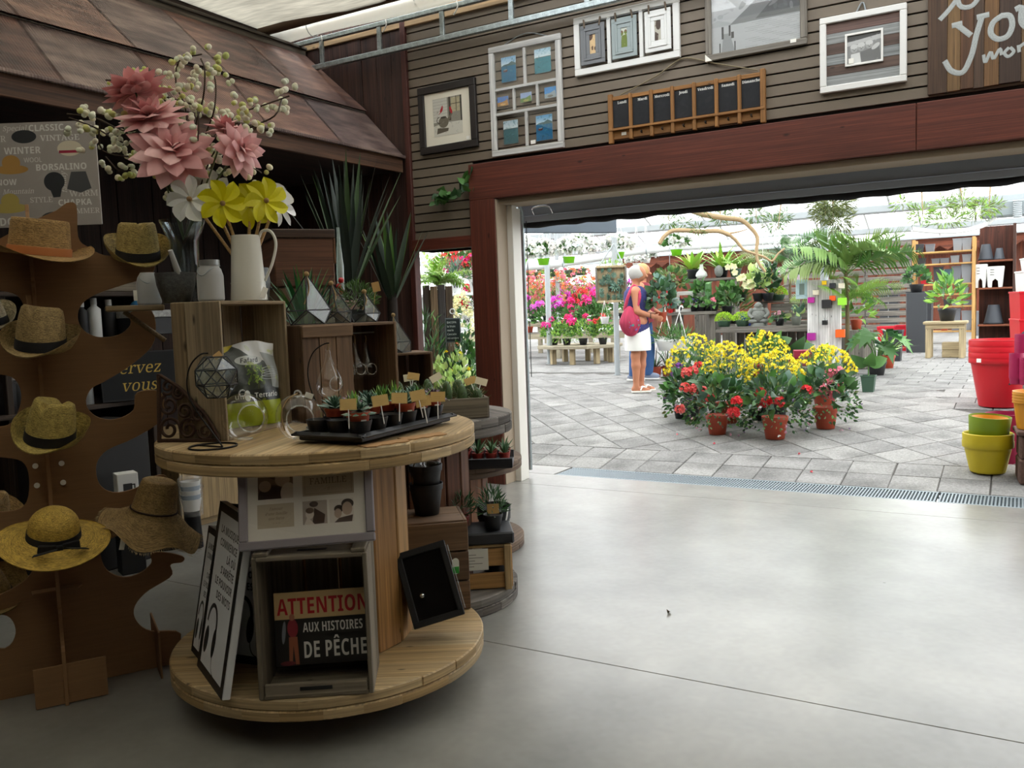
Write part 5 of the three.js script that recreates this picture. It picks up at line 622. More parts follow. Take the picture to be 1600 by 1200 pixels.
// ---- small table with a pot plant, leafy plants on the floor
{
  const p = G(1499, 560), s = sizeAt(p), t = thing('small_table', 'small pale wooden table with a leafy pot plant', 'table', V(W(1478, 540, p.z - 0.3).x, 0.4, p.z - 0.25), 0), w = 62 * s, h = 56 * s;
  for (let i = 0; i < 4; i++) part(t, 'plank', place(box(w, 0.045, 0.13, 0.006, i), [0, h, -0.2 + i * 0.135]), PALEWOOD); for (const x of [-w / 2 + 0.08, w / 2 - 0.08]) for (const z of [-0.18, 0.18]) part(t, 'leg', place(box(0.09, h - 0.02, 0.08, 0.006), [x, h / 2 - 0.01, z]), PALEWOOD); part(t, 'apron', place(box(w * 0.9, 0.09, 0.03, 0.004), [0, h - 0.06, 0.21]), PALEWOOD);
  { const o = thing('wooden_crate', 'two small wooden boxes stacked beneath the pale table', 'crate', V(t.position.x + 0.1, 0.4, p.z - 0.35)); for (let k = 0; k < 2; k++) part(o, 'box', place(box(0.32, 0.13, 0.26, 0.008, k), [0, 0.066 + k * 0.135, 0]), PALEWOOD); }
  plant('leafy_plant', 'glossy leafy plant in a black pot on the pale table', V(t.position.x + 0.02, 0.4 + h + 0.025, t.position.z), { pot: { r: 0.15, h: 0.22, m: POTBLACK }, leaves: { g: leaf(0.2, 0.06, 0.15, 0.4, 4), n: 90, r: [0.24, 0.46, 0.22], cy: 0.1, cols: [...GREEN.mid, ...GREEN.light], lo: -0.1, up: 0.1 } });
  plant('leafy_plant', 'dark leafy plant before the red pot on the pine rack', D(1432, 452, 17).setY(W(1432, 456, -15.9).y), { pot: { r: 0.13, h: 0.16, m: POTBLACK }, leaves: { g: L3, n: 80, r: [0.22, 0.26, 0.2], cy: 0.08, cols: GREEN.dark.concat(GREEN.mid) }, extra: (k) => part(k, 'stand', slabGeo(-0.18, 0.18, -1.35, -0.005, -0.18, 0.18, 0.01), ANTHRA) });
  plant('glossy_bush', 'glossy bush in an orange pot behind the monstera', D(1338, 514, 13.6).setY(D(1338, 515, 13.6).y), { pot: { r: 0.09, h: 0.16 }, leaves: { g: leaf(0.16, 0.06, 0.15, 0.4, 4), n: 90, r: [0.25, 0.36, 0.24], cy: 0.1, cols: GREEN.mid.concat(GREEN.light), lo: -0.3 }, extra: (k) => part(k, 'stand', slabGeo(-0.2, 0.2, -(D(1338, 515, 13.6).y - 0.4), -0.002, -0.2, 0.2, 0.01), GREYWOOD) });
  const mons = (() => { const sh = new THREE.Shape(); sh.moveTo(0, 0); const L = [[0.09, -0.04], [0.15, 0.03], [0.09, 0.06], [0.165, 0.1], [0.095, 0.12], [0.15, 0.18], [0.08, 0.17], [0.11, 0.24], [0.05, 0.21], [0, 0.32]]; L.forEach(([x, y]) => sh.lineTo(x, y)); L.slice(0, -1).reverse().forEach(([x, y]) => sh.lineTo(-x, y)); sh.closePath(); const g = extrude(sh, 0.002); const a = g.attributes.position; for (let i = 0; i < a.count; i++) a.setZ(i, a.getZ(i) + Math.abs(a.getX(i)) * 0.3 - a.getY(i) * a.getY(i) * 1.6); g.computeVertexNormals(); return g; })();
  { const b = G(1370, 586), t3 = thing('monstera', 'monstera with split leaves in a dark plastic pot', 'plant', b); part(t3, 'pot', potGeo(0.13, 0.2), S(0x2a2b2c, 0.5)); for (let i = 0; i < 11; i++) { const a = i * 2.39996, l = R(0.2, 0.42), e = V(Math.cos(a) * l * 0.6, 0.2 + R(0.2, 0.42), Math.sin(a) * l * 0.6); part(t3, 'stalk', taperTube([[0, 0.16, 0], [e.x * 0.4, e.y * 0.7, e.z * 0.4], e], 0.008, 0.005, 10, 5), leafM([0.12, 0.28, 0.06])); part(t3, 'leaf', mons, leafM(pick(GREEN.mid.concat([[0.12, 0.32, 0.14]]))), e, aim(V(Math.cos(a), -0.25, Math.sin(a)), R(-0.4, 0.4) + PI - a + PI / 2)); } }
  { const b = G(1357, 612), t3 = thing('big_leaf_plant', 'seedling with three broad leaves in a grey green pot beside the pink begonia', 'plant', b); part(t3, 'pot', squarePot(0.16, 0.2, 0.75), POTGREEN); part(t3, 'stem', rod([0, 0.15, 0], [0, 0.34, 0], 0.008), leafM([0.14, 0.3, 0.08])); for (let i = 0; i < 5; i++) part(t3, 'leaf', leaf(0.26, 0.15, 0.12, 0.5, 5, 0.75), leafM(pick(GREEN.mid)), [0, 0.32, 0], aim(V(Math.cos(i * 1.3), 0.4, Math.sin(i * 1.3)), 0)); }
  { const b = G(1386, 575), t3 = thing('strappy_plant', 'fountain of striped leaves in front of the dark planters', 'plant', V(b.x, b.y, b.z)); part(t3, 'pot', potGeo(0.12, 0.2), TERRAP); fountain(t3, 26, 0.18, [0.35, 0.55], [0.03, 0.05], [0.1, 0.9], [0.4, 1.0], GREEN.mid.concat(GREEN.light)); }
  for (const [x, y, d, c, label] of [[1200, 530, 10.6, GREEN.mid, 'huge round leaved plant behind the tall yellow daisies'], [1235, 540, 10.6, GREEN.dark, 'broad drooping leaf plant near the white plank panel'], [1275, 545, 10.8, GREEN.light, 'bright leafed plant at the foot of the white plank panel'], [1100, 540, 10.9, GREEN.mid, 'strap leaf plant behind the leftmost yellow daisies']]) { const q = D(x, y, d), b = ground(q), h = q.y - b.y, t3 = thing('large_leaf_plant', label, 'plant', b); part(t3, 'pot', potGeo(0.12, 0.2), POTBLACK); for (let i = 0; i < 10; i++) part(t3, 'leaf', leaf(R(0.26, 0.36), x === 1100 ? 0.07 : 0.17, 0.12, 0.6, 5, 0.75), leafM(pick(c)), [0, h - 0.12 - (i % 3) * 0.08, 0], aim(V(Math.cos(i * 2.4), 0.5 - (i % 3) * 0.2, Math.sin(i * 2.4)), 0)); part(t3, 'stem', rod([0, 0.15, 0], [0, h - 0.1, 0], 0.014), leafM([0.14, 0.24, 0.08])); }
  { const b = ground(D(1250, 556, 10.2)); const t3 = thing('gift_boxes', 'stack of dark pink boxes among the daisies', 'box', b); const h = D(1248, 556, 10.2).y - b.y; part(t3, 'crate', place(box(0.3, h - 0.12, 0.3, 0.01), [0, (h - 0.12) / 2, 0]), GREYWOOD); for (let k = 0; k < 2; k++) part(t3, 'box', place(box(0.2, 0.09, 0.2, 0.004), [k * 0.06 - 0.03, h - 0.07 + k * 0.092, 0], [0, 0.3, 0]), S(0x8a1236, 0.5)); }
}
// ---- pots stacked at the right edge
{
  const RED = S(0xc91524, 0.42), MAG = S(0x9a1348, 0.45), OCHRE = S(0xd08a12, 0.5), YEL = S(0xc9b31a, 0.5), GRN = S(0x86a01c, 0.5), BRN = S(0x75564a, 0.85, { map: T.speck });
  const ringPot = (R0, h, taper, rims, collar) => { const pr = [[0.001, 0], [R0 * taper, 0], [R0 * taper + 0.004, 0.006]]; pr.push([R0 * 0.93, h - collar - 0.004], [R0, h - collar]); for (let i = 1; i <= rims; i++) { const y = h - collar + collar * i / rims; pr.push([R0 * 1.0, y - 0.012], [R0 * 0.985, y - 0.008], [R0 * 1.005, y]); } pr.push([R0 * 0.95, h], [R0 * 0.9, h - collar], [0.001, h - collar - 0.02]); return lathe(pr, 40); };
  { const p = G(1562, 634), s = sizeAt(p), t = thing('red_pot_stack', 'tall nest of big red plastic pots with a white sticker', 'pot', p); part(t, 'pot', ringPot(44 * s, 104 * s, 0.66, 4, 36 * s), RED); part(t, 'sticker', place(box(0.055, 0.04, 0.004, 0.001), V(-28 * s, 73 * s, 34 * s), [0, -0.7, 0]), Mat.white); }
  { const p = G(1604, 640), s = sizeAt(p); for (let k = 0; k < 4; k++) { const t = thing('red_square_pot', `${['lowest', 'second lowest', 'second highest', 'highest'][k]} red square pot in the stack at the edge behind the round red nest`, 'pot', V(p.x + 0.13, p.y + k * 0.3, p.z - 0.9), 0.2); part(t, 'pot', squarePot(0.5 + 0.01 * k, 0.3, 0.95), RED); } const t = thing('white_box_pot', 'white square pots on top of the red stack at the edge', 'pot', V(p.x + 0.12, p.y + 1.2, p.z - 0.9), 0.2); part(t, 'pot', squarePot(0.42, 0.22, 0.95), POTWHITE); part(t, 'pot', squarePot(0.34, 0.14, 0.9), POTWHITE, [0, 0.22, 0]);
    const c = thing('black_cloth', 'black plastic sheet draped between the red and magenta pots', 'cloth', V(0, 0, 0)); const g = new THREE.PlaneGeometry(0.5, 0.42, 10, 8), a = g.attributes.position; for (let i = 0; i < a.count; i++) a.setZ(i, 0.04 * Math.sin(a.getX(i) * 14) + 0.02 * Math.sin(a.getY(i) * 22 + a.getX(i) * 9)); g.computeVertexNormals(); part(c, 'sheet', place(g, D(1596, 556, 8.9), [-0.5, -0.5, 0.5]), S(0x26262a, 0.55)); }
  { const b = G(1612, 655), bx = solo('pallet_box', place(box(0.6, 0.34, 0.5, 0.01), [0, 0.17, 0]), GREYWOOD, 'low grey box under the magenta pots at the edge', 'box', V(b.x + 0.22, b.y, b.z - 0.1)); const top = b.y + 0.342; const q = (px, dy, R0, h, n, label, k = 0) => { const p = V(W(px, 600, b.z + 0.02).x, top + dy, b.z + 0.02 - k * 0.2); const t = thing('magenta_pot_stack', label, 'pot', p); part(t, 'pot', ringPot(R0, h, 0.8, n, h * 0.8), MAG); }; q(1588, 0, 0.065, 0.3, 4, 'nest of magenta pots with a sticker, left of the pair'); q(1603, 0, 0.06, 0.26, 9, 'nest of thin rimmed magenta pots in front at the edge', -0.3); q(1598, 0.0, 0.075, 0.48, 5, 'tallest nest of magenta pots behind the pair', 0.6); }
  { const b = G(1596, 756), t = thing('stone_block', 'brown stone block stand under the ochre pots', 'block', V(b.x + 0.14, b.y, b.z - 0.12), 0.1); part(t, 'block', place(box(0.34, 0.19, 0.3, 0.012), [0, 0.095, 0]), BRN); part(t, 'block', place(box(0.34, 0.18, 0.3, 0.012), [0.005, 0.285, 0]), BRN); part(t, 'cap', place(box(0.38, 0.035, 0.34, 0.01), [0, 0.393, 0]), BRN);
    const p = V(t.position.x - 0.03, t.position.y + 0.412, t.position.z), o = thing('ochre_pot_stack', 'nest of fluted ochre pots on the stone block', 'pot', p); const g = ringPot(0.18, 0.29, 0.78, 4, 0.09); const a = g.attributes.position; for (let i = 0; i < a.count; i++) if (a.getY(i) < 0.2 && a.getY(i) > 0.004) { const th = Math.atan2(a.getZ(i), a.getX(i)), f = 1 + 0.02 * Math.cos(th * 20); a.setX(i, a.getX(i) * f); a.setZ(i, a.getZ(i) * f); } g.computeVertexNormals(); part(o, 'pot', g, OCHRE); }
  { const p = G(1543, 737), s = sizeAt(p), t = thing('yellow_pot', 'round yellow plastic pot with a double rim on the paving', 'pot', p); const r = 36 * s; part(t, 'pot', lathe([[0.001, 0], [r * 0.66, 0], [r * 0.7, 0.01], [r * 0.9, 0.18], [r * 0.92, 0.2], [r * 1.0, 0.205], [r * 1.01, 0.25], [r * 0.985, 0.255], [r * 1.0, 0.31], [r * 0.95, 0.318], [r * 0.9, 0.3], [r * 0.8, 0.2], [0.001, 0.2]], 44), YEL);
    const o = thing('green_pot', 'olive green pot sitting tilted inside the yellow pot', 'pot', V(p.x, p.y + 0.215, p.z), [0.03, 0, -0.06]); const q = r * 0.83; part(o, 'pot', lathe([[0.001, 0], [q * 0.88, 0], [q, 0.235], [q * 0.96, 0.237], [q * 0.86, 0.02], [0.001, 0.012]], 40), GRN); part(o, 'inner_pot', lathe([[q * 0.6, 0.1], [q * 0.86, 0.226], [q * 0.82, 0.226], [q * 0.58, 0.1]], 30), OCHRE); const m = thing('magenta_bowl', 'magenta bowl rim showing behind the green pot', 'pot', V(p.x + 0.12, p.y, p.z - 0.36)); part(m, 'pot', lathe([[0.001, 0], [0.12, 0], [0.16, 0.43], [0.15, 0.435], [0.11, 0.02], [0.001, 0.02]], 30), MAG); }
}
// ---- plants seen through the narrow opening left of the post
{
  const d = 9.6;
  { const p = ground(D(688, 560, d)), t = thing('plank_stump', 'dark upright slab planter carrying a big fern, seen through the narrow opening', 'planter', p, turnTo(p)), top = D(688, 446, d).y - p.y, s = sizeAt(D(688, 500, d)); for (let i = 0; i < 4; i++) part(t, 'slab', place(box(11 * s, top - (i % 2) * 0.03, 0.04, 0.006, i), [(i - 1.5) * 11.5 * s, top / 2, 0.16 - (i === 0 || i === 3 ? 0.03 : 0)]), wood([0x6a5c50, 0x8a7256, 0x5e5854, 0x7a6650][i], 0.85, 2)); part(t, 'core', place(box(40 * s, top - 0.05, 0.28, 0.01), [0, (top - 0.05) / 2, 0]), wood(0x3a302a, 0.9, 2)); 
    const f = thing('boston_fern', 'big bright fern spilling over the dark slab planter', 'fern', V(p.x, p.y + top, p.z)); for (let i = 0; i < 34; i++) part(f, 'frond', frond(R(0.3, 0.5), 0.3, i < 8 ? R(0, 0.3) : R(0.4, 0.9), i < 8 ? R(0.3, 0.7) : R(0.9, 1.8), 14, 0.2), leafM(pick(GREEN.light.concat(GREEN.pale))), [0, 0.0, 0], [0, i * 2.39996, 0]);
    const q = D(708, 516, d - 0.35), sg = thing('chalk_sign', 'small chalkboard sign with white handwriting on the dark slab planter', 'sign', q, turnTo(q) - 0.15); const cv = document.createElement('canvas'); cv.width = 128; cv.height = 192; const c = cv.getContext('2d'); c.fillStyle = '#26302f'; c.fillRect(0, 0, 128, 192); c.fillStyle = '#e8ece8'; c.font = '24px sans-serif'; ['BACOPA', 'la Vraie', 'merle', 'Cascade', 'mi-ombre'].forEach((w, i) => c.fillText(w, 8, 36 + i * 34)); const tx = new THREE.CanvasTexture(cv); tx.colorSpace = THREE.SRGBColorSpace; part(sg, 'frame', box(0.165, 0.26, 0.012, 0.003), S(0x6b7478, 0.6)); part(sg, 'board', place(new THREE.PlaneGeometry(0.145, 0.235), [0, 0, 0.0085]), S(0xffffff, 0.9, { map: tx })); part(sg, 'ring', place(new THREE.TorusGeometry(0.026, 0.006, 6, 18), [0, 0.2, 0]), POTWHITE); part(sg, 'cord', flat([rod([-0.06, 0.13, 0], [0, 0.18, 0], 0.003), rod([0.06, 0.13, 0], [0, 0.18, 0], 0.003)]), Mat.black); part(sg, 'fringe', flat([...Array(9)].map((_, i) => rod([-0.07 + i * 0.0175, -0.13, 0], [-0.07 + i * 0.0175 + R(-0.01, 0.01), -0.17, 0], 0.002, 0.001, 4))), S(0xb9bdb9, 0.8)); }
  const low = (px, py, dd, name, label, o) => { const c = D(px, py, dd), b = ground(c); const h = Math.max(0.2, c.y - b.y); return plant(name, label, b, { pot: { r: 0.14, h: 0.24, m: POTBLACK }, ...o(h - 0.24) }, undefined, 'plant'); };
  low(706, 572, 8.8, 'coleus', 'yellow green leafy plant just outside the narrow opening', (h) => ({ leaves: { g: L1, n: 520, r: [0.34, h + 0.14, 0.3], cy: 0, cols: GREEN.pale, s: 1.3, lo: 0 }, blooms: { heads: 5, r: [0.3, h + 0.18, 0.26], cy: 0, lo: 0.7, hr: 0.015, n: 6, cols: YELLOW, s: 1.2 } }));
  low(668, 530, 9.1, 'conifer', 'dark green feathery shrub before the slab planter', (h) => ({ leaves: { g: L2, n: 700, r: [0.24, h + 0.3, 0.24], cy: 0, cols: GREEN.dark.concat(GREEN.mid), s: 1.5, lo: -0.1 } }));
  low(728, 545, 9.2, 'dark_leaf_plant', 'deep green plant with orange specks beside the post', (h) => ({ leaves: { g: L1, n: 300, r: [0.2, h + 0.18, 0.2], cy: 0, cols: GREEN.dark.concat(GREEN.mid), s: 1.6, lo: 0 }, blooms: { heads: 4, r: [0.2, h + 0.2, 0.2], cy: 0, lo: 0.3, hr: 0.02, n: 6, cols: ORANGE } }));
  low(722, 495, 10.4, 'astilbe', 'cream feathery flower spikes beside the chalkboard sign', (h) => ({ leaves: { g: L1, n: 200, r: [0.2, h, 0.2], cy: 0, s: 1.4 }, blooms: { heads: 60, r: [0.18, h + 0.3, 0.18], cy: 0, lo: 0.5, hr: 0.03, n: 8, cols: CREAM, s: 1.3 } }));
  { const y = 0.4, b = D(722, 455, 12), t = thing('tier_stand', 'white tier stand of bucket plants seen through the narrow opening', 'stand', V(b.x, 0.4, b.z), 0.4); const hs = [458, 512].map((py) => D(722, py, 12).y - 0.4); for (const h of hs) part(t, 'shelf', place(box(1.3, 0.04, 0.36, 0.006), [0, h - 0.02, 0]), Mat.whiteSteel); for (const x of [-0.6, 0.6]) part(t, 'upright', place(box(0.05, hs[0], 0.05, 0.004), [x, hs[0] / 2, -0.14]), Mat.whiteSteel);
    [[-0.3, 0], [-0.06, 0], [0.2, 0], [-0.2, 1], [0.08, 1]].forEach(([x, k], i) => { const p = V(x, 0, 0.03).applyAxisAngle(V(0, 1, 0), 0.4).add(V(b.x, 0.4 + hs[k] + 0.001, b.z)); plant('bucket_plant', ['white bucket of blue grass, first of the upper row', 'white bucket of blue grass, second of the upper row', 'white bucket of red flowers, third of the upper row', 'white bucket of red flowers on the lower row', 'white bucket of crimson flowers, last on the lower row'][i], p, { turn: 0.4, pot: { r: 0.1, h: 0.2, m: POTWHITE }, leaves: { g: L2, n: 160, r: [0.15, 0.22, 0.15], cy: 0.02, cols: i < 2 ? GREEN.blue : GREEN.mid, s: 1.6 }, blooms: { heads: i < 2 ? 2 : 12, r: [0.17, 0.3, 0.16], cy: 0.02, lo: 0.2, hr: 0.04, n: 12, cols: REDS.concat(HOT), s: 2 }, extra: (k2) => { part(k2, 'letter', flat([rod([-0.035, 0.14, 0.1], [-0.02, 0.07, 0.095], 0.005), rod([-0.02, 0.07, 0.095], [0, 0.12, 0.1], 0.005), rod([0, 0.12, 0.1], [0.02, 0.07, 0.095], 0.005), rod([0.02, 0.07, 0.095], [0.035, 0.14, 0.1], 0.005)]), Mat.black); } }, 'white bucket plants'); });
    for (const [px, py, cols, label] of [[718, 410, REDS, 'cloud of red flowers high beside the bright fern'], [728, 470, REDS, 'red flowers halfway up beside the post'], [733, 420, HOT, 'crimson flowers at the post edge']]) { const c = D(px, py, 13), q = thing('red_flower_basket', label, 'hanging basket', c); part(q, 'bowl', potGeo(0.14, 0.14), POTWHITE, [0, -0.14, 0]); part(q, 'hanger', rod([0, 0, 0], [0, 3.2 - c.y, 0], 0.004), Mat.white); part(q, 'foliage', scatter(L1, mound(160, [0.3, 0.16, 0.26], 0, GREEN.mid, { s: 1.6 })), LEAFY).userData.kind = 'stuff'; part(q, 'blossoms', scatter(BLOOM, heads(onMound(26, [0.32, 0.2, 0.28], 0, -0.2), 0.05, 8, cols, 2.4)), PETAL).userData.kind = 'stuff'; } }
}

// ================================================================ PICTURES ON THE SLATTED WALL
function printed(w, h, fn, rough = 0.6) { const cv = document.createElement('canvas'); cv.width = w; cv.height = h; const c = cv.getContext('2d'); fn(c, w, h); const t = new THREE.CanvasTexture(cv); t.colorSpace = THREE.SRGBColorSpace; t.anisotropy = 4; return S(0xffffff, rough, { map: t }); }
const ell = (c, x, y, a, b, r = 0) => { c.beginPath(); c.ellipse(x, y, a, b, r, 0, TAU); c.fill(); };
const poly = (c, pts) => { c.beginPath(); pts.forEach(([x, y], i) => i ? c.lineTo(x, y) : c.moveTo(x, y)); c.closePath(); c.fill(); };
const blotch = (c, w, h, n, cols, r0, r1, seed) => { const q = mulberry(seed); for (let i = 0; i < n; i++) { c.globalAlpha = 0.12 + 0.3 * q(); c.fillStyle = cols[Math.floor(q() * cols.length)]; ell(c, q() * w, q() * h, r0 + q() * (r1 - r0), (r0 + q() * (r1 - r0)) * 0.5, q() * 3); } c.globalAlpha = 1; };
function frameRect(t, w, h, fw, d, m, name = 'frame_rail', z = 0) { for (const k of [-1, 1]) { part(t, name, place(box(w, fw, d, 0.004, k + 1), [0, k * (h - fw) / 2, z + d / 2]), m); part(t, name, place(box(fw, h - 2 * fw, d, 0.004, k + 2), [k * (w - fw) / 2, 0, z + d / 2]), m); } }
const flatPic = (t, name, w, h, m, p) => part(t, name, place(box(w, h, 0.003, 0.0005), [0, 0, 0]), Mat.paper, p) && part(t, name === 'print' ? 'print' : name, new THREE.PlaneGeometry(w * 0.995, h * 0.995), m, [p[0], p[1], p[2] + 0.0022]);
const onWall = (name, label, x0, x1, y0, y1, tilt = 0) => thing(name, label, 'picture', V((x0 + x1) / 2, (y0 + y1) / 2, ZW + 0.002), [0, 0, tilt]);
const glass = P(0xffffff, 0.02, { transmission: 1, thickness: 0 });
{ // birds and watering can
  const w = 0.6, h = 0.575, t = onWall('framed_print', 'black framed print of two red birds by a watering can', -4.62, -4.02, 2.897, 3.472, 0.012);
  frameRect(t, w, h, 0.062, 0.035, wood(0x2a2320, 0.5)); part(t, 'mat_board', place(box(w - 0.1, h - 0.1, 0.006, 0.001), [0, 0, 0.012]), S(0xe9e2cf, 0.8));
  part(t, 'print', place(new THREE.PlaneGeometry(0.3, 0.32), [0, 0.01, 0.0165]), printed(300, 320, (c, W2, H2) => { c.fillStyle = '#8d897c'; c.fillRect(0, 0, W2, H2); c.fillStyle = '#c9c6ba'; c.fillRect(0, 0, 150, 200); c.fillStyle = '#a5a195'; for (let i = 0; i < 8; i++) c.fillRect(0, i * 26, 150, 3); c.fillStyle = '#4a4337'; c.fillRect(165, 0, 20, 200); c.fillStyle = '#b4a888'; c.fillRect(190, 10, 90, 120); c.fillStyle = '#3a352c'; c.fillRect(186, 60, 100, 5); c.fillRect(240, 0, 6, 130); c.fillRect(285, 0, 15, 220); c.fillStyle = '#cfcbbd'; poly(c, [[0, 320], [0, 230], [120, 210], [300, 215], [300, 320]]); c.fillStyle = '#5b5345'; poly(c, [[40, 250], [30, 300], [150, 285], [155, 260]]); c.fillStyle = '#6d6556'; ell(c, 105, 205, 52, 48); poly(c, [[140, 190], [195, 130], [205, 140], [150, 215]]); c.strokeStyle = '#4e4739'; c.lineWidth = 7; c.beginPath(); c.arc(62, 185, 26, 1.2, 4.8); c.stroke(); c.fillStyle = '#3e382e'; ell(c, 105, 165, 30, 9); c.fillStyle = '#b3202a'; ell(c, 88, 100, 12, 24, 0.5); ell(c, 97, 78, 10, 10); poly(c, [[80, 115], [52, 138], [78, 125]]); ell(c, 186, 118, 12, 26, -0.4); ell(c, 180, 93, 10, 10); poly(c, [[96, 70], [99, 58], [104, 72]]); blotch(c, W2, H2, 60, ['#7a7466', '#dcd8cc', '#5b5548'], 3, 14, 5); }));
  part(t, 'price_tag', place(box(0.035, 0.028, 0.002, 0.0005), [0.2, -0.2, 0.018]), Mat.paper);
}
{ // old window as a photo holder
  const w = 0.675, h = 0.895, t = onWall('window_collage', 'white sash window frame holding seven sea view photographs', -3.88, -3.205, 2.79, 3.685), m = wood(0xe7e5e0, 0.55, 1);
  frameRect(t, w, h, 0.05, 0.03, m); const bar = (x, y, a, b) => part(t, 'glazing_bar', place(box(a, b, 0.024, 0.003), [x, y, 0.014]), m);
  bar(0, 0.095, w - 0.1, 0.024); bar(0, -0.105, w - 0.1, 0.024); bar(0.0, 0.25, 0.024, 0.29); bar(-0.11, 0, 0.022, 0.18); bar(0.11, 0, 0.022, 0.18); bar(0, -0.255, 0.024, 0.28);
  const sea = (seed, sky, water, hill, boat) => printed(160, 220, (c, W2, H2) => { const g = c.createLinearGradient(0, 0, 0, H2 * 0.4); g.addColorStop(0, sky); g.addColorStop(1, '#dfe8e8'); c.fillStyle = g; c.fillRect(0, 0, W2, H2); c.fillStyle = water; c.fillRect(0, H2 * 0.36, W2, H2); if (hill) { c.fillStyle = '#4a6a6a'; poly(c, [[0, H2 * 0.36], [30, H2 * 0.3], [80, H2 * 0.28], [115, H2 * 0.2], [160, H2 * 0.3], [160, H2 * 0.37]]); } else { c.fillStyle = '#57696a'; c.fillRect(10, H2 * 0.34, 150, 6); } if (boat) { c.fillStyle = '#6a3028'; poly(c, [[18, 115], [70, 112], [62, 130], [26, 132]]); c.fillStyle = '#dcd8d0'; c.fillRect(30, 108, 30, 6); } blotch(c, W2, H2 * 0.62, 30, [water, '#2a5a6a', '#6aa0a8'], 4, 18, seed); c.save(); c.translate(0, H2 * 0.4); blotch(c, W2, H2 * 0.6, 40, [water, '#14404e', '#3f8a94'], 4, 20, seed + 1); c.restore(); });
  const p1 = sea(1, '#7fb0d4', '#1d6a8c', true, true), p2 = sea(2, '#9fc3d6', '#2f7a86', false, false), p3 = sea(4, '#b4ccd8', '#3a6a70', false, false);
  const pic = (x, y, a, b, pm) => { part(t, 'photograph', place(box(a, b, 0.002, 0.0005), [x, y, 0.01]), Mat.paper); part(t, 'photograph', place(new THREE.PlaneGeometry(a, b), [x, y, 0.0118]), pm); };
  pic(-0.155, 0.25, 0.14, 0.2, p1); pic(0.165, 0.265, 0.15, 0.19, p2); pic(-0.155, -0.26, 0.14, 0.19, p3); pic(0.16, -0.265, 0.15, 0.2, sea(7, '#5aa0d0', '#136a94', true, true));
  const small = (a, b2, c2, sd) => printed(120, 90, (c, W2, H2) => { c.fillStyle = a; c.fillRect(0, 0, W2, H2); c.fillStyle = b2; poly(c, [[0, 90], [0, 55], [60, 50], [110, 30], [120, 90]]); c.fillStyle = c2; ell(c, 60, 75, 30, 10); blotch(c, W2, H2, 25, [a, b2, c2], 3, 12, sd); });
  pic(-0.22, 0, 0.105, 0.075, small('#5a86c8', '#b8884a', '#d8b070', 21)); pic(0, 0, 0.105, 0.075, small('#9fb4d8', '#6a8a4a', '#a8a05a', 22)); pic(0.225, 0.005, 0.105, 0.085, small('#4a90cc', '#9aa6a8', '#7a7a70', 23));
  part(t, 'pane', place(box(w - 0.09, h - 0.09, 0.003, 0.0005), [0, 0, 0.02]), glass); part(t, 'price_tag', place(box(0.045, 0.03, 0.002, 0.0005), [0.06, -0.37, 0.024]), Mat.paper);
  part(t, 'hanging_wire', tube([[-0.2, h / 2, 0.01], [-0.05, h / 2 + 0.05, 0.01], [0.05, h / 2 + 0.055, 0.01], [0.22, h / 2, 0.01]], 0.004, 16, 5), Mat.steel);
}
{ // three small frames on pegs in a white frame
  const w = 0.865, h = 0.445, t = onWall('triple_frame', 'white frame with three little photo frames pegged inside', -3.085, -2.22, 3.325, 3.77, 0.004), m = S(0xe9e8e4, 0.5);
  frameRect(t, w, h, 0.05, 0.032, m); for (const x of [-0.135, 0.13]) part(t, 'divider', place(box(0.032, h - 0.1, 0.03, 0.003), [x, 0, 0.015]), m);
  [[-0.265, 0x77797c, '#d9b98a', '#5a4030'], [0, 0x9ba6a6, '#cfd4c8', '#6a7a30'], [0.27, 0xe6e6e3, '#b9b4a6', '#4a3a30']].forEach(([x, col, bg, fg], i) => { const g = pivot(t, 'small_frame', [x, -0.005, 0.036]), fm = S(col, 0.6), a = 0.205, b = 0.3; for (const [q, z] of [[0.0, 0.012], [0.03, 0.018], [0.048, 0.012]]) { const aw = a - 2 * q, bh = b - 2 * q, f = q === 0.03 ? 0.018 : 0.03; for (const k of [-1, 1]) { part(g, 'rail', place(box(aw, f, z, 0.003), [0, k * (bh - f) / 2, z / 2]), fm); part(g, 'rail', place(box(f, bh - 2 * f + 0.002, z, 0.003), [k * (aw - f) / 2, 0, z / 2]), fm); } } part(g, 'photograph', place(new THREE.PlaneGeometry(0.1, 0.17), [0, 0, 0.006]), printed(100, 170, (c, W2, H2) => { c.fillStyle = bg; c.fillRect(0, 0, W2, H2); c.fillStyle = fg; if (i === 0) { ell(c, 30, 25, 22, 30); c.fillRect(40, 100, 14, 30); ell(c, 70, 120, 8, 14); } else if (i === 1) { ell(c, 30, 50, 14, 18); ell(c, 62, 45, 13, 16); poly(c, [[20, 160], [30, 70], [70, 60], [80, 160]]); c.fillStyle = '#7a5a44'; ell(c, 30, 40, 10, 10); ell(c, 62, 36, 9, 9); } else { ell(c, 55, 40, 20, 40); poly(c, [[20, 170], [30, 90], [55, 110], [50, 170]]); } blotch(c, W2, H2, 20, [bg, fg], 2, 9, 60 + i); })); for (const k of [-1, 1]) part(g, 'peg', place(box(0.012, 0.065, 0.014, 0.002), [k * 0.066, b / 2 + 0.012, 0.012], [0, 0, R(-0.2, 0.2)]), wood(0x7a6a58, 0.7)); });
  part(t, 'peg_line', rod([-w / 2 + 0.04, 0.163, 0.03], [w / 2 - 0.04, 0.163, 0.03], 0.0025, 0.0025, 4), Mat.steel);
}
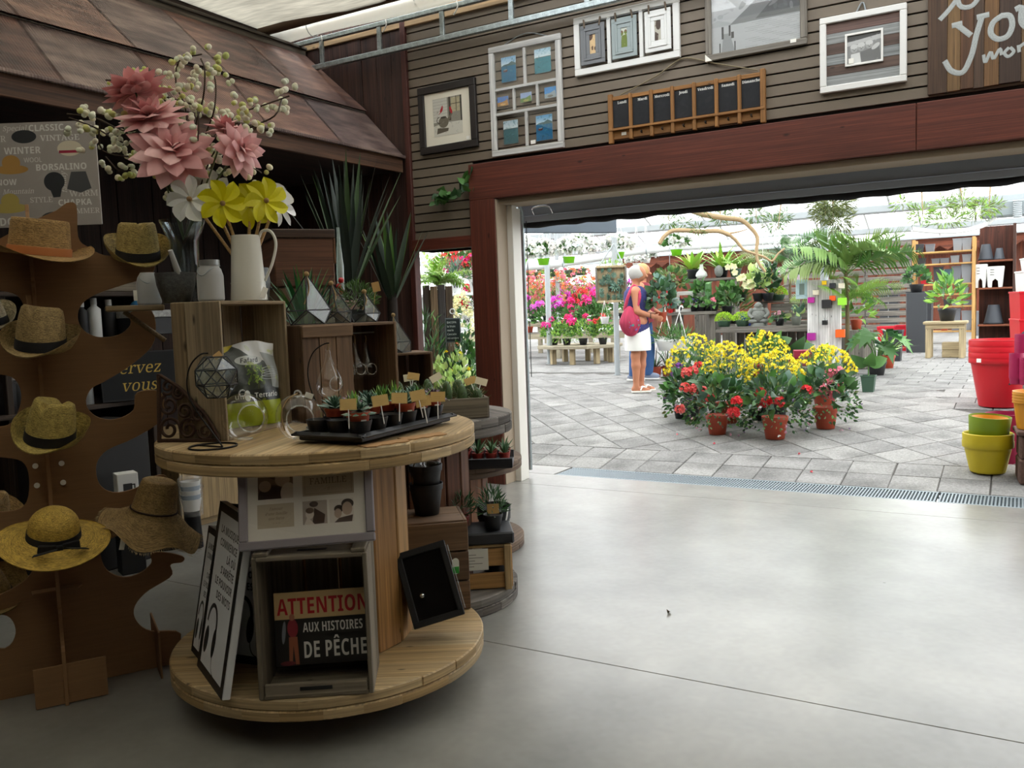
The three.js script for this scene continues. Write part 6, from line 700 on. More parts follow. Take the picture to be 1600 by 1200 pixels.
{ // week planner boards
  const w = 1.205, h = 0.346, t = onWall('weekday_board', 'wooden rack of seven chalkboards printed with the weekdays in French', -2.805, -1.6, 2.78, 3.126), m = wood(0xa8743c, 0.65, 0);
  part(t, 'back_board', place(box(w, h - 0.03, 0.012, 0.002), [0, 0, 0.006]), m); const days = ['Lundi', 'Mardi', 'Mercredi', 'Jeudi', 'Vendredi', 'Samedi', 'Dimanche'], pw = (w - 0.03) / 7;
  for (let i = 0; i <= 7; i++) part(t, 'upright', place(box(i % 7 ? 0.026 : 0.036, h + (i % 7 ? 0 : 0.03), 0.034, 0.004, i), [-w / 2 + 0.015 + i * pw, 0, 0.018]), m);
  part(t, 'ledge', place(box(w, 0.018, 0.04, 0.003), [0, -h / 2 + 0.088, 0.02]), m); part(t, 'top_rail', place(box(w, 0.03, 0.022, 0.003), [0, h / 2 - 0.02, 0.012]), m);
  days.forEach((d, i) => { const x = -w / 2 + 0.015 + (i + 0.5) * pw, cw = pw - 0.028, ch = 0.215; part(t, 'chalkboard', place(box(cw, ch, 0.004, 0.001), [x, 0.04, 0.014]), Mat.black); part(t, 'chalkboard', place(new THREE.PlaneGeometry(cw, ch), [x, 0.04, 0.0165]), printed(148, 220, (c, W2, H2) => { c.fillStyle = '#202124'; c.fillRect(0, 0, W2, H2); blotch(c, W2, H2, 14, ['#2b2c30', '#191a1c'], 10, 40, 80 + i); c.fillStyle = '#f2f0ea'; c.font = 'bold 27px serif'; c.textAlign = 'center'; c.fillText(d, W2 / 2 + (i < 2 ? 12 : 0), 40); }, 0.85)); if (i) part(t, 'hook', tube([[x, -0.118, 0.012], [x, -0.118, 0.03], [x, -0.13, 0.034], [x + 0.006, -0.134, 0.022]], 0.005, 10, 5), S(0x2e2722, 0.4, { metalness: 0.6 })); else part(t, 'price_tag', place(box(0.04, 0.024, 0.002, 0.0005), [x + 0.02, -0.12, 0.014]), Mat.paper); });
  part(t, 'cord', tube([[-w / 2 + 0.1, h / 2, 0.02], [-0.2, h / 2 + 0.1, 0.016], [-0.03, h / 2 + 0.185, 0.012], [0.02, h / 2 + 0.19, 0.012], [0.25, h / 2 + 0.11, 0.016], [w / 2 - 0.05, h / 2 + 0.01, 0.02]], 0.005, 30, 6), wood(0x9a8c6e, 0.9));
}
{ // lake jetty
  const w = 0.715, h = 0.52, t = onWall('lake_picture', 'grey picture of a jetty on a misty lake', -2.025, -1.31, 3.257, 3.777); const m = wood(0x8f877b, 0.65, 1); frameRect(t, w, h, 0.045, 0.032, m);
  part(t, 'print', place(new THREE.PlaneGeometry(w - 0.08, h - 0.08), [0, 0, 0.014]), printed(512, 360, (c, W2, H2) => { const g = c.createLinearGradient(0, 0, 0, 200); g.addColorStop(0, '#c9cccd'); g.addColorStop(1, '#b4b7b8'); c.fillStyle = g; c.fillRect(0, 0, W2, H2); c.fillStyle = '#a6aaab'; poly(c, [[0, 205], [0, 180], [40, 168], [100, 185], [140, 205]]); c.fillStyle = '#7b7e7f'; poly(c, [[110, 205], [260, 90], [420, 20], [512, -10], [512, 205]]); c.fillStyle = '#5d6061'; poly(c, [[260, 195], [340, 120], [512, 60], [512, 200]]); c.fillStyle = '#b3b6b7'; c.fillRect(0, 205, W2, H2); blotch(c, W2, 160, 40, ['#b9bcbd', '#8a8d8e', '#707374'], 8, 40, 31); c.save(); c.translate(0, 205); c.fillStyle = '#7d8081'; for (let i = 0; i < 60; i++) { c.globalAlpha = 0.35; c.fillRect(180 + (i * 97) % 330, (i * 29) % 150, 30 + (i * 13) % 70, 3); } c.globalAlpha = 1; c.restore(); c.fillStyle = '#8f9293'; poly(c, [[60, 360], [72, 250], [110, 250], [140, 360]]); c.fillStyle = '#3c3e3f'; c.fillRect(62, 208, 12, 70); c.fillRect(104, 205, 11, 60); c.fillRect(118, 245, 16, 36); c.fillRect(48, 300, 7, 60); c.fillRect(136, 300, 7, 60); }));
  part(t, 'pane', place(box(w - 0.08, h - 0.08, 0.002, 0.0005), [0, 0, 0.02]), glass); part(t, 'corner_guard', place(extrude(shapeOf([[0, 0], [0.05, 0], [0, 0.05]]), 0.036), [-w / 2 - 0.001, -h / 2 - 0.001, 0]), Mat.paper); part(t, 'price_tag', place(box(0.04, 0.024, 0.002, 0.0005), [w / 2 - 0.09, -h / 2 + 0.035, 0.033]), Mat.paper);
}
{ // children's photo on striped boards
  const w = 0.545, h = 0.5, t = onWall('striped_photo_frame', 'white frame with brown and grey boards round a black and white photograph', -1.225, -0.68, 2.906, 3.406); frameRect(t, w, h, 0.042, 0.034, S(0xe8e6e1, 0.5));
  ['#7d6259', '#a3a5a3', '#6b564c', '#9b9e9d', '#6a554a', '#a5a7a5'].forEach((c, i) => part(t, 'board', place(box(w - 0.08, 0.069, 0.01, 0.002, i), [0, 0.175 - i * 0.07, 0.01]), wood(new THREE.Color(c), 0.7, 1)));
  const g = pivot(t, 'inner_frame', [0.01, 0.01, 0.016]); for (const k of [-1, 1]) { part(g, 'rail', place(box(0.24, 0.014, 0.012, 0.002), [0, k * 0.1, 0.006]), Mat.white); part(g, 'rail', place(box(0.014, 0.19, 0.012, 0.002), [k * 0.113, 0, 0.006]), Mat.white); }
  part(g, 'photograph', place(new THREE.PlaneGeometry(0.215, 0.19), [0, 0, 0.003]), printed(215, 190, (c, W2, H2) => { c.fillStyle = '#8b8b89'; c.fillRect(0, 0, W2, H2); c.fillStyle = '#4d4d4b'; c.fillRect(0, 0, W2, 40); c.fillStyle = '#b9b9b7'; poly(c, [[0, 45], [215, 20], [215, 50], [0, 70]]); for (const [x, y] of [[45, 90], [90, 85], [140, 78]]) { c.fillStyle = '#a5a5a2'; ell(c, x, y, 24, 26); c.fillStyle = '#c9c9c6'; ell(c, x, y - 12, 24, 16); c.fillStyle = '#5a5a58'; ell(c, x - 7, y + 4, 3, 2); ell(c, x + 9, y + 4, 3, 2); ell(c, x + 1, y + 14, 7, 2); } c.fillStyle = '#d2d2cf'; poly(c, [[20, 190], [25, 125], [80, 120], [90, 190]]); c.fillStyle = '#6f6f6d'; poly(c, [[90, 190], [85, 120], [200, 90], [215, 190]]); c.fillStyle = '#c4c4c1'; ell(c, 180, 95, 30, 14, -0.6); blotch(c, W2, H2, 20, ['#6f6f6d', '#c9c9c6'], 3, 12, 44); }));
  part(g, 'price_tag', place(box(0.032, 0.034, 0.002, 0.0005), [-0.08, -0.075, 0.014]), Mat.paper); part(t, 'hanger', tube([[-0.04, h / 2, 0.01], [0, h / 2 + 0.06, 0.01], [0.02, h / 2, 0.01]], 0.006, 12, 5), Mat.steel);
}
{ // lettered board
  const x0 = -0.557, x1 = 0.42, y0 = 2.797, y1 = 3.74, w = x1 - x0, h = y1 - y0, t = onWall('lettered_sign', 'board of mixed brown planks with white brush lettering', x0, x1, y0, y1); t.userData.category = 'sign';
  let x = -w / 2; const tones = [0x5a4230, 0x8a6a44, 0x6e4c34, 0x5c4636, 0x84603c, 0x4e3a2e, 0x7d6040, 0x55402f, 0x6e5038, 0x80623f]; let i = 0; while (x < w / 2 - 0.01) { const pw = Math.min([0.115, 0.075, 0.075, 0.058, 0.082, 0.12, 0.085, 0.08, 0.1, 0.09][i % 10], w / 2 - x); part(t, 'plank', place(box(pw - 0.002, h - (i % 3) * 0.006, 0.022, 0.002, i % 5), [x + pw / 2, 0, 0.011]), wood(tones[i % 10], 0.75, 1)); x += pw; i++; }
  const LET = S(0xc9cdca, 0.85, { map: T.speck }); const st = (pts, r) => { const g = tube(pts.map(([a, b]) => [a - w / 2, b - h / 2, 0]), r, 40, 6); g.scale(1, 1, 0.12); return g.translate(0, 0, 0.0225); };
  const word = (name, strokes, r) => part(t, name, flat(strokes.map((s) => st(s, r))), LET);
  word('lettering', [[[0.07, 0.46], [0.13, 0.52], [0.2, 0.62], [0.24, 0.74], [0.21, 0.8], [0.18, 0.74], [0.17, 0.6], [0.19, 0.52], [0.25, 0.51], [0.31, 0.58]], [[0.33, 0.63], [0.31, 0.56], [0.36, 0.55], [0.39, 0.61], [0.37, 0.67], [0.33, 0.65], [0.36, 0.66], [0.42, 0.67]], [[0.43, 0.69], [0.455, 0.58], [0.5, 0.69], [0.54, 0.69]], [[0.55, 0.63], [0.61, 0.66], [0.6, 0.7], [0.56, 0.69], [0.55, 0.62], [0.6, 0.575], [0.65, 0.6]]], 0.017);
  word('lettering', [[[0.14, 0.41], [0.2, 0.415]], [[0.17, 0.41], [0.25, 0.33]], [[0.28, 0.435], [0.35, 0.44]], [[0.31, 0.435], [0.28, 0.33], [0.25, 0.2], [0.2, 0.11], [0.14, 0.13], [0.1, 0.2]], [[0.42, 0.42], [0.37, 0.385], [0.36, 0.32], [0.4, 0.28], [0.45, 0.29], [0.475, 0.35], [0.46, 0.41], [0.41, 0.42]], [[0.49, 0.44], [0.52, 0.45], [0.525, 0.36], [0.56, 0.32], [0.61, 0.34], [0.63, 0.45]]], 0.019);
  word('lettering', [[[0.32, 0.2], [0.33, 0.15], [0.36, 0.21], [0.375, 0.165], [0.41, 0.22], [0.42, 0.18]], [[0.46, 0.22], [0.435, 0.19], [0.455, 0.165], [0.485, 0.19], [0.465, 0.22]], [[0.51, 0.225], [0.515, 0.18], [0.515, 0.21], [0.55, 0.235]], [[0.555, 0.205], [0.6, 0.22], [0.585, 0.245], [0.56, 0.22], [0.565, 0.185], [0.61, 0.195]]], 0.011);
}
{ // ivy trailing on the slats
  const t = thing('ivy_sprig', 'trailing ivy sprig on the slats beside the timber post', 'plant'); const pts = [[682, 316], [695, 313], [708, 312], [718, 306], [728, 296], [736, 285]].map(([x, y]) => W(x, y, ZW + 0.05)); part(t, 'stem', tube(pts, 0.005, 24, 5), leafM([0.06, 0.1, 0.03])); const heart = leaf(0.09, 0.09, 0.1, 0.3, 4, 0.5); for (let i = 0; i < 26; i++) { const p = pts[i % 6].clone().add(V(R(-0.05, 0.05), R(-0.02, 0.07), R(-0.02, 0.05))); part(t, 'leaf', heart, leafM(pick(GREEN.mid.concat(GREEN.dark))), p, aim(V(R(-1, 1), R(-0.6, 0.8), R(0.1, 0.8)), R(0, 6))); }
}
{ // blue grey weather board outside the doorway
  const a = D(806, 356, 8.9), b = D(962, 350, 9.3); const t = thing('weather_board', 'dark blue grey board hanging outside under the raised door', 'board'); const c = a.clone().add(b).multiplyScalar(0.5); part(t, 'board', place(box(a.distanceTo(b), 0.15, 0.05, 0.006), c, [0, -Math.atan2(b.z - a.z, b.x - a.x), 0]), S(0x5b6670, 0.5)); for (const p of [a, b]) part(t, 'hanger', rod(p, p.clone().setY(3.4), 0.008), Mat.steel);
}

// ================================================================ CABLE SPOOLS AND WHAT STANDS ON THEM
function strip(Rr, a, b, th, bev = 0.004) {    // the part of a round board that lies between x = a and x = b
  const n = 14, pts = []; const zz = (x) => Math.sqrt(Math.max(0, Rr * Rr - x * x)); for (let i = 0; i <= n; i++) { const x = a + (b - a) * i / n; pts.push([x, zz(x)]); } for (let i = n; i >= 0; i--) { const x = a + (b - a) * i / n; pts.push([x, -zz(x)]); }
  const clean = pts.filter((p, i) => { const q = pts[(i + 1) % pts.length]; return Math.hypot(p[0] - q[0], p[1] - q[1]) > 1e-4; });
  const g = extrude(shapeOf(clean), th - 2 * bev, bev); g.translate(0, 0, bev); g.rotateX(-PI / 2); planarGrain(g); return g;
}
function planarGrain(g) { const p = g.attributes.position, nn = g.attributes.normal, u = g.attributes.uv, o = R(0, 5); for (let i = 0; i < p.count; i++) u.setXY(i, (Math.abs(nn.getY(i)) > 0.5 ? p.getZ(i) : p.getZ(i) + p.getX(i)) + o, (Math.abs(nn.getY(i)) > 0.5 ? p.getX(i) : p.getY(i)) + o * 0.37); }
function spool(label, c, Rr, y0, y1, rc, th, widths, mats, turn) {
  const t = thing('cable_spool', label, 'spool table', V(c[0], 0, c[1]), turn);
  const disc = (name, y, ang, off) => { const d = pivot(t, name, [0, y, 0], [0, ang, 0]); let x = -Rr + 0.001, k = off; while (x < Rr - 0.01) { const w = Math.min(widths[k % widths.length], Rr - x - 0.0005); if (w > 0.02) part(d, 'plank', strip(Rr - R(0, 0.006), x + 0.0015, x + w - 0.0015, th, 0.005), mats[k % 3]); x += w; k++; } };
  disc('bottom_disc', y0, 0.3, 0); disc('bottom_disc', y0 + th + 0.001, 0.3 + PI / 2, 2); disc('top_disc', y1 - th, 0.1, 1); disc('top_disc', y1 - 2 * th - 0.001, 0.1 + PI / 2, 3);
  const h = y1 - y0 - 4 * th - 0.004, n = 15; const core = pivot(t, 'core', [0, y0 + 2 * th + 0.002 + h / 2, 0]); for (let i = 0; i < n; i++) part(core, 'stave', place(box(2 * rc * Math.tan(PI / n) * 0.985, h, 0.035, 0.005, i % 5), [0, 0, rc]).rotateY(i / n * TAU), mats[3 + i % (mats.length - 3)]);
  return t;
}
const C1 = [-2.45, -2.62], T1 = 1.05, B1 = 0.198;
const PINE = [wood(0xc7a878, 0.62, 0), wood(0xbb9b6a, 0.65, 1), wood(0xceb285, 0.62, 1), wood(0xc4955a, 0.6, 0), wood(0xb98850, 0.6, 1)], OLDW = [wood(0x77706a, 0.8, 2), wood(0x6a625b, 0.8, 2), wood(0x817a72, 0.8, 1), wood(0x7d5138, 0.7, 1), wood(0x70452f, 0.7, 0)], BRW = [wood(0x7a6350, 0.75, 1), wood(0x6d5645, 0.75, 0), wood(0x846c58, 0.75, 1), wood(0x8a5c3c, 0.7, 1), wood(0x7a4e34, 0.7, 0)];
{ const s = spool('large pale pine cable spool standing nearest, used as a display table', C1, 0.622, 0.12, T1, 0.31, 0.0385, [0.14, 0.12, 0.16, 0.13, 0.15], PINE, 0.25); for (let i = 0; i < 4; i++) part(s, 'caster', flat([place(new THREE.CylinderGeometry(0.05, 0.05, 0.035, 16), [0, 0.05, 0], [PI / 2, 0, 0]), place(box(0.09, 0.022, 0.07, 0.004), [0, 0.11, 0])]), Mat.black, [Math.cos(i * PI / 2 + 0.4) * 0.38, 0, Math.sin(i * PI / 2 + 0.4) * 0.38]); }
spool('grey weathered cable spool directly behind the pine one', [-2.72, -3.67], 0.47, 0.0, 0.975, 0.22, 0.045, [0.12, 0.13, 0.11], OLDW, 0.9);
spool('low brown cable spool, farthest of the three', [-3.22, -4.56], 0.5, 0.0, 0.57, 0.26, 0.032, [0.13, 0.12, 0.14], BRW, 1.4);
// ---- crates: open at the front (+z), grain and handles as on old fruit boxes
function crate(label, p, ry, w, h, d, m, o = {}) {
  const t = thing('wooden_crate', label, 'crate', p, ry), th = o.th ?? 0.014, pl = (name, ww, hh, dd, pos, k = 0) => part(t, name, place(box(ww, hh, dd, 0.003, k % 6), pos), m[k % m.length]);
  const split = o.split ?? [0.3, 0.7];
  for (const s of [-1, 1]) { let z = -d / 2; split.forEach((f, k) => { const dd = d * f; pl('side_plank', th, h - 0.002, dd - 0.003, [s * (w / 2 - th / 2), h / 2, z + dd / 2], k + (s > 0 ? 1 : 3)); z += dd; }); }
  for (const s of [0, 1]) { let z = -d / 2; split.forEach((f, k) => { const dd = d * f; pl(s ? 'top_plank' : 'bottom_plank', w - 2 * th - 0.001, th, dd - 0.003, [0, s ? h - th / 2 : th / 2, z + dd / 2], k + s * 2); z += dd; }); }
  const nb = o.back ?? 4; for (let i = 0; i < nb; i++) pl('back_plank', (w - 0.004) / nb - (o.gap ?? 0.012), h - 0.004, 0.009, [-w / 2 + (i + 0.5) * w / nb, h / 2, -d / 2 - 0.005], i);
  if (o.cover) { const n = o.cover; for (let i = 0; i < n; i++) pl('front_plank', w * 0.5 / n - 0.004, h - 0.05, 0.01, [-w / 2 + (i + 0.5) * w * 0.5 / n, h / 2 - 0.02, d / 2 + 0.006], i + 1); pl('front_rail', w * 0.5, 0.05, 0.02, [-w / 4, h - 0.03, d / 2 + 0.012], 2); }
  return t;
}
const OLDC = [wood(0xab9678, 0.8, 1), wood(0x9c8768, 0.8, 0), wood(0xb39f80, 0.8, 1), wood(0x937c5c, 0.8, 0)], DARKC = [wood(0x7d6148, 0.75, 1), wood(0x6e543e, 0.75, 0), wood(0x886a4e, 0.75, 0)], GREYC = [wood(0x867b6a, 0.8, 1), wood(0x7a6f5e, 0.8, 0), wood(0x908472, 0.8, 1)];
const nA = V(0.96, 0, -0.28).normalize(), ryA = Math.atan2(nA.x, nA.z);
const cA = V(-2.635, T1, -2.485).addScaledVector(nA, -0.105), dA = cA.clone().sub(EYE).dot(FWD), onA = (px, dd) => D(px, 476, dA + dd).setY(T1 + 0.527);
crate('tall open wooden crate on end, at the left of the pine spool top', cA, ryA, 0.5, 0.525, 0.21, OLDC, { split: [0.28, 0.72], back: 3, gap: 0.03 });
const nB = V(0.96, 0, 0.286).normalize(), ryB = Math.atan2(nB.x, nB.z), cB = V(-2.64, T1, -2.73).addScaledVector(V(0.286, 0, -0.96), 0.25).addScaledVector(nB, -0.14);
crate('wide wooden crate holding hanging glass drops, in the middle of the pine spool top', cB, ryB, 0.5, 0.42, 0.28, DARKC, { split: [0.5, 0.5], cover: 3 });
const YA = T1 + 0.526, YB = T1 + 0.421;
crate('small dark crate on the grey spool, next to the narrow opening', V(-2.93, 0.976, -3.78), 0.9, 0.3, 0.32, 0.26, DARKC, { split: [0.5, 0.5] });
const inA = (a, b, y) => cA.clone().addScaledVector(V(-0.28, 0, -0.96), a).addScaledVector(nA, b).setY(y), inB = (a, b, y) => cB.clone().addScaledVector(V(0.286, 0, -0.96), a).addScaledVector(nB, b).setY(y);
// ---- on top of the tall crate: jug, jars, watering can, vase
const FROST = P(0xd8d8d6, 0.55, { transmission: 0.55, thickness: 0 }), GALV = S(0x7c7f80, 0.45, { metalness: 0.65, map: T.speck }), ENAMEL = P(0xd9d6cb, 0.28, { clearcoat: 0.5 });
{ const p = onA(390, 0.04), s = sizeAt(p), t = thing('enamel_jug', 'tall cream enamel jug holding pinwheels', 'jug', p, turnTo(p) - 0.25), h = 101 * s; part(t, 'body', lathe([[0.001, 0], [27 * s, 0], [28 * s, 0.004], [26 * s, h * 0.26], [26.6 * s, h * 0.27], [25.8 * s, h * 0.29], [21.5 * s, h * 0.985], [22 * s, h], [20.5 * s, h], [20 * s, h * 0.95], [24 * s, h * 0.3], [0.001, 0.01]], 40), ENAMEL); part(t, 'handle', tube([[20 * s, h * 0.95, 0], [26 * s, h * 1.06, 0], [38 * s, h * 1.06, 0], [46 * s, h * 0.9, 0], [40 * s, h * 0.6, 0], [26 * s, h * 0.3, 0]], 0.006, 36, 8), ENAMEL); part(t, 'price_tag', place(box(0.022, 0.045, 0.002, 0.0005), [27 * s, 0.03, 16 * s], [0, 0.5, -0.4]), Mat.paper);
  // pinwheels standing in the jug
  const pin = (px, py, dd, col, label, tilt) => { const c = D(px, py, p.clone().sub(EYE).dot(FWD) - dd), q = thing('pinwheel', label, 'pinwheel', c, new THREE.Quaternion().setFromEuler(new THREE.Euler(R(-0.15, 0.1), turnTo(c) + tilt, 0, 'YXZ')), 'pinwheels in the enamel jug'), m = P(col, 0.5, { transmission: 0.3, thickness: 0 }); const pet = (() => { const g = leaf(0.098, 0.056, 0.25, 0.0, 7, 1.25), a = g.attributes.position; for (let i = 0; i < a.count; i++) { const y = a.getY(i); a.setX(i, a.getX(i) + 0.02 * Math.sin(y * 26)); a.setZ(i, a.getZ(i) + 0.3 * a.getX(i) + 0.01); } g.computeVertexNormals(); return g; })(); for (let i = 0; i < 7; i++) part(q, 'petal', pet, m, [0, 0, 0], [0, 0, i / 7 * TAU + px]); part(q, 'hub', place(new THREE.SphereGeometry(0.011, 12, 8), [0, 0, 0.022]), wood(0xb08a5a, 0.6)); const foot = p.clone().add(V((c.x - p.x) * 0.12, 0.14, (c.z - p.z) * 0.12)); q.updateMatrixWorld(true); part(q, 'stick', rod([0, 0, -0.01], q.worldToLocal(foot), 0.0065, 0.0065, 8), wood(0xc9a06a, 0.6)); };
  pin(299, 312, 0.06, 0xf0f0ee, 'white pinwheel with a wooden hub, leftmost in the jug', -0.35); pin(347, 318, 0.09, 0xe8e000, 'large yellow pinwheel in the middle of the jug', 0.1); pin(413, 315, 0.03, 0xe0d800, 'yellow pinwheel at the handle side of the jug', 0.4); pin(391, 322, -0.06, 0xdad200, 'half hidden yellow pinwheel behind the two others', 0.1); pin(432, 322, -0.09, 0xececea, 'white pinwheel mostly hidden behind the handle side yellow one', 0.9); pin(325, 300, -0.1, 0xeeeeea, 'white pinwheel peeping out above the large yellow one', 0);
}
{ const p = onA(331, -0.1), s = sizeAt(p), t = thing('frosted_jar', 'frosted lidded jar with a wire bail beside the enamel jug', 'jar', p, turnTo(p)), r = 20 * s, h = 64 * s; part(t, 'glass', lathe([[0.001, 0], [r * 0.92, 0], [r, 0.01], [r, h * 0.62], [r * 0.85, h * 0.78], [r * 0.72, h * 0.84], [r * 0.72, h * 0.88]], 32), FROST); part(t, 'lid', place(new THREE.CylinderGeometry(r * 0.78, r * 0.78, h * 0.13, 28), [0, h * 0.94, 0]), S(0x9d9f9e, 0.4, { metalness: 0.7 })); part(t, 'bail', tube([[-r * 0.78, h * 0.84, 0], [-r * 0.9, h * 0.7, r * 0.5], [-r * 0.55, h * 0.62, r * 0.95], [r * 0.1, h * 0.78, r * 0.86], [r * 0.78, h * 0.86, 0]], 0.0025, 24, 5), Mat.steel); }
{ const p = onA(234, 0.06), s = sizeAt(p), t = thing('frosted_jar', 'frosted jar with a paper tag under the upper fedora', 'jar', p.setY(YA), turnTo(p)), r = 18 * s, h = 50 * s; part(t, 'glass', lathe([[0.001, 0], [r * 0.92, 0], [r, 0.01], [r, h * 0.62], [r * 0.85, h * 0.85], [r * 0.6, h]], 32), FROST); part(t, 'wire', tube([[-r * 0.5, h, 0], [-r * 0.6, h * 0.8, r * 0.6], [0, h * 0.66, r * 0.98], [r * 0.7, h * 0.9, 0.0]], 0.0025, 20, 5), Mat.steel); part(t, 'price_tag', place(box(0.018, 0.042, 0.002, 0.0005), [-r * 1.05, h * 0.3, r * 0.3]), Mat.paper); const b = thing('side_shelf', 'small plank shelf screwed to the tall crate, under the tagged jar', 'shelf', V(p.x, YA, p.z), turnTo(p)); part(b, 'board', place(box(0.22, 0.022, 0.16, 0.004), [-0.055, -0.012, 0]), OLDC[1]); part(b, 'bracket', rod([0.05, -0.15, -0.03], [-0.1, -0.024, -0.03], 0.01), OLDC[3]); }
{ const p = onA(277, -0.03), s = sizeAt(p), t = thing('watering_can', 'galvanised watering can with a long thin spout behind the frosted jar', 'watering can', p, turnTo(p)), r = 30 * s, h = 47 * s; part(t, 'body', lathe([[0.001, 0], [r * 0.68, 0], [r * 0.95, h * 0.6], [r * 1.02, h], [r * 0.98, h], [r * 0.9, h * 0.6], [0.001, 0.01]], 36), GALV); part(t, 'spout', rod([0.02, h * 0.7, 20 * s], [-0.012, h + 32 * s, 40 * s].map((v, i) => i === 0 ? v - 0.0 : v), 0.014, 0.009, 14), S(0xb9bab8, 0.4, { metalness: 0.5 })); }
{ const p = onA(404, 0.2), s = sizeAt(p), t = thing('zinc_pail', 'zinc pail standing behind the enamel jug handle', 'pail', p, 0), r = 20 * s, h = 52 * s; part(t, 'body', lathe([[0.001, 0], [r * 0.8, 0], [r, h * 0.6], [r * 0.9, h], [r * 0.86, h], [r * 0.9, h * 0.6], [0.001, 0.01]], 30), GALV); }
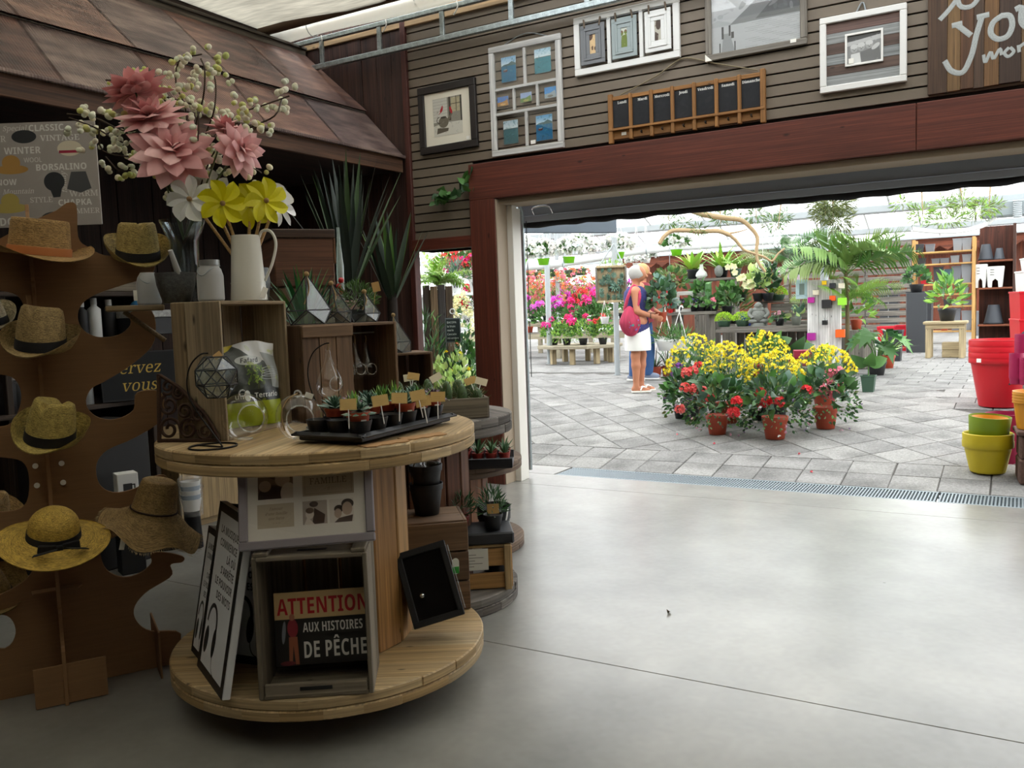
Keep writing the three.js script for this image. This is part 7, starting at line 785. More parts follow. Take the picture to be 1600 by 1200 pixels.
// ---- tall glass vase with silk flowers
{ const dep = dA + 0.13, vb = onA(294, 0.13);
  const s = sizeAt(vb), H = D(305, 345, dep).y - vb.y, t = thing('glass_vase', 'tall clear glass vase with silk flowers', 'vase', vb); part(t, 'glass', lathe([[0.05, 0], [0.055, 0.01], [0.06, H * 0.75], [0.095, H], [0.092, H], [0.056, H * 0.75], [0.05, 0.02], [0.001, 0.02]], 30), P(0xe9f0f2, 0.0, { transmission: 1, thickness: 0 }));
  const mouth = V(vb.x, vb.y + H, vb.z), PK = [[0.88, 0.5, 0.5], [0.92, 0.58, 0.58], [0.82, 0.42, 0.43]];
  const pinks = new Map(), pm = (c) => { const k = c.map((v) => v.toFixed(1)).join(); if (!pinks.has(k)) pinks.set(k, P(new THREE.Color().setRGB(...c), 0.6, { transmission: 0.15, thickness: 0 })); return pinks.get(k); };
  const petal = leaf(1, 0.66, 0.2, -0.45, 8, 0.95);
  const bloom = (px, py, r, dir, n, label) => { const c = D(px, py, dep - 0.12), q = thing('silk_bloom', label, 'flower', c, new THREE.Quaternion().setFromUnitVectors(V(0, 1, 0), dir.normalize()), 'pink silk blooms in the glass vase'); const rings = [[n + 2, 1.35, 1], [n + 1, 1.05, 0.95], [n - 1, 0.72, 0.8], [n - 3, 0.4, 0.6], [4, 0.15, 0.42]]; rings.forEach(([k, tilt, sc], i) => { for (let j = 0; j < k; j++) { const m = part(q, 'petal', petal, pm(pick(PK)), [0, i * 0.008, 0], new THREE.Quaternion().setFromAxisAngle(V(0, 1, 0), (j + i * 0.5) / k * TAU).multiply(new THREE.Quaternion().setFromAxisAngle(V(1, 0, 0), tilt + R(-0.1, 0.1)))); const ss = r * sc * R(0.9, 1.05); m.scale.set(ss, ss, ss); } }); part(q, 'stamens', scatter(leaf(0.03, 0.004, 0, 0, 2), mound(26, [0.01, 0.01, 0.01], 0.01, [[0.5, 0.06, 0.1]], { lo: 0.2 })), PETAL).userData.kind = 'stuff'; q.updateMatrixWorld(true); const l = q.worldToLocal(mouth.clone().add(V(0, -0.08, 0))); part(q, 'stem', tube([V(0, 0, 0), V(0, -r * 0.5, 0).lerp(l, 0.4), l], 0.004, 14, 5), leafM([0.1, 0.13, 0.05])); };
  const toEye = EYE.clone().sub(mouth).normalize();
  bloom(270, 240, 0.15, toEye.clone().add(V(0, 0.75, 0)), 9, 'largest pink silk bloom, low in the middle of the vase arrangement'); bloom(236, 188, 0.13, toEye.clone().multiplyScalar(0.6).add(V(-0.3, 0.9, 0)), 8, 'pink silk bloom above and left of the largest one'); bloom(212, 145, 0.12, V(-0.3, 1, 0.1), 8, 'topmost pink silk bloom, seen from the side'); bloom(372, 235, 0.1, toEye.clone().add(V(0.7, 0.35, -0.6)), 8, 'pink silk bloom at the side over the pinwheels'); bloom(350, 205, 0.07, V(0.1, 1, 0), 6, 'small half open pink bloom above the side bloom');
  // branches of white berries
  const wB = S(0xd9dcc2, 0.7), ber = (() => { const g = new THREE.SphereGeometry(0.013, 9, 7), a = g.attributes.position; for (let i = 0; i < a.count; i++) a.setY(i, a.getY(i) * 1.2); return g; })();
  const tw = [[[260, 200], [200, 205], [150, 185], [105, 178]], [[255, 225], [190, 222], [150, 200], [108, 184]], [[268, 240], [210, 245], [160, 235], [155, 190]], [[290, 170], [275, 130], [280, 95], [315, 85]], [[305, 200], [318, 150], [320, 110], [314, 92]], [[320, 215], [335, 170], [335, 120], [322, 100]], [[330, 220], [372, 180], [410, 165], [452, 150]], [[340, 230], [390, 200], [430, 180], [440, 155]], [[345, 240], [380, 260], [400, 265], [408, 270]], [[255, 250], [215, 255], [190, 268], [165, 245]], [[280, 200], [260, 160], [230, 130], [165, 125]], [[310, 180], [290, 160], [255, 150], [215, 128]]];
  tw.forEach((l, i) => { const pts = [mouth.clone().add(V(0, -0.1, 0)), ...l.map(([x, y]) => D(x, y, dep + R(-0.1, 0.1)))]; const o = thing('berry_branch', ['berry branch reaching left over the hat poster', 'second berry branch stretching left over the poster', 'berry branch drooping left below the upper bloom', 'berry branch rising above the pink blooms', 'tallest upright berry branch', 'upright berry branch beside the tallest', 'berry branch arching far out over the tin canopy', 'berry branch below the far arching one', 'short berry branch over the pinwheels', 'lowest berry branch left of the largest bloom', 'sparse yellow budded twig at the upper left', 'berry twig crossing behind the topmost bloom'][i], 'branch', undefined, undefined, 'berry branches in the glass vase'); const cu = new THREE.CatmullRomCurve3(pts); part(o, 'twig', new THREE.TubeGeometry(cu, 30, 0.0035, 5), wood(0x4a3628, 0.8)); const lst = [], n = i === 10 ? 9 : 26; for (let k = 0; k < n; k++) { const u = 0.28 + 0.72 * rnd(), c = cu.getPointAt(Math.min(1, u)).add(V(R(-0.07, 0.07), R(-0.07, 0.07), R(-0.07, 0.07))); for (let e = 0; e < 2; e++) lst.push({ p: c.clone().add(V(R(-0.014, 0.014), R(-0.012, 0.012), R(-0.014, 0.014))), q: aim(V(R(-1, 1), R(-0.2, 1), R(-1, 1))), s: i === 10 ? R(0.5, 0.8) : R(0.75, 1.1), c: shade(i === 10 ? [0.62, 0.66, 0.2] : rnd() < 0.15 ? [0.62, 0.64, 0.22] : [0.8, 0.79, 0.62], 0.1) }); } part(o, 'berries', scatter(ber, lst), S(0xffffff, 0.65, { vertexColors: true })).userData.kind = 'stuff'; }); }
// ---- printed bag, scroll bracket, glass globes, wire stands
{ const p = inA(0.06, 0.03, T1 + 0.016), t = thing('soil_bag', 'upright plastic bag of terrarium soil leaning in the tall crate', 'bag', p, [-0.12, ryA - 0.55, 0.02, 'YXZ']); t.rotation.set(-0.1, ryA - 0.5, 0.0, 'YXZ'); const w = 0.27, h = 0.34; const g = new THREE.BoxGeometry(w, h, 0.09, 16, 18, 6), a = g.attributes.position; for (let i = 0; i < a.count; i++) { const x = a.getX(i) / w * 2, y = a.getY(i) / h * 2, e = Math.max(0, 1 - Math.pow(Math.abs(y), 2.6)) * Math.max(0, 1 - Math.pow(Math.abs(x), 4)); a.setZ(i, a.getZ(i) * (0.12 + 0.9 * e) + 0.004 * Math.sin(x * 9 + y * 4)); a.setX(i, a.getX(i) * (1 - 0.06 * Math.abs(y) * Math.abs(y)) + 0.004 * Math.sin(y * 7)); a.setY(i, a.getY(i) + h / 2 + 0.01 * Math.sin(x * 3 + 1) * (y > 0.8 ? 1 : 0)); } g.computeVertexNormals();
  const pm = printed(400, 512, (c, W2, H2) => { c.fillStyle = '#33372f'; c.fillRect(0, 0, W2, H2); blotch(c, W2, 380, 120, ['#1c1f1a', '#4d524a', '#6b716c', '#29301f'], 10, 60, 3); c.fillStyle = '#c9c8c4'; poly(c, [[90, 0], [400, 0], [400, 180], [300, 120], [200, 80]]); c.fillStyle = '#8f928e'; poly(c, [[280, 60], [400, 90], [400, 300], [330, 280]]); c.fillStyle = '#b7a21c'; poly(c, [[0, 0], [110, 0], [0, 80]]); for (let i = 0; i < 90; i++) { const q = mulberry(i + 5); c.fillStyle = ['#5f7a2a', '#3f5a1c', '#86a040'][i % 3]; ell(c, 160 + q() * 110, 130 + q() * 120, 6 + q() * 8, 4, q() * 3); } c.strokeStyle = '#9fa4a2'; c.lineWidth = 4; for (let i = 0; i < 4; i++) { c.beginPath(); c.ellipse(320, 170 + i * 16, 60 + i * 6, 14, 0, 0, TAU); c.stroke(); } c.fillStyle = '#b9bcb6'; ell(c, 190, 108, 92, 30); c.fillStyle = '#222'; c.font = 'italic bold 40px sans-serif'; c.textAlign = 'center'; c.fillText('Fafard', 190, 122); c.fillStyle = '#1f2422'; c.fillRect(0, 290, W2, 70); c.fillStyle = '#cfd2cc'; ell(c, 150, 325, 24, 34); c.font = 'bold 44px sans-serif'; c.textAlign = 'left'; c.fillText('Terrario', 200, 342); c.fillText('um', 70, 342); c.fillStyle = '#93a016'; c.fillRect(0, 362, W2, 150); blotch(c, W2, H2, 30, ['#a9b422', '#7c8a12'], 8, 26, 9); }, 0.35);
  part(t, 'bag', g, pm); }
{ const p = F(262, 690, T1), t = thing('iron_bracket', 'rusty cast iron scroll corner bracket leaning on the tall crate', 'bracket', p, new THREE.Quaternion().setFromEuler(new THREE.Euler(-0.1, ryA - PI / 2 + 0.05, 0, 'YXZ'))), m = S(0x4e3526, 0.75, { metalness: 0.35, map: T.speck }); t.position.copy(F(256, 689, T1).add(V(0.01, 0, 0.035))); part(t, 'rail', place(box(0.26, 0.014, 0.012, 0.003), [0.13, 0.007, 0]), m); part(t, 'rail', place(box(0.014, 0.26, 0.012, 0.003), [0.007, 0.13, 0]), m); const sc = (x, y, r, q) => { const pts = []; for (let i = 0; i <= 26; i++) { const u = i / 26, a = q + u * TAU * 1.5, rr = r * (1 - 0.78 * u); pts.push([x + Math.cos(a) * rr, y + Math.sin(a) * rr, 0]); } return tube(pts, 0.006, 40, 6); }; const L = [[0.05, 0.05, 0.045, 0], [0.13, 0.05, 0.04, 1], [0.05, 0.14, 0.04, 2], [0.2, 0.042, 0.034, 3], [0.045, 0.21, 0.03, 4], [0.115, 0.115, 0.036, 5], [0.17, 0.1, 0.026, 0.5], [0.09, 0.185, 0.026, 2.5]]; for (const l of L) part(t, 'scroll', sc(...l), m); part(t, 'edge', tube([[0.255, 0.012, 0], [0.2, 0.1, 0], [0.15, 0.15, 0], [0.1, 0.2, 0], [0.012, 0.255, 0]], 0.007, 24, 6), m); }
const ORD8 = ['first', 'second', 'third', 'fourth', 'fifth', 'sixth', 'seventh', 'eighth'], CLEAR = P(0xffffff, 0.0, { transmission: 1, thickness: 0, ior: 1.6 });
const globe = (px, py, r, label, tie) => { const p = F(px, py, T1), s = sizeAt(p), R0 = r * s, t = thing('glass_globe', label, 'terrarium', p, turnTo(p) + (tie ? 0.05 : 0.35)); const g = new THREE.SphereGeometry(R0, 40, 28), n = g.attributes.position.count; const cut = []; const id = g.index.array, a = g.attributes.position; for (let i = 0; i < id.length; i += 3) { let z = 0; for (let k = 0; k < 3; k++) z += a.getZ(id[i + k]); if (z / 3 < R0 * 0.84) cut.push(id[i], id[i + 1], id[i + 2]); } g.setIndex(cut); part(t, 'glass', place(g, [0, R0 * 0.97, 0]), CLEAR); part(t, 'rim', place(new THREE.TorusGeometry(R0 * 0.56, 0.0028, 8, 40), [0, R0 * 0.97, R0 * 0.83]), P(0xf4f6f6, 0.04, { transmission: 0.75, thickness: 0 })); part(t, 'flat_base', place(new THREE.TorusGeometry(R0 * 0.3, 0.003, 6, 30), [0, 0.004, 0], [PI / 2, 0, 0]), P(0xf4f6f6, 0.04, { transmission: 0.75, thickness: 0 })); part(t, 'loop', place(new THREE.TorusGeometry(0.012, 0.003, 8, 16), [0, R0 * 1.97, 0]), P(0xf4f6f6, 0.04, { transmission: 0.75, thickness: 0 })); if (tie) { part(t, 'twine', tube([[0, R0 * 2, 0], [-R0 * 0.5, R0 * 1.75, R0 * 0.5], [-R0 * 0.75, R0 * 1.2, R0 * 0.68], [-R0 * 0.65, R0 * 0.5, R0 * 0.75]], 0.0025, 20, 5), wood(0xa98a5c, 0.9)); part(t, 'price_tag', place(box(0.03, 0.02, 0.0015, 0.0004), [R0 * 0.45, R0 * 1.9, R0 * 0.4], [0.2, 0, -0.4]), Mat.paper); } };
globe(383, 687, 37, 'clear glass globe in front of the soil bag'); globe(469, 686, 36, 'clear glass globe tied with twine, beside the black tray', true);
function prism(t, pts, faces, bar, striped) {   // a leaded glass terrarium: panes, dark came along the edges
  const seen = new Set(); const came = []; for (const f of faces) { for (let i = 0; i < f.length; i++) { const a = f[i], b = f[(i + 1) % f.length], k = [a, b].sort().join(); if (!seen.has(k)) { seen.add(k); came.push(rod(pts[a], pts[b], bar, bar, 5)); } } const g = new THREE.BufferGeometry(), P2 = []; for (let i = 1; i < f.length - 1; i++) for (const k of [f[0], f[i], f[i + 1]]) P2.push(...pts[k]); g.setAttribute('position', new THREE.Float32BufferAttribute(P2, 3)); g.computeVertexNormals(); part(t, 'pane', g, P(0xdfe6e2, 0.02, { transmission: 0.92, thickness: 0 })); }
  part(t, 'came', flat(came), Mat.black);
}
const pyramid = (p, w, h, turn, label, sh = 0.62) => { const t = thing('glass_terrarium', label, 'terrarium', p, turn, 'faceted glass terrariums'); const a = w / 2, b = w * 0.42, y = h * 0.28; const pts = [[-b, 0, -b], [b, 0, -b], [b, 0, b], [-b, 0, b], [-a * 1.15, y, 0], [0, y, -a * 1.15], [a * 1.15, y, 0], [0, y, a * 1.15], [0, h, 0]]; prism(t, pts, [[0, 1, 2, 3], [3, 4, 0], [0, 5, 1], [1, 6, 2], [2, 7, 3], [4, 5, 0], [5, 6, 1], [6, 7, 2], [4, 8, 5], [5, 8, 6], [6, 8, 7]], 0.0028); part(t, 'twine', tube([[0, h, 0], [0.01, h * 0.7, a * 0.4], [-0.01, h * 0.4, a * 0.9]], 0.003, 14, 5), wood(0xa98a5c, 0.9)); part(t, 'knot', place(new THREE.SphereGeometry(0.012, 8, 6), [0, h, 0]), wood(0xb59666, 0.9)); return t; };
{ const r = ryB - 0.6; pyramid(inB(-0.14, 0.03, YB), 0.17, 0.22, r, 'faceted glass pyramid at the jug end of the middle crate'); pyramid(inB(0.0, 0.0, YB), 0.15, 0.18, r + 0.3, 'faceted glass pyramid in the middle of the middle crate top'); pyramid(inB(0.16, 0.02, YB), 0.12, 0.14, r, 'smaller faceted glass pyramid with a kraft tag'); const q = inB(0.2, 0.06, YB + 0.16); solo('kraft_tag', flat([place(box(0.035, 0.045, 0.002, 0.0005), [0, 0, 0], [0, 0, 0.2]), rod([0, 0.02, 0], [-0.02, -0.15, -0.03], 0.0015, 0.0015, 4)]), S(0xc09a62, 0.85), 'kraft paper tag on a string over the glass pyramids', 'tag', q, turnTo(q));
  pyramid(V(-2.93, 1.298, -3.74), 0.16, 0.2, 0.3, 'faceted glass terrarium on the small dark crate'); pyramid(V(-2.55, 0.976, -3.9), 0.13, 0.17, 0.7, 'faceted glass terrarium tilted against the narrow opening'); }
{ // wire stand with hanging faceted bowl
  const stand = (px, py, rr, top, label, item) => { const p = F(px, py, T1), s = sizeAt(p), t = thing('wire_stand', label, 'stand', p), m = S(0x171310, 0.5, { metalness: 0.5 }); part(t, 'loop_base', place(new THREE.TorusGeometry(rr * s, 0.0035, 6, 40), [0, 0.004, 0], [PI / 2, 0, 0]), m); const q = top.map(([x, y]) => D(x, y, p.clone().sub(EYE).dot(FWD)).sub(p)); part(t, 'arc', tube([[rr * s * 0.6, 0.005, 0], ...q], 0.003, 50, 6), m); part(t, 'cross_wire', rod([-rr * s, 0.004, 0], [rr * s * 0.6, 0.004, 0.0], 0.003, 0.003, 6), m); };
  stand(333, 699, 36, [[335, 680], [300, 630], [292, 600], [298, 570], [315, 553], [325, 552]], 'black wire hook stand with a loop foot at the spool edge'); const c = D(338, 588, F(333, 699, T1).sub(EYE).dot(FWD) + 0.01), t = thing('hanging_terrarium', 'faceted lantern of mirror striped panes hanging on the wire hook', 'terrarium', c, turnTo(c) + 0.3), r = 0.075; const pts = []; for (const [k, y, q] of [[r * 0.55, 0.07, 0], [r, 0.025, 0.6], [r, -0.03, 0], [r * 0.5, -0.075, 0.6]]) for (let i = 0; i < 5; i++) pts.push([Math.cos(i * TAU / 5 + q) * k, y, Math.sin(i * TAU / 5 + q) * k]); const fs = [[15, 16, 17, 18, 19]]; for (let l = 0; l < 3; l++) for (let i = 0; i < 5; i++) { const j = (i + 1) % 5, a = l * 5; fs.push([a + i, a + j, a + 5 + (l % 2 ? j : i)]); fs.push([a + 5 + i, a + 5 + j, a + (l % 2 ? i : j)]); } prism(t, pts, fs, 0.0025); part(t, 'kraft_tag', place(box(0.03, 0.022, 0.0015, 0.0004), [0.0, 0.075, 0.03], [0, 0, 0.6]), S(0xc09a62, 0.85));
  const d0 = F(500, 668, T1).sub(EYE).dot(FWD); stand(500, 668, 20, [[512, 655], [490, 620], [481, 580], [490, 550], [508, 537], [514, 536]], 'second black wire hook stand, holding a glass drop');
  const drop = (c, h, label, group) => { const o = thing('glass_drop', label, 'terrarium', c, 0.6, group), w = h * 0.3; part(o, 'glass', lathe([[0.001, 0], [w * 0.6, 0], [w * 0.92, h * 0.12], [w, h * 0.26], [w * 0.85, h * 0.42], [w * 0.45, h * 0.66], [w * 0.22, h * 0.84], [w * 0.16, h]], 30), CLEAR); part(o, 'loop', place(new THREE.TorusGeometry(0.008, 0.002, 6, 14), [0, h + 0.006, 0]), CLEAR); part(o, 'rim', place(new THREE.TorusGeometry(w * 0.5, 0.0022, 6, 24), [w * 0.55, h * 0.28, w * 0.7], [0, 0.66, 0]), P(0xf4f6f6, 0.04, { transmission: 0.75, thickness: 0 })); part(o, 'twine', tube([[0, h, 0.002], [0.004, h + 0.02, 0.002], [0, h + 0.035, 0]], 0.002, 8, 5), wood(0xa98a5c, 0.9)); };
  drop(D(516, 619, d0 + 0.03), 0.19, 'clear glass drop hanging from the second wire hook'); const g2 = 'glass drops inside the middle crate'; [[0.06, 'first'], [0.12, 'second'], [0.18, 'third']].forEach(([a, n], i) => drop(inB(a, -0.02, YB - 0.26 - i * 0.004), 0.17, `${n} glass drop from the boards, hanging inside the middle crate`, g2)); solo('hanging_rail', rod(inB(0.02, -0.02, YB - 0.05), inB(0.23, -0.02, YB - 0.05), 0.004), Mat.steel, 'thin rail inside the middle crate for the glass drops', 'rail');
}
// ---- tray of succulents
{ const p = V(-2.13, T1, -2.6), t = thing('nursery_tray', 'black plastic nursery tray with round cells on the pine spool', 'tray', p, 0.06), w = 0.28, L = 0.6, m = S(0x15161a, 0.42); part(t, 'base', place(box(w, 0.022, L, 0.006), [0, 0.022, 0]), m); for (const s of [-1, 1]) { part(t, 'lip', place(box(0.03, 0.006, L + 0.03, 0.002), [s * (w / 2 + 0.008), 0.036, 0], [0, 0, -s * 0.3]), m); part(t, 'lip', place(box(w + 0.03, 0.006, 0.03, 0.002), [0, 0.036, s * (L / 2 + 0.008)], [s * 0.3, 0, 0]), m); }
  const cup = lathe([[0.03, 0.03], [0.033, 0.03], [0.045, 0.082], [0.041, 0.082], [0.03, 0.034], [0.001, 0.034]], 20); const cells = []; for (let i = 0; i < 6; i++) for (let j = 0; j < 3; j++) { const c = [(j - 1) * 0.092, 0, (2.5 - i) * 0.097]; part(t, 'cell', cup, m, c); cells.push([i, j, c]); }
  t.updateMatrixWorld(true); const potG = lathe([[0.001, 0], [0.027, 0], [0.036, 0.058], [0.039, 0.058], [0.04, 0.07], [0.037, 0.07], [0.035, 0.06], [0.001, 0.058]], 24), kinds = [GREEN.blue.concat([[0.25, 0.36, 0.26]]), GREEN.blue, GREEN.mid, [[0.22, 0.1, 0.16], [0.16, 0.1, 0.14]]];
  const full = { '0,2': 0, '3,2': 1, '4,2': 2, '5,2': 3, '1,1': 2, '2,1': 1, '3,1': 2, '4,1': 0, '5,1': 1, '1,0': 1, '2,0': 3, '3,0': 1, '4,0': 2, '5,0': 2 }; const rowN = ['the row along the spool rim', 'the middle row', 'the row by the crates'];
  cells.forEach(([i, j, c]) => { const k = full[`${i},${j}`]; if (k === undefined) return; const q = V(c[0], 0.042, c[2]).applyMatrix4(t.matrixWorld); const o = thing('potted_succulent', `${['pale blue green rosette', 'pointed grey green rosette', 'upright green succulent', 'dark purple rosette'][k]} in terracotta, place ${['one', 'two', 'three', 'four', 'five', 'six'][i]} of ${rowN[2 - j]}`, 'succulent', q, R(0, 6), 'succulents in the black tray'); part(o, 'pot', potG, TERRAP); part(o, 'soil', place(new THREE.CylinderGeometry(0.034, 0.034, 0.004, 16), [0, 0.06, 0]), SOIL);
    if (k === 2) fountain(o, 14, 0.062, [0.05, 0.085], [0.014, 0.02], [0.05, 0.7], [-0.3, 0.2], GREEN.mid.concat(GREEN.light), 'leaf', 0.006); else { const pet = leaf(1, k === 1 ? 0.36 : 0.46, 0.35, -0.4, 4, k === 1 ? 0.95 : 1.1); for (let rr = 0; rr < 4; rr++) for (let e = 0; e < 9 - rr; e++) { const mm = part(o, 'leaf', pet, leafM(pick(kinds[k])), [0, 0.064 + rr * 0.006, 0], new THREE.Quaternion().setFromAxisAngle(V(0, 1, 0), (e + rr * 0.5) / (9 - rr) * TAU).multiply(new THREE.Quaternion().setFromAxisAngle(V(1, 0, 0), (k === 1 ? 1.0 : 1.3) - rr * 0.33))); const sc = (k === 1 ? 0.062 : 0.055) * (1 - rr * 0.16); mm.scale.set(sc, sc, sc); } }
    if (j === 2) part(o, 'price_tag', place(box(0.02, 0.022, 0.001, 0.0004), [0.0, 0.034, 0.0365], [0.16, 0, 0]), Mat.paper); if (j === 2) o.rotation.y = 1.1; });
  const tag = printed(120, 80, (c, W2, H2) => { c.fillStyle = '#cfae6e'; c.fillRect(0, 0, W2, H2); c.fillStyle = '#7a5f30'; c.font = '13px serif'; c.textAlign = 'center'; c.fillText('♥', 60, 22); ['~ ~ ~ ~ ~', '~ ~ ~ ~', '~ ~ ~'].forEach((s, i) => c.fillText(s, 60, 42 + i * 14)); c.strokeStyle = '#a4854a'; c.strokeRect(4, 4, 112, 72); }, 0.8);
  const tags = [[544, 632, 0], [594, 626, 0.2], [624, 622, -0.1], [653, 618, 0.25], [661, 627, 0.3], [684, 620, 0]]; tags.forEach(([x, y, rz], i) => { const c = D(x, y, 3.04 + i * 0.07), o = thing('plant_tag', ['kraft plant tag, first above the tray from the glass globe', 'kraft plant tag, second above the tray', 'kraft plant tag, third above the tray', 'kraft plant tag, fourth above the tray', 'kraft plant tag tucked lower between the fourth and last', 'kraft plant tag, last above the tray'][i], 'tag', c, new THREE.Quaternion().setFromEuler(new THREE.Euler(-0.25, turnTo(c) + R(-0.2, 0.2), rz * 0.6, 'YXZ')), 'kraft plant tags over the tray'); part(o, 'card', box(0.058, 0.04, 0.0012, 0.0003), S(0xcfae6e, 0.85)); part(o, 'print', place(new THREE.PlaneGeometry(0.057, 0.039), [0, 0, 0.0009]), tag); part(o, 'stick', rod([0, -0.018, 0], [0, -0.085, -0.005], 0.002, 0.002, 5), POTWHITE); });
  for (const [x, y] of [[600, 693], [660, 682]]) { const c = F(x, y, T1 + 0.001); solo('cardboard_scrap', extrude(shapeOf([[-0.09, -0.03], [-0.06, -0.045], [-0.03, -0.03], [0, -0.045], [0.03, -0.03], [0.06, -0.045], [0.09, -0.03], [0.1, 0.03], [-0.09, 0.03]]), 0.003).rotateX(-PI / 2), S(0xb58a5a, 0.85, { map: T.card }), x < 620 ? 'scalloped cardboard scrap lying before the black tray' : 'scalloped cardboard scrap at the far end of the black tray', 'cardboard', c, 1.25); }
}
// ---- grey spool: crate of cacti, below a pine box with plants
{ const p = V(-2.6, 0.977, -3.52), t = thing('cactus_crate', 'low grey wooden crate packed with little cacti and tags', 'crate', p, 0.75), w = 0.62, d = 0.26, h = 0.1; for (const s of [-1, 1]) { part(t, 'long_side', place(box(w, h, 0.014, 0.003), [0, h / 2, s * d / 2]), GREYC[0]); part(t, 'end', place(box(0.014, h, d, 0.003), [s * w / 2, h / 2, 0]), GREYC[1]); } part(t, 'floor_board', place(box(w, 0.01, d, 0.002), [0, 0.006, 0]), GREYC[2]); t.updateMatrixWorld(true);
  const cp = lathe([[0.001, 0], [0.026, 0], [0.034, 0.075], [0.031, 0.075], [0.001, 0.066]], 16); let n = 0; for (let i = 0; i < 8; i++) for (let j = 0; j < 3; j++) { const q = V(-0.265 + i * 0.076, 0.012, -0.08 + j * 0.08).applyMatrix4(t.matrixWorld); const o = thing('potted_cactus', `little cactus, ${ORD8[i]} from the shop side in the ${['rear', 'middle', 'front'][j]} row of the low grey crate`, 'cactus', q, R(0, 6), 'cacti in the low grey crate'); part(o, 'pot', cp, S(0x8a2a1c, 0.55)); const hh = R(0.05, 0.09); part(o, 'spines', scatter(L2, mound(40, [0.03, hh, 0.03], 0.07, [[0.1, 0.14, 0.05], [0.2, 0.2, 0.08], [0.06, 0.1, 0.03]], { lo: -0.1, s: 0.5, inner: 0.7 })), LEAFY).userData.kind = 'stuff'; part(o, 'stem', place(new THREE.SphereGeometry(0.026, 12, 9), [0, 0.07 + hh * 0.4, 0], [0, 0, 0], [1, hh / 0.03, 1]), leafM([0.07, 0.13, 0.04])); n++; }
  [[640, 590, 0.1], [646, 588, -0.2], [681, 590, 0.5], [735, 595, 0.3], [752, 596, -0.3]].forEach(([x, y, rz], i) => { const c = D(x, y, 4.35), o = thing('crate_tag', ['cream tag at the crate side of the cacti', 'kraft tag second over the cacti', 'white curled tag in the middle of the cacti', 'kraft tag near the post over the cacti', 'white tag at the post end of the cacti'][i], 'tag', c, new THREE.Quaternion().setFromEuler(new THREE.Euler(-0.3, turnTo(c), rz, 'YXZ')), 'tags over the low grey crate'); part(o, 'card', box(0.06, 0.036, 0.0012, 0.0003), S(i % 2 ? 0xcfae6e : 0xe6dcc0, 0.85)); part(o, 'stick', rod([0, -0.016, 0], [0, -0.1, -0.004], 0.002, 0.002, 5), POTWHITE); });
  const q = V(-3.05, 0.571, -4.36), tr = thing('nursery_tray', 'black tray of small aloes on the low brown spool', 'tray', q.clone().add(V(0.17, 0, -0.02)), 0.5), m = S(0x24252a, 0.45); part(tr, 'base', place(box(0.5, 0.02, 0.3, 0.005), [0, 0.012, 0]), m); for (const s of [-1, 1]) part(tr, 'side', place(box(0.5, 0.06, 0.012, 0.003), [0, 0.035, s * 0.15], [s * 0.3, 0, 0]), m); tr.updateMatrixWorld(true); for (let i = 0; i < 6; i++) for (let j = 0; j < 3; j++) { const c = V(-0.2 + i * 0.08, 0.024, -0.08 + j * 0.08).applyMatrix4(tr.matrixWorld), o = thing('potted_aloe', `dark aloe in a red pot, ${ORD8[i]} in the ${['rear', 'middle', 'front'][j]} row of the brown spool tray`, 'succulent', c, R(0, 6), 'aloes in the tray on the brown spool'); part(o, 'pot', potGeo(0.034, 0.065), S(0x8a2418, 0.55)); fountain(o, 9, 0.055, [0.06, 0.095], [0.012, 0.016], [0.1, 0.9], [0.0, 0.5], GREEN.dark, 'leaf', 0.004); }
  // pine box standing on the grey bottom board
  const b = V(-2.42, 0.0925, -3.72), bx = thing('pine_box', 'small pine box with a printed label on the grey spool foot', 'box', b, 0.62); const bw = 0.3, bh = 0.23, bd = 0.24; for (const s of [-1, 1]) { part(bx, 'post', place(box(0.035, bh, 0.035, 0.003), [s * (bw / 2 - 0.017), bh / 2, bd / 2]), PINE[0]); part(bx, 'side', place(box(0.014, bh - 0.02, bd, 0.003), [s * bw / 2, bh / 2, 0]), PINE[3]); } for (const [y, hh] of [[0.045, 0.08], [0.165, 0.09]]) part(bx, 'front_board', place(box(bw, hh, 0.012, 0.003), [0, y, bd / 2 - 0.012]), PINE[3]); part(bx, 'top_board', place(box(bw, 0.014, bd, 0.003), [0, bh - 0.006, 0]), PINE[1]); part(bx, 'label', place(new THREE.PlaneGeometry(0.17, 0.11), [-0.05, 0.16, bd / 2 + 0.003]), printed(170, 110, (c, W2, H2) => { c.fillStyle = '#cfcdc4'; c.fillRect(0, 0, W2, H2); c.fillStyle = '#6a6862'; for (let i = 0; i < 6; i++) c.fillRect(12, 14 + i * 15, 60 + (i * 37) % 80, 3); }));
  const tt = thing('nursery_tray', 'black tray of young plants on the pine box', 'tray', V(b.x, b.y + bh + 0.002, b.z), 0.62); part(tt, 'base', place(box(0.34, 0.06, 0.26, 0.008), [0, 0.032, 0]), m); tt.updateMatrixWorld(true); for (let i = 0; i < 4; i++) { const c = V(-0.1 + (i % 2) * 0.17, 0.064, -0.05 + Math.floor(i / 2) * 0.11).applyMatrix4(tt.matrixWorld); const o = plant('young_plant', ['young plant at the back of the tray on the pine box, spool side', 'young plant at the back of the tray on the pine box, floor side', 'young plant at the front of the tray on the pine box, spool side', 'tagged young plant at the front of the tray on the pine box, floor side'][i], c, { pot: { r: 0.05, h: 0.08, m: i % 2 ? POTBLACK : S(0x7d2418, 0.55) }, leaves: { g: L2, n: 80, r: [0.06, 0.1, 0.06], cy: 0.0, cols: GREEN.dark, lo: 0, s: 0.7 }, turn: 0.6 }, 'young plants on the pine box'); if (i === 3) part(o, 'kraft_tag', place(box(0.06, 0.05, 0.001, 0.0003), [0, 0.12, 0.06]), S(0xb8935a, 0.85)); }
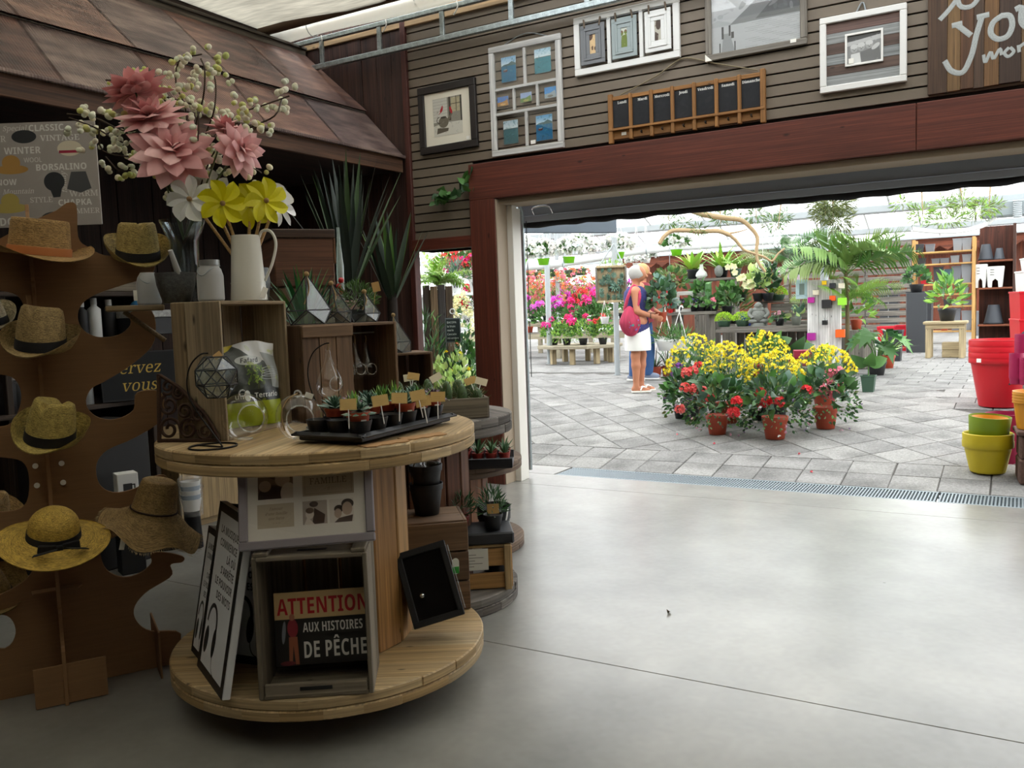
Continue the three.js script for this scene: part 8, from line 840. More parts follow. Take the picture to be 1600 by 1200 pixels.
  const bp = thing('black_bucket', 'black plastic pot with a white handle behind the young plants', 'pot', V(-2.44, 0.0925, -3.98)); bp.position.set(-2.47, b.y + 0.0, -3.95); part(bp, 'pot', potGeo(0.09, 0.36), POTBLACK); part(bp, 'handle', tube([[0.09, 0.35, 0], [0.1, 0.28, 0.05], [0.07, 0.2, 0.08]], 0.005, 12, 5), POTWHITE);
}
// ---- below the pine spool: crate with tin sign, family frame, music pictures, black lantern
{ const fl = F(405, 1096, B1), fr = F(584, 1084, B1), dir = fr.clone().sub(fl), w = dir.length(), ax = dir.clone().normalize(), nn = V(-ax.z, 0, ax.x).multiplyScalar(1), n2 = nn.dot(EYE.clone().sub(fl)) > 0 ? nn : nn.negate(), ry = Math.atan2(n2.x, n2.z), h = 0.5, d = 0.265, c = fl.clone().add(fr).multiplyScalar(0.5).addScaledVector(n2, -d / 2);
  const t = crate('grey crate standing on end on the spool foot, holding the tin sign', c, ry, w, h, d, GREYC, { split: [0.35, 0.65], back: 3, gap: 0.012, th: 0.016 });
  for (const y of [h, 0.0]) part(t, 'handle_slot', place(box(0.1, 0.0015, 0.02, 0.0005), [0, y ? h + 0.0006 : 0.017, d * 0.22]), Mat.black); for (const s of [-1, 1]) part(t, 'cleat', place(box(0.05, 0.014, d * 0.98, 0.003), [s * (w / 2 - 0.03), h + 0.007, 0]), GREYC[1]); part(t, 'front_lip', place(box(w - 0.04, 0.05, 0.016, 0.003), [0, 0.028, d / 2 - 0.01]), GREYC[2]); part(t, 'handle_slot', place(box(0.11, 0.013, 0.002, 0.0005), [0, 0.034, d / 2 - 0.0015]), Mat.black);
  const on = (x, y, z) => c.clone().addScaledVector(ax, x).addScaledVector(n2, z).setY(c.y + y);
  const sg = thing('tin_sign', 'black and cream tin sign in French about fishing stories', 'sign', on(0.02, 0.075, 0.02)); sg.rotation.set(-0.12, ry, 0.015, 'YXZ'); part(sg, 'plate', place(box(0.345, 0.26, 0.004, 0.001), [0, 0.13, 0]), S(0x22201e, 0.5)); part(sg, 'print', place(new THREE.PlaneGeometry(0.343, 0.258), [0, 0.13, 0.0025]), printed(512, 384, (k, W2, H2) => { k.fillStyle = '#1b1a18'; k.fillRect(0, 0, W2, H2); k.fillStyle = '#c7a878'; k.fillRect(0, 0, W2, 142); k.fillStyle = '#b01520'; k.font = 'bold 112px sans-serif'; k.save(); k.translate(14, 118); k.scale(0.78, 1.05); k.fillText('ATTENTION', 0, 0, 640); k.restore(); k.fillStyle = '#d2d0ca'; k.save(); k.translate(145, 215); k.scale(0.62, 1); k.font = 'bold 70px sans-serif'; k.fillText('AUX HISTOIRES', 0, 0, 590); k.restore(); k.save(); k.translate(140, 350); k.scale(0.74, 1.2); k.font = 'bold 100px sans-serif'; k.fillText('DE PÊCHE', 0, 0, 505); k.restore(); k.fillStyle = '#8a2a34'; ell(k, 92, 190, 28, 50); k.fillStyle = '#a86a50'; ell(k, 90, 132, 14, 18); k.fillStyle = '#9a5a40'; poly(k, [[70, 235], [115, 235], [120, 380], [100, 380], [92, 280], [84, 380], [66, 380]]); k.fillStyle = '#7a7f86'; ell(k, 45, 210, 10, 60, 0.1); k.fillStyle = '#6a2a30'; ell(k, 60, 372, 40, 12); }, 0.4));
  const ff = thing('family_frame', 'silver photo frame lettered FAMILLE with sepia pictures on the grey crate', 'frame', on(0.0, h + 0.016, -0.02), 0); ff.rotation.set(-0.34, ry, 0.03, 'YXZ'); const fw = 0.46, fh = 0.34; ff.position.copy(on(-0.005, h + 0.022, 0.1)); const fg = pivot(ff, 'frame', [0, fh / 2, 0]); frameRect(fg, fw, fh, 0.03, 0.022, S(0x8b848a, 0.4, { metalness: 0.3 }), 'rail');
  part(ff, 'print', place(new THREE.PlaneGeometry(fw - 0.05, fh - 0.05), [0, fh / 2, 0.008]), printed(512, 352, (k, W2, H2) => { k.fillStyle = '#ddd8d0'; k.fillRect(0, 0, W2, H2); const pic = (x, y, a, b, bg, fn) => { k.save(); k.beginPath(); k.rect(x, y, a, b); k.clip(); k.fillStyle = bg; k.fillRect(x, y, a, b); k.translate(x, y); fn(a, b); k.restore(); }; pic(50, 45, 150, 130, '#6a5448', () => { k.fillStyle = '#3d2a24'; ell(k, 100, 25, 55, 30); ell(k, 60, 120, 60, 50); k.fillStyle = '#a8917f'; ell(k, 105, 50, 32, 30); ell(k, 30, 75, 26, 24); k.fillStyle = '#c4b4a4'; ell(k, 130, 110, 34, 46); }); k.fillStyle = '#a99a86'; k.fillRect(240, 45, 220, 130); k.strokeStyle = '#8a7a66'; k.lineWidth = 2; k.strokeRect(250, 54, 200, 112); k.fillStyle = '#54463a'; k.font = '36px serif'; k.textAlign = 'center'; k.fillText('FAMILLE', 350, 126); k.fillStyle = '#8f806c'; k.font = 'italic 18px serif'; k.fillText('~ fl ~', 350, 154); k.fillStyle = '#b7aa96'; k.fillRect(46, 196, 155, 100); k.fillStyle = '#7a6c5a'; k.font = 'italic 15px serif'; ["l'amour", "d'une famille", 'une force', '~ ~ ~'].forEach((s, i) => k.fillText(s, 125, 222 + i * 20)); pic(238, 196, 104, 98, '#a89c92', () => { k.fillStyle = '#4c3c34'; ell(k, 48, 14, 18, 12); poly(k, [[40, 98], [50, 30], [95, 60], [90, 95]]); k.fillStyle = '#cfc4ba'; ell(k, 30, 55, 18, 20); poly(k, [[5, 98], [20, 65], [50, 98]]); k.fillStyle = '#6a564a'; ell(k, 30, 40, 17, 12); }); pic(352, 196, 104, 98, '#d2cac2', () => { k.fillStyle = '#3e322c'; ell(k, 78, 22, 26, 20); ell(k, 40, 42, 20, 16); k.fillStyle = '#b09a8a'; ell(k, 76, 42, 22, 28); ell(k, 36, 60, 16, 20); k.fillStyle = '#5a4a42'; poly(k, [[20, 98], [40, 80], [100, 70], [95, 98]]); }); }, 0.3));
  part(ff, 'pane', place(box(fw - 0.05, fh - 0.05, 0.002, 0.0005), [0, fh / 2, 0.014]), P(0xffffff, 0.02, { transmission: 1, thickness: 0, ior: 1.55 }));
  // music pictures leaning left of the crate
  const mp = printed(256, 512, (k, W2, H2) => { k.fillStyle = '#1c1c1e'; k.fillRect(0, 0, W2, H2); k.fillStyle = '#dedfe2'; k.fillRect(26, 26, W2 - 52, H2 - 52); k.fillStyle = '#232325'; k.font = 'bold 33px sans-serif'; k.textAlign = 'right'; ['LA MUSIQUE', 'COMMENCE', 'LÀ OÙ', "S'ARRÊTE", 'LE POUVOIR', 'DES MOTS'].forEach((s, i) => { k.save(); k.translate(W2 - 42, 84 + i * 38); k.scale(0.82, 1); k.fillText(s, 0, 0); k.restore(); }); k.strokeStyle = '#232325'; k.lineWidth = 12; k.beginPath(); k.ellipse(86, 360, 42, 62, 0.1, PI, TAU); k.stroke(); ell(k, 52, 410, 18, 42, 0.15); ell(k, 122, 400, 15, 44, 0.1); k.lineWidth = 3; k.beginPath(); k.moveTo(122, 440); k.quadraticCurveTo(120, 480, 150, 486); k.stroke(); }, 0.5);
  const pict = (a, b, topPx, label, hh) => { const p0 = F(...a, B1 + 0.002), p1 = F(...b, B1 + 0.002), u = p1.clone().sub(p0), pw = u.length(); u.normalize(); let nv = V(-u.z, 0, u.x); if (nv.dot(EYE.clone().sub(p0)) < 0) nv.negate(); const ryy = Math.atan2(nv.x, nv.z), o = thing('music_picture', label, 'picture', p0.clone().add(p1).multiplyScalar(0.5)); o.rotation.set(-0.2, ryy, 0, 'YXZ'); part(o, 'canvas_block', place(box(pw, hh, 0.028, 0.003), [0, hh / 2, -0.014]), S(0xd9dadd, 0.6)); part(o, 'print', place(new THREE.PlaneGeometry(pw, hh), [0, hh / 2, 0.0012]), mp); };
  pict([308, 1040], [347, 1095], null, 'black bordered music quotation picture leaning in front of the grey crate', 0.63); pict([299, 1016], [318, 1040], null, 'second music quotation picture behind the first', 0.5); const third = on(-0.3, 0.3, -0.18); const o3 = thing('music_picture', 'third music quotation picture showing behind the frame and crate', 'picture', on(-w / 2 - 0.1, 0.0, -0.2)); o3.rotation.set(-0.12, ry - 0.45, 0, 'YXZ'); part(o3, 'canvas_block', place(box(0.28, 0.6, 0.028, 0.003), [0, 0.3, -0.014]), S(0x1c1c1e, 0.6)); part(o3, 'print', place(new THREE.PlaneGeometry(0.28, 0.6), [0, 0.3, 0.0012]), mp); }
{ // black square lantern lying tilted
  const p = F(655, 1025, B1), t = thing('black_lantern', 'tilted glossy black square lantern with a glass front on the spool foot', 'lantern', V(-1.99, B1 + 0.025, -2.75)); t.rotation.set(-0.3, 0.6, 0.24, 'YXZ'); t.position.y += 0.05; t.scale.setScalar(0.86); part(t, 'body', place(box(0.24, 0.33, 0.16, 0.01), [0, 0.18, -0.02]), Mat.blackGloss); part(t, 'front_rim', flat([[0, 0.02, 0.24, 0.03], [0, 0.34, 0.24, 0.03], [-0.105, 0.18, 0.03, 0.3], [0.105, 0.18, 0.03, 0.3]].map(([x, y, a, b]) => place(box(a, b, 0.02, 0.004), [x, y, 0.068]))), Mat.black); part(t, 'knob', place(new THREE.SphereGeometry(0.012, 14, 10), [-0.045, 0.14, 0.085]), Mat.chrome); part(t, 'pane', place(box(0.2, 0.3, 0.003, 0.0005), [0, 0.18, 0.066]), P(0x222222, 0.05, { transmission: 0.6, thickness: 0 })); part(t, 'glass_edge', place(box(0.004, 0.3, 0.12, 0.001), [0.128, 0.18, -0.02]), P(0xe8ecec, 0.05, { transmission: 0.7, thickness: 0 }));
  const e = F(700, 948, B1).add(V(-0.1, 0, -0.03)), c = crate('dark crate on the spool foot with two black pots on top', e, 0.72, 0.3, 0.4, 0.28, DARKC, { split: [0.5, 0.5] }); for (let i = 0; i < 3; i++) part(c, 'front_plank', place(box(0.3, 0.125, 0.012, 0.003, i), [0, 0.066 + i * 0.132, 0.146]), DARKC[i]); part(c, 'handle_slot', place(extrude((() => { const s = new THREE.Shape(); s.absarc(0, 0.02, 0.015, 0, PI); s.absarc(0, -0.02, 0.015, PI, TAU); s.closePath(); return s; })(), 0.002), [0.09, 0.2, 0.1525]), S(0xd9ded6, 0.5)); part(c, 'green_label', place(box(0.028, 0.03, 0.002, 0.0005), [0.09, 0.183, 0.1555]), S(0x2f9a3a, 0.5));
  const top = e.clone().setY(B1 + 0.402); const pt = (y, label) => { const o = thing('black_pot', label, 'pot', V(top.x - 0.02, top.y + y, top.z - 0.01)); part(o, 'pot', potGeo(0.075, 0.14), Mat.black); }; pt(0, 'lower black pot of the pair on the dark crate'); pt(0.085, 'upper black pot nested in the lower one'); const gl = thing('glass_cloche', 'small clear glass ball resting in the upper black pot', 'terrarium', V(top.x, top.y + 0.245, top.z - 0.02)); part(gl, 'glass', new THREE.SphereGeometry(0.05, 24, 18), CLEAR); part(gl, 'twine', tube([[-0.03, 0.03, 0.04], [-0.05, -0.03, 0.06], [-0.045, -0.1, 0.075]], 0.003, 10, 5), wood(0x8a6a44, 0.9)); }

// ================================================================ HAT STAND, HATS, LEFT BACKGROUND
const CARD = S(0x8f6a48, 0.85, { map: T.card }), STRAW = (c) => S(c, 0.75, { map: T.straw, bumpMap: T.strawBump, bumpScale: 0.0015 });
{
  const A = F(103, 1072), d0 = A.clone().sub(EYE).dot(FWD), ry = turnTo(A), nrm = V(Math.sin(ry), 0, Math.cos(ry)), ax = V(Math.cos(ry), 0, -Math.sin(ry));
  const loc = ([x, y]) => { const r = ray(x, y), p = EYE.clone().addScaledVector(r, A.clone().sub(EYE).dot(nrm) / r.dot(nrm)); return [p.clone().sub(A).dot(ax), p.y]; };
  const rightEdge = [[104, 318], [119, 322], [122, 372], [140, 388], [165, 400], [205, 398], [238, 402], [236, 430], [190, 446], [150, 460], [128, 475], [121, 495], [129, 515], [152, 527], [185, 524], [204, 508], [205, 488], [238, 488], [240, 535], [205, 570], [165, 595], [142, 608], [134, 630], [148, 650], [178, 656], [208, 642], [214, 614], [252, 614], [252, 655], [210, 684], [166, 704], [150, 728], [156, 758], [180, 770], [215, 762], [240, 745], [262, 748], [258, 800], [205, 830], [172, 842], [157, 862], [166, 890], [192, 902], [218, 896], [237, 880], [236, 864], [262, 864], [286, 870], [284, 878], [266, 882], [267, 900], [228, 925], [209, 950], [214, 972], [235, 986], [282, 990], [268, 1062]].map(loc);
  const leftEdge = [[88, 330], [40, 352], [-40, 400], [-66, 440], [-10, 452], [24, 460], [37, 478], [36, 500], [20, 515], [-15, 520], [-70, 530], [-70, 575], [-15, 583], [20, 590], [33, 612], [30, 640], [14, 664], [-20, 670], [-70, 690], [-60, 712], [0, 714], [36, 722], [46, 750], [40, 788], [10, 800], [-50, 800], [-60, 840], [40, 846], [57, 868], [46, 900], [10, 925], [-50, 950], [-20, 958], [14, 963], [25, 988], [10, 1013], [-40, 1020], [-50, 1085]].map(loc); leftEdge.at(-1)[1] = 0; rightEdge.at(-1)[1] = 0; const round = (l) => new THREE.SplineCurve(l.map((p) => new THREE.Vector2(...p))).getPoints(l.length * 4).map((p) => [p.x, Math.max(0, p.y)]); const pts = [...round(rightEdge), ...round(leftEdge).reverse()].filter((p, i, l) => !i || Math.hypot(p[0] - l[i - 1][0], p[1] - l[i - 1][1]) > 0.002);
  const sh = shapeOf(pts);
  const t = thing('hat_stand', 'tree shaped corrugated cardboard hat stand of two crossed sheets', 'hat stand', A, ry); const g = extrude(sh, 0.012, 0.001); part(t, 'sheet', g, CARD, [0, 0.001, -0.006]); part(t, 'sheet', place(g, [0, 0, 0], [0, 0, 0], [0.62, 1, 1]), CARD, [-0.006, 0.001, 0], [0, PI / 2, 0]);
  part(t, 'brace', place(box(0.26, 0.16, 0.008, 0.003), [0.02, 0.085, 0.2]), CARD); part(t, 'brace', place(box(0.008, 0.2, 0.3, 0.003), [0.36, 0.1, 0.0]), CARD); part(t, 'brace', place(box(0.008, 0.2, 0.3, 0.003), [-0.34, 0.1, 0.02]), CARD);
  part(t, 'collar', place(extrude(shapeOf([[-0.09, -0.06], [0.07, -0.06], [0.09, -0.02], [0.08, 0.05], [-0.07, 0.06], [-0.1, 0.02]]), 0.008).rotateX(-PI / 2), [0, 0.42, 0]), CARD);
  for (const y of [0.86, 0.94]) for (const x of [-0.045, 0.05]) part(t, 'stud', place(new THREE.CylinderGeometry(0.011, 0.011, 0.006, 14), [x, y, x < 0 ? 0.012 : 0.012], [PI / 2, 0, 0]), Mat.white);
  part(t, 'stitched_strip', place(box(0.018, 0.26, 0.012, 0.002), [-0.02, 1.5, 0.03]), CARD);
  // hats: rings from the crown outwards, shaped by angle
  function hatGeo(prof, fn, seg = 48) { const Pp = [], U = [], I = [], n = prof.length; let L = 0; prof.forEach(([r, y, k], j) => { if (j) L += Math.hypot(r - prof[j - 1][0], y - prof[j - 1][1]); for (let i = 0; i <= seg; i++) { const a = i / seg * TAU; const v = fn(r, y, a, k ?? j / (n - 1)); Pp.push(...v); U.push(i / seg * 4, L * 9); } }); for (let j = 0; j < n - 1; j++) for (let i = 0; i < seg; i++) { const a = j * (seg + 1) + i, b = a + seg + 1; I.push(a, b, a + 1, b, b + 1, a + 1); } const q = new THREE.BufferGeometry(); q.setAttribute('position', new THREE.Float32BufferAttribute(Pp, 3)); q.setAttribute('uv', new THREE.Float32BufferAttribute(U, 2)); q.setIndex(I); q.computeVertexNormals(); return q; }
  const fed = (br, h) => { const cr = 0.082; const prof = [[0.001, h * 0.86], [cr * 0.3, h * 0.88], [cr * 0.6, h * 0.97], [cr * 0.8, h * 0.99], [cr * 0.93, h * 0.93], [cr * 1.0, h * 0.75], [cr * 1.05, h * 0.45], [cr * 1.1, h * 0.15], [cr * 1.12, 0.0], [cr * 1.2, -0.004], [br * 0.78, -0.002], [br * 0.92, 0.004], [br, 0.012], [br * 1.0, 0.017]]; const f = (r, y, a) => { const c = Math.cos(a), s = Math.sin(a); const crown = r < cr * 1.13 && y > -0.001; let x = r * c * (crown ? 0.94 : 0.96), z = r * s * (crown ? 1.12 : 1.06), yy = y; if (crown) { const top = Math.max(0, (y / h - 0.55) / 0.45); yy -= 0.028 * Math.exp(-c * c * 26) * top * (r > cr * 0.2 ? 1 : 1) + 0.02 * top * Math.max(0, -s); const pinch = Math.max(0, s) * top; x *= 1 - 0.3 * pinch * (Math.abs(c) > 0.2 ? 1 : 0.6); yy += 0.012 * pinch; } else { const e = Math.max(0, (r - cr * 1.13) / (br - cr * 1.13)); yy += e * e * (0.05 * c * c + 0.055 * Math.max(0, -s)) - e * e * 0.022 * Math.max(0, s); } return [x, yy, z]; }; return { g: hatGeo(prof, f), band: hatGeo([[cr * 1.13, 0.0], [cr * 1.135, 0.002], [cr * 1.105, h * 0.24], [cr * 1.09, h * 0.24]], (r, y, a) => [r * Math.cos(a) * 0.945, y + 0.001, r * Math.sin(a) * 1.125]) }; };
  const hat = (px, py, dd, label, col, make, eul) => { const c = D(px, py, d0 + dd), o = thing('straw_hat', label, 'hat', c, new THREE.Quaternion().setFromEuler(new THREE.Euler(eul[0], ry + eul[1], eul[2], 'YXZ')), 'straw hats on the cardboard stand'); make(o, STRAW(col)); return o; };
  const BLK = S(0x17161a, 0.8, { map: T.cloth }); const fedora = (br = 0.14, h = 0.15) => (o, m) => { const f = fed(br, h); part(o, 'crown_and_brim', f.g, m); part(o, 'ribbon', f.band, BLK); };
  hat(216, 402, 0.02, 'greenish straw fedora with black band, on the highest arm beside the jars', 0xbfa968, fedora(0.135, 0.15), [0.3, 0.1, 0.03]);
  hat(64, 543, -0.28, 'brown straw fedora with black band, below the cowboy hat', 0xb39a6c, fedora(0.142, 0.165), [0.16, -0.45, -0.16]); hat(78, 685, -0.28, 'yellow green straw fedora with black band, third down the stand', 0xc9b468, fedora(0.138, 0.16), [0.2, -0.5, -0.28]);
  hat(62, 398, -0.26, 'tan straw cowboy hat with an orange band, top of the stand', 0xb9955f, (o, m) => { const h = 0.14, cr = 0.1, br = 0.19; part(o, 'crown_and_brim', hatGeo([[0.001, h * 0.9], [cr * 0.5, h * 0.86], [cr * 0.86, h * 0.98], [cr * 0.98, h * 0.97], [cr * 1.02, h * 0.85], [cr * 1.08, h * 0.3], [cr * 1.1, 0], [cr * 1.25, 0], [br * 0.85, 0.004], [br, 0.012], [br, 0.016]], (r, y, a) => { const c = Math.cos(a), s = Math.sin(a), e = Math.max(0, (r - cr * 1.1) / (br - cr * 1.1)) * (y < 0.02 ? 1 : 0); return [r * c, y + e * e * (0.035 * c * c - 0.03 * Math.abs(s)), r * s * 1.1]; }), m); part(o, 'band', hatGeo([[cr * 1.12, 0], [cr * 1.12, h * 0.2], [cr * 1.09, h * 0.22]], (r, y, a) => [r * Math.cos(a), y + 0.001, r * Math.sin(a) * 1.1]), S(0xb5703c, 0.8)); }, [0.12, 0.3, -0.06]);
  hat(84, 838, -0.3, 'yellow sun hat with a round crown and a black bow', 0xd9b552, (o, m) => { const h = 0.12, cr = 0.09, br = 0.2; const prof = []; for (let i = 0; i <= 9; i++) { const u = i / 9 * PI / 2; prof.push([Math.max(0.001, cr * Math.sin(u)), h * 0.35 + h * 0.65 * Math.cos(u)]); } prof.push([cr * 1.02, h * 0.1], [cr * 1.06, 0], [cr * 1.3, -0.006], [br * 0.8, -0.018], [br, -0.022], [br, -0.018]); part(o, 'crown_and_brim', hatGeo(prof, (r, y, a) => { const e = Math.max(0, (r - cr * 1.06) / (br - cr)); return [r * Math.cos(a), y + 0.012 * e * Math.sin(a * 2 + 1), r * Math.sin(a) * 1.02]; }), m); part(o, 'ribbon', hatGeo([[cr * 1.07, 0], [cr * 1.04, h * 0.22], [cr * 1.02, h * 0.22]], (r, y, a) => [r * Math.cos(a), y + 0.001, r * Math.sin(a) * 1.02]), BLK); const bow = pivot(o, 'bow', [0.0, 0.0, cr * 1.1]); part(bow, 'knot', box(0.03, 0.028, 0.02, 0.006), BLK); for (const s of [-1, 1]) { part(bow, 'loop', place(box(0.06, 0.034, 0.014, 0.005), [s * 0.042, 0.004, 0], [0, 0, s * 0.12]), BLK); part(bow, 'tail', place(box(0.085, 0.024, 0.003, 0.001), [s * 0.055, 0.014, 0.042], [1.25, s * -0.25, s * -0.45]), BLK); } }, [0.3, 0.15, -0.03]);
  hat(240, 800, 0.0, 'wide floppy natural straw hat with a frayed wavy brim', 0xb89a6a, (o, m) => { const h = 0.14, cr = 0.088, br = 0.205; part(o, 'crown_and_brim', hatGeo([[0.001, h * 0.93], [cr * 0.4, h * 0.97], [cr * 0.65, h], [cr * 0.78, h * 0.95], [cr * 0.88, h * 0.7], [cr * 1.0, h * 0.2], [cr * 1.06, 0], [cr * 1.3, -0.012], [br * 0.75, -0.05], [br * 0.9, -0.07], [br, -0.082]], (r, y, a) => { const e = Math.max(0, (r - cr * 1.06) / (br - cr)); return [r * Math.cos(a), y + e * 0.022 * Math.sin(a * 5 + 0.6) + e * 0.03 * Math.cos(a + 2.4), r * Math.sin(a)]; }), m); part(o, 'cord', tube([...Array(24)].map((_, i) => [Math.cos(i / 24 * TAU) * cr * 1.05, 0.012, Math.sin(i / 24 * TAU) * cr * 1.05]), 0.004, 60, 6, true), S(0x3a2a20, 0.8)); const fr = []; for (let i = 0; i < 260; i++) { const a = i / 260 * TAU, y = -0.082 + 0.022 * Math.sin(a * 5 + 0.6) + 0.03 * Math.cos(a + 2.4); fr.push({ p: V(Math.cos(a) * br * 0.99, y, Math.sin(a) * br * 0.99), q: aim(V(Math.cos(a + R(-0.4, 0.4)), -0.4, Math.sin(a + R(-0.4, 0.4))), 0), s: R(0.6, 1.1), c: [0.5, 0.38, 0.2] }); } part(o, 'frayed_edge', scatter(leaf(0.02, 0.0025, 0, 0, 2), fr), S(0xffffff, 0.9, { vertexColors: true })).userData.kind = 'stuff'; part(o, 'price_tag', place(box(0.02, 0.05, 0.002, 0.0005), [-0.13, -0.11, 0.08]), Mat.paper); }, [0.16, 0.2, -0.2]);
  hat(-22, 508, 0.0, 'pale straw hat cut by the picture edge, beside the brown fedora', 0xc9c0a8, fedora(0.13, 0.12), [0.1, 0.3, 0.2]); hat(-24, 810, 0.05, 'straw hat with a fringed brim peeking in at the edge, above the bow hat', 0xb99a6a, fedora(0.15, 0.12), [0.2, 0.6, -0.15]); hat(-16, 935, -0.05, 'ribbed straw hat peeking in at the edge, lowest on the stand', 0xa98c58, fedora(0.16, 0.11), [0.1, 0.4, 0.25]);
}
{ // hat poster
  const d = 4.7, a = D(-20, 190, d), b = D(148, 188, d), w = a.distanceTo(b) * 1.9, h = D(148, 188, d).y - D(152, 349, d).y, c = D(148, 188, d); const u = b.clone().sub(a).setY(0).normalize(), p = c.clone().addScaledVector(u, -w / 2).add(V(0, -h, 0)), t = thing('hat_poster', 'grey poster board with hats and white words standing above the hat stand', 'poster', p, Math.atan2(-u.z, u.x) );
  part(t, 'board', place(box(w, h, 0.01, 0.002), [0, h / 2, 0]), S(0xb4aca6, 0.7)); part(t, 'post', place(box(0.05, p.y, 0.04, 0.004), [w * 0.2, -p.y / 2, -0.03]), DARKC[0]);
  part(t, 'print', place(new THREE.PlaneGeometry(w, h), [0, h / 2, 0.0056]), printed(1024, 540, (k, W2, H2) => { k.fillStyle = '#a59d98'; k.fillRect(0, 0, W2, H2); blotch(k, W2, H2, 60, ['#aca49f', '#9d9590'], 20, 80, 17); k.fillStyle = '#dedcd8'; const tx = (s, x, y, f) => { k.font = f; k.fillText(s, x, y); }; tx('CLASSIC', 690, 46, 'bold 46px sans-serif'); tx('Sun', 930, 46, 'italic 44px serif'); tx('VINTAGE', 745, 98, 'bold 42px serif'); tx('Special', 560, 40, 'italic 36px serif'); tx('OOR', 480, 95, '44px serif'); tx('WINTER', 560, 160, 'bold 48px sans-serif'); tx('WOOL', 655, 205, '32px sans-serif'); tx('BORSALINO', 710, 250, 'bold 46px sans-serif'); tx('SNOW', 485, 320, 'bold 42px sans-serif'); tx('Mountain', 535, 366, 'italic 34px serif'); tx('WARM', 870, 390, '44px serif'); tx('STYLE', 670, 415, '38px serif'); tx('CHAPKA', 810, 436, 'bold 44px sans-serif'); tx('SUMMER', 850, 480, '38px serif'); tx('INDOOR', 440, 530, 'bold 56px sans-serif'); k.save(); k.translate(860, 370); k.rotate(-PI / 2); tx('family', 0, 0, 'italic 36px serif'); k.restore(); k.fillStyle = '#26282d'; ell(k, 665, 72, 62, 34); ell(k, 800, 310, 52, 50); poly(k, [[770, 330], [840, 330], [825, 390], [790, 392]]); k.fillStyle = '#4a4b4e'; poly(k, [[888, 262], [962, 262], [985, 350], [930, 372], [862, 350]]); k.fillStyle = '#34363a'; ell(k, 790, 500, 70, 34); k.fillStyle = '#b98d4a'; ell(k, 590, 240, 84, 24); ell(k, 590, 205, 46, 40); k.fillStyle = '#d8ceb8'; ell(k, 890, 140, 62, 40); k.fillStyle = '#a3213f'; k.fillRect(835, 150, 112, 14); k.fillStyle = '#b9a65a'; ell(k, 560, 440, 96, 26); ell(k, 570, 405, 46, 42); k.fillStyle = '#2a66b0'; ell(k, 492, 345, 16, 20); for (const [x, y, cc] of [[180, 120, '#b98d4a'], [120, 300, '#34363a'], [300, 420, '#b9a65a']]) { k.fillStyle = cc; ell(k, x, y, 70, 30); ell(k, x, y - 24, 40, 34); } }));
}
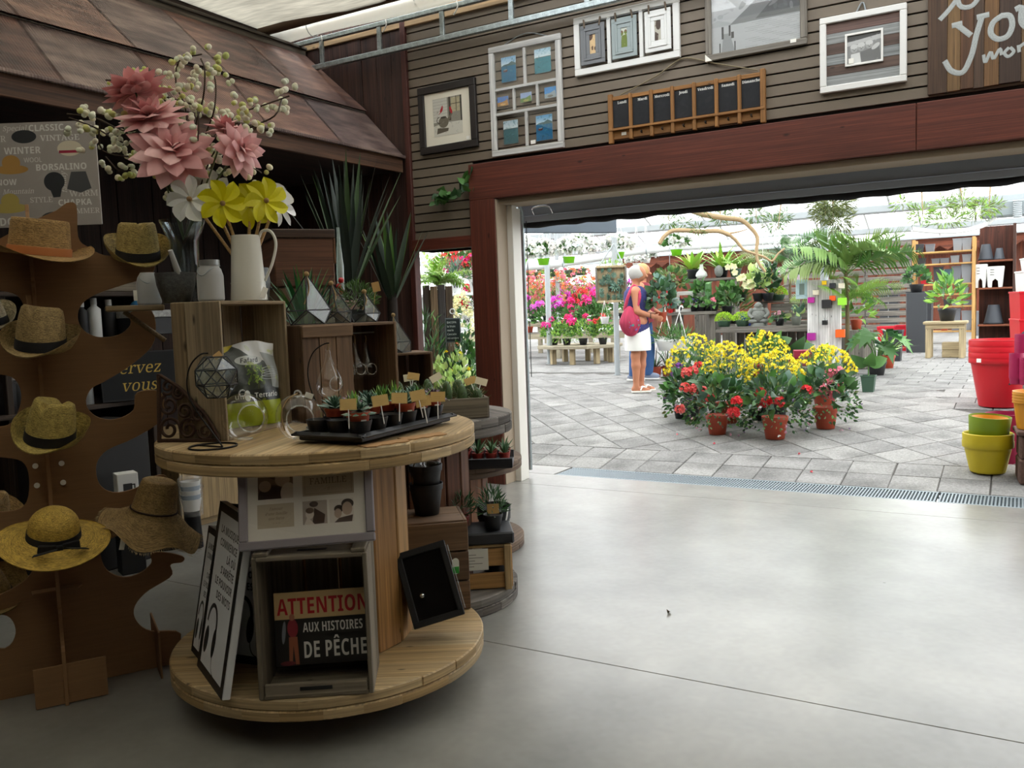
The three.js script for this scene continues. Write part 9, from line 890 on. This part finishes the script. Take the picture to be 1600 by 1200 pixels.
{ // shelf of dim goods under the canopy
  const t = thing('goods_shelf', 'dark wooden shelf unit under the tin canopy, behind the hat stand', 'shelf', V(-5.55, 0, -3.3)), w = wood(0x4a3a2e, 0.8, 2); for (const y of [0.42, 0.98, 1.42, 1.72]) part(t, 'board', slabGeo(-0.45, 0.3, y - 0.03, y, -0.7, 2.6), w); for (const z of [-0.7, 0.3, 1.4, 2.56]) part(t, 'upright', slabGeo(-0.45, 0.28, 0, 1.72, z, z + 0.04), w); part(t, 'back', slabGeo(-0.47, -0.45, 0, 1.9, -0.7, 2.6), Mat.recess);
  const bot = (px, py, y, m, r, h, label) => { const p = X(px, py, -5.35).setY(y + 0.001), o = thing('bottle', label, 'bottle', p, 0, 'bottles on the dark shelf'); part(o, 'body', lathe([[0.001, 0], [r, 0], [r, h * 0.72], [r * 0.45, h * 0.8], [r * 0.45, h * 0.86]], 20), m); part(o, 'cap', place(new THREE.CylinderGeometry(r * 0.5, r * 0.5, h * 0.16, 16), [0, h * 0.92, 0]), m === Mat.black ? S(0xc9c9c6, 0.5) : S(0xb9bab8, 0.4)); };
  bot(128, 500, 1.42, Mat.black, 0.04, 0.24, 'black bottle with a pale cap, leftmost in the upper notch of the stand'); bot(148, 500, 1.42, S(0xcfd0cd, 0.5), 0.042, 0.26, 'white bottle seen through the upper notch of the stand'); bot(171, 500, 1.42, Mat.black, 0.042, 0.25, 'black bottle right of the white one'); bot(137, 610, 0.98, S(0x8b8d8e, 0.4), 0.035, 0.28, 'grey bottle with a ball cap in the lower notch'); bot(10, 620, 0.98, Mat.black, 0.06, 0.26, 'wide black jar at the picture edge'); bot(26, 625, 0.98, Mat.black, 0.055, 0.24, 'second wide black jar by the edge one');
  const p = X(215, 618, -5.22), b = thing('chalkboard', 'small chalkboard with the words Servez vous in yellow chalk', 'sign', V(-5.18, 0.985, p.z)); b.rotation.set(-0.1, PI / 2 - 0.35, 0, 'YXZ'); part(b, 'board', place(box(0.5, 0.33, 0.015, 0.003), [0, 0.165, 0]), Mat.black); part(b, 'print', place(new THREE.PlaneGeometry(0.48, 0.31), [0, 0.165, 0.009]), printed(384, 248, (c, W2, H2) => { c.fillStyle = '#17181a'; c.fillRect(0, 0, W2, H2); c.fillStyle = '#b89a45'; c.font = 'italic 84px serif'; c.fillText('Servez', 40, 110); c.fillText('vous', 90, 205); }, 0.9));
  const q = X(212, 570, -5.25), r = thing('ornate_box', 'dark box with a white patterned rim above the chalkboard', 'box', V(-5.3, 1.421, q.z)); r.position.set(-5.28, 1.421, X(228, 560, -5.28).z); part(r, 'box', place(box(0.24, 0.12, 0.34, 0.006), [0, 0.06, 0]), Mat.black); part(r, 'rim', place(box(0.25, 0.05, 0.35, 0.004), [0, 0.145, 0]), S(0xb4b4b0, 0.6, { map: T.speck })); part(r, 'blue_cloth', place(new THREE.SphereGeometry(0.07, 16, 10), [0, 0.2, 0], [0, 0, 0], [1, 0.7, 1.2]), S(0x2f6f9a, 0.8));
  const cb = solo('grey_crate', place(box(0.28, 0.2, 0.5, 0.006), [0, 0.1, 0]), GREYC[1], 'grey wooden box on the top board of the dark shelf', 'crate', V(-5.4, 1.721, X(160, 470, -5.3).z));
}
{ // floor goods
  const lw = wood(0xb09468, 0.65, 0), t = thing('low_counter', 'low pale wooden counter behind the pine spool', 'counter', V(-5.2, 0, -5.1)); for (let i = 0; i < 4; i++) part(t, 'front_panel', slabGeo(-0.02, 0.0, 0.05, 0.66, -1.25 + i * 0.56, -0.695 + i * 0.56), lw); part(t, 'plinth', slabGeo(-0.06, -0.02, 0, 0.05, -1.25, 0.99), lw); part(t, 'end_panel', slabGeo(-0.6, 0, 0, 0.66, 0.99, 1.01), lw); part(t, 'top', slabGeo(-0.62, 0.02, 0.66, 0.69, -1.27, 1.03), lw); part(t, 'rear_panel', slabGeo(-0.6, -0.58, 0, 0.66, -1.25, 0.99), lw);
  const dk = solo('dark_cabinet', slabGeo(-0.22, 0.2, 0, 0.9, -0.02, 0.6, 0.01), S(0x1d1b1a, 0.6), 'dark cabinet under the shelf behind the floppy hat', 'cabinet', V(-4.95, 0, -3.55).setX(-5.0));
  const p = F(280, 846), b = thing('black_tub', 'black round tub on the floor below the floppy hat', 'tub', V(p.x + 0.02, 0, p.z + 0.1)); part(b, 'tub', lathe([[0.001, 0], [0.15, 0], [0.17, 0.1], [0.155, 0.1], [0.14, 0.03], [0.001, 0.03]], 28), Mat.black); const c = D(300, 800, 5.8), s = thing('cup_stack', 'stack of paper cups in a clear wrapper beside the floppy hat', 'cups', V(c.x, c.y - 0.22, c.z)); part(s, 'stand', place(new THREE.CylinderGeometry(0.05, 0.06, c.y, 18), [0, 0.22 - c.y / 2, 0]), Mat.black); for (let i = 0; i < 5; i++) part(s, 'cup', lathe([[0.05, 0.23 + i * 0.03], [0.065, 0.31 + i * 0.03], [0.06, 0.31 + i * 0.03]], 20), i % 2 ? S(0x9aa9b8, 0.6) : Mat.white); part(s, 'wrapper', lathe([[0.072, 0.2], [0.078, 0.45], [0.06, 0.47]], 20), P(0xffffff, 0.15, { transmission: 0.85, thickness: 0 }));
  const m = X(195, 762, -4.72), o = thing('mug_box', 'white carton printed with a mug, behind the floppy hat brim', 'box', V(-4.74, 0.9, m.z), PI / 2 - 0.4); o.position.set(-4.86, 0.901, X(195, 762, -4.86).z); const py = X(195, 776, -4.68), ms = V(-4.66, 0, py.z); o.position.set(ms.x, py.y, ms.z); part(o, 'carton', place(box(0.12, 0.15, 0.1, 0.003), [0, 0.075, 0]), Mat.white); part(o, 'print', place(new THREE.PlaneGeometry(0.11, 0.14), [0, 0.075, 0.0515]), printed(88, 112, (k) => { k.fillStyle = '#e6e6e4'; k.fillRect(0, 0, 88, 112); k.fillStyle = '#3a3a3c'; k.fillRect(22, 45, 40, 44); k.strokeStyle = '#222'; k.lineWidth = 6; k.strokeRect(60, 52, 14, 26); })); part(o, 'stand', place(box(0.14, py.y, 0.12, 0.004), [0, -py.y / 2, 0]), Mat.black);
  const q = F(183, 886), e = solo('dark_scrap', box(0.08, 0.06, 0.05, 0.006), Mat.black, 'small dark block lying on the floor behind the hat stand', 'block', V(q.x, 0.03, q.z), 0.4);
}
{ const q = F(1047, 957); solo('dry_leaf', leaf(0.035, 0.02, 0.3, 0.6, 4), leafM([0.12, 0.07, 0.03]), 'dry brown leaf scrap lying on the shop floor', 'leaf', V(q.x, 0.006, q.z), [1.45, 0.5, 0]); }
{ // plants and boxes behind the crates
  const box1 = thing('lidded_box', 'reddish brown wooden trunk behind the enamel jug', 'box', V(-3.72, 0, -3.62)); { const c = D(465, 405, 4.85); box1.position.set(c.x, 0, c.z); box1.rotation.y = 0.95; const y0 = D(465, 450, 4.9).y, y1 = D(465, 372, 4.9).y, h = y1 - y0, m = wood(0x6e4630, 0.7, 1); part(box1, 'body', place(box(0.32, h, 0.4, 0.006), [0, y0 + h / 2, 0]), m); part(box1, 'lid', place(box(0.34, 0.05, 0.42, 0.006), [0, y1 + 0.0, 0]), wood(0x4e3526, 0.7, 2)); part(box1, 'end_board', place(box(0.01, h * 0.55, 0.4, 0.003), [0.165, y1 - h * 0.3, 0]), wood(0x8a5a38, 0.7, 1)); part(box1, 'stand', place(box(0.3, y0, 0.38, 0.01), [0, y0 / 2, 0]), DARKC[1]); }
  const yuc = (px, py, d, base, l, n, label, cols) => { const c = D(px, py, d), t = thing('yucca', label, 'yucca', V(c.x, base, c.z)); const h = c.y - base; part(t, 'pot', lathe([[0.001, 0], [0.1, 0], [0.13, h * 0.5], [0.11, h * 0.5], [0.001, h * 0.48]], 22), ANTHRA); part(t, 'stem', rod([0, h * 0.45, 0], [0, h, 0], 0.045, 0.04, 10), wood(0x2a2018, 0.9)); fountain(t, n, h - 0.06, l, [0.04, 0.06], [0.02, 0.5], [-0.05, 0.15], cols, 'blade', 0.03); return t; };
  yuc(547, 440, 6.0, 0, [0.7, 0.95], 34, 'tall dark yucca with stiff upright blades, before the tin canopy', [[0.012, 0.025, 0.016], [0.018, 0.034, 0.02], [0.05, 0.1, 0.03]]); yuc(612, 458, 6.5, 0, [0.5, 0.72], 24, 'smaller yucca with bright tips beside the slatted wall', [[0.015, 0.035, 0.018], [0.1, 0.22, 0.04], [0.025, 0.05, 0.02]]);
  { const c = D(478, 512, 4.3), t = thing('grass_plant', 'spiky bright green artificial grass behind the glass pyramids', 'plant', V(c.x, 0, c.z)); const y = c.y - 0.1; part(t, 'stand', place(box(0.2, y, 0.2, 0.01), [0, y / 2, 0]), DARKC[1]); part(t, 'pot', potGeo(0.08, 0.1), POTBLACK, [0, y, 0]); fountain(t, 60, y + 0.08, [0.25, 0.36], [0.016, 0.024], [0.05, 0.85], [0, 0.35], [[0.02, 0.14, 0.04], [0.03, 0.2, 0.06], [0.1, 0.28, 0.06]]); const m = inB(0.19, -0.09, YB), o = thing('moss_ball', 'mossy green tuft beside the kraft tag', 'plant', m); part(o, 'pot', potGeo(0.05, 0.06), POTBLACK); part(o, 'moss', scatter(L2, mound(420, [0.085, 0.075, 0.085], 0.1, [[0.05, 0.12, 0.02], [0.08, 0.17, 0.03]], { lo: -0.5, s: 0.5, inner: 0.6 })), LEAFY).userData.kind = 'stuff'; }
  { const c = D(534, 470, 5.4), o = thing('glass_bottle', 'slim clear bottle with red beads behind the grass', 'bottle', V(c.x, 0, c.z)); part(o, 'pedestal', place(box(0.16, c.y, 0.16, 0.01), [0, c.y / 2, 0]), DARKC[1]); part(o, 'glass', lathe([[0.001, 0], [0.022, 0], [0.024, 0.2], [0.012, 0.36], [0.008, 0.45]], 16), P(0xe6f2ee, 0.05, { transmission: 0.7, thickness: 0 }), [0, c.y, 0]); for (let i = 0; i < 4; i++) part(o, 'bead', new THREE.SphereGeometry(0.018, 12, 8), S(0xb01a20, 0.4), [0.02 * (i % 2), c.y + 0.02 + i * 0.035, 0.02]); }
}

// ---------------------------------------------------------------- shadows on, hand over
scene.traverse((o) => { if (o.isMesh) { o.castShadow = true; o.receiveShadow = true; } });
renderer.render(scene, camera);
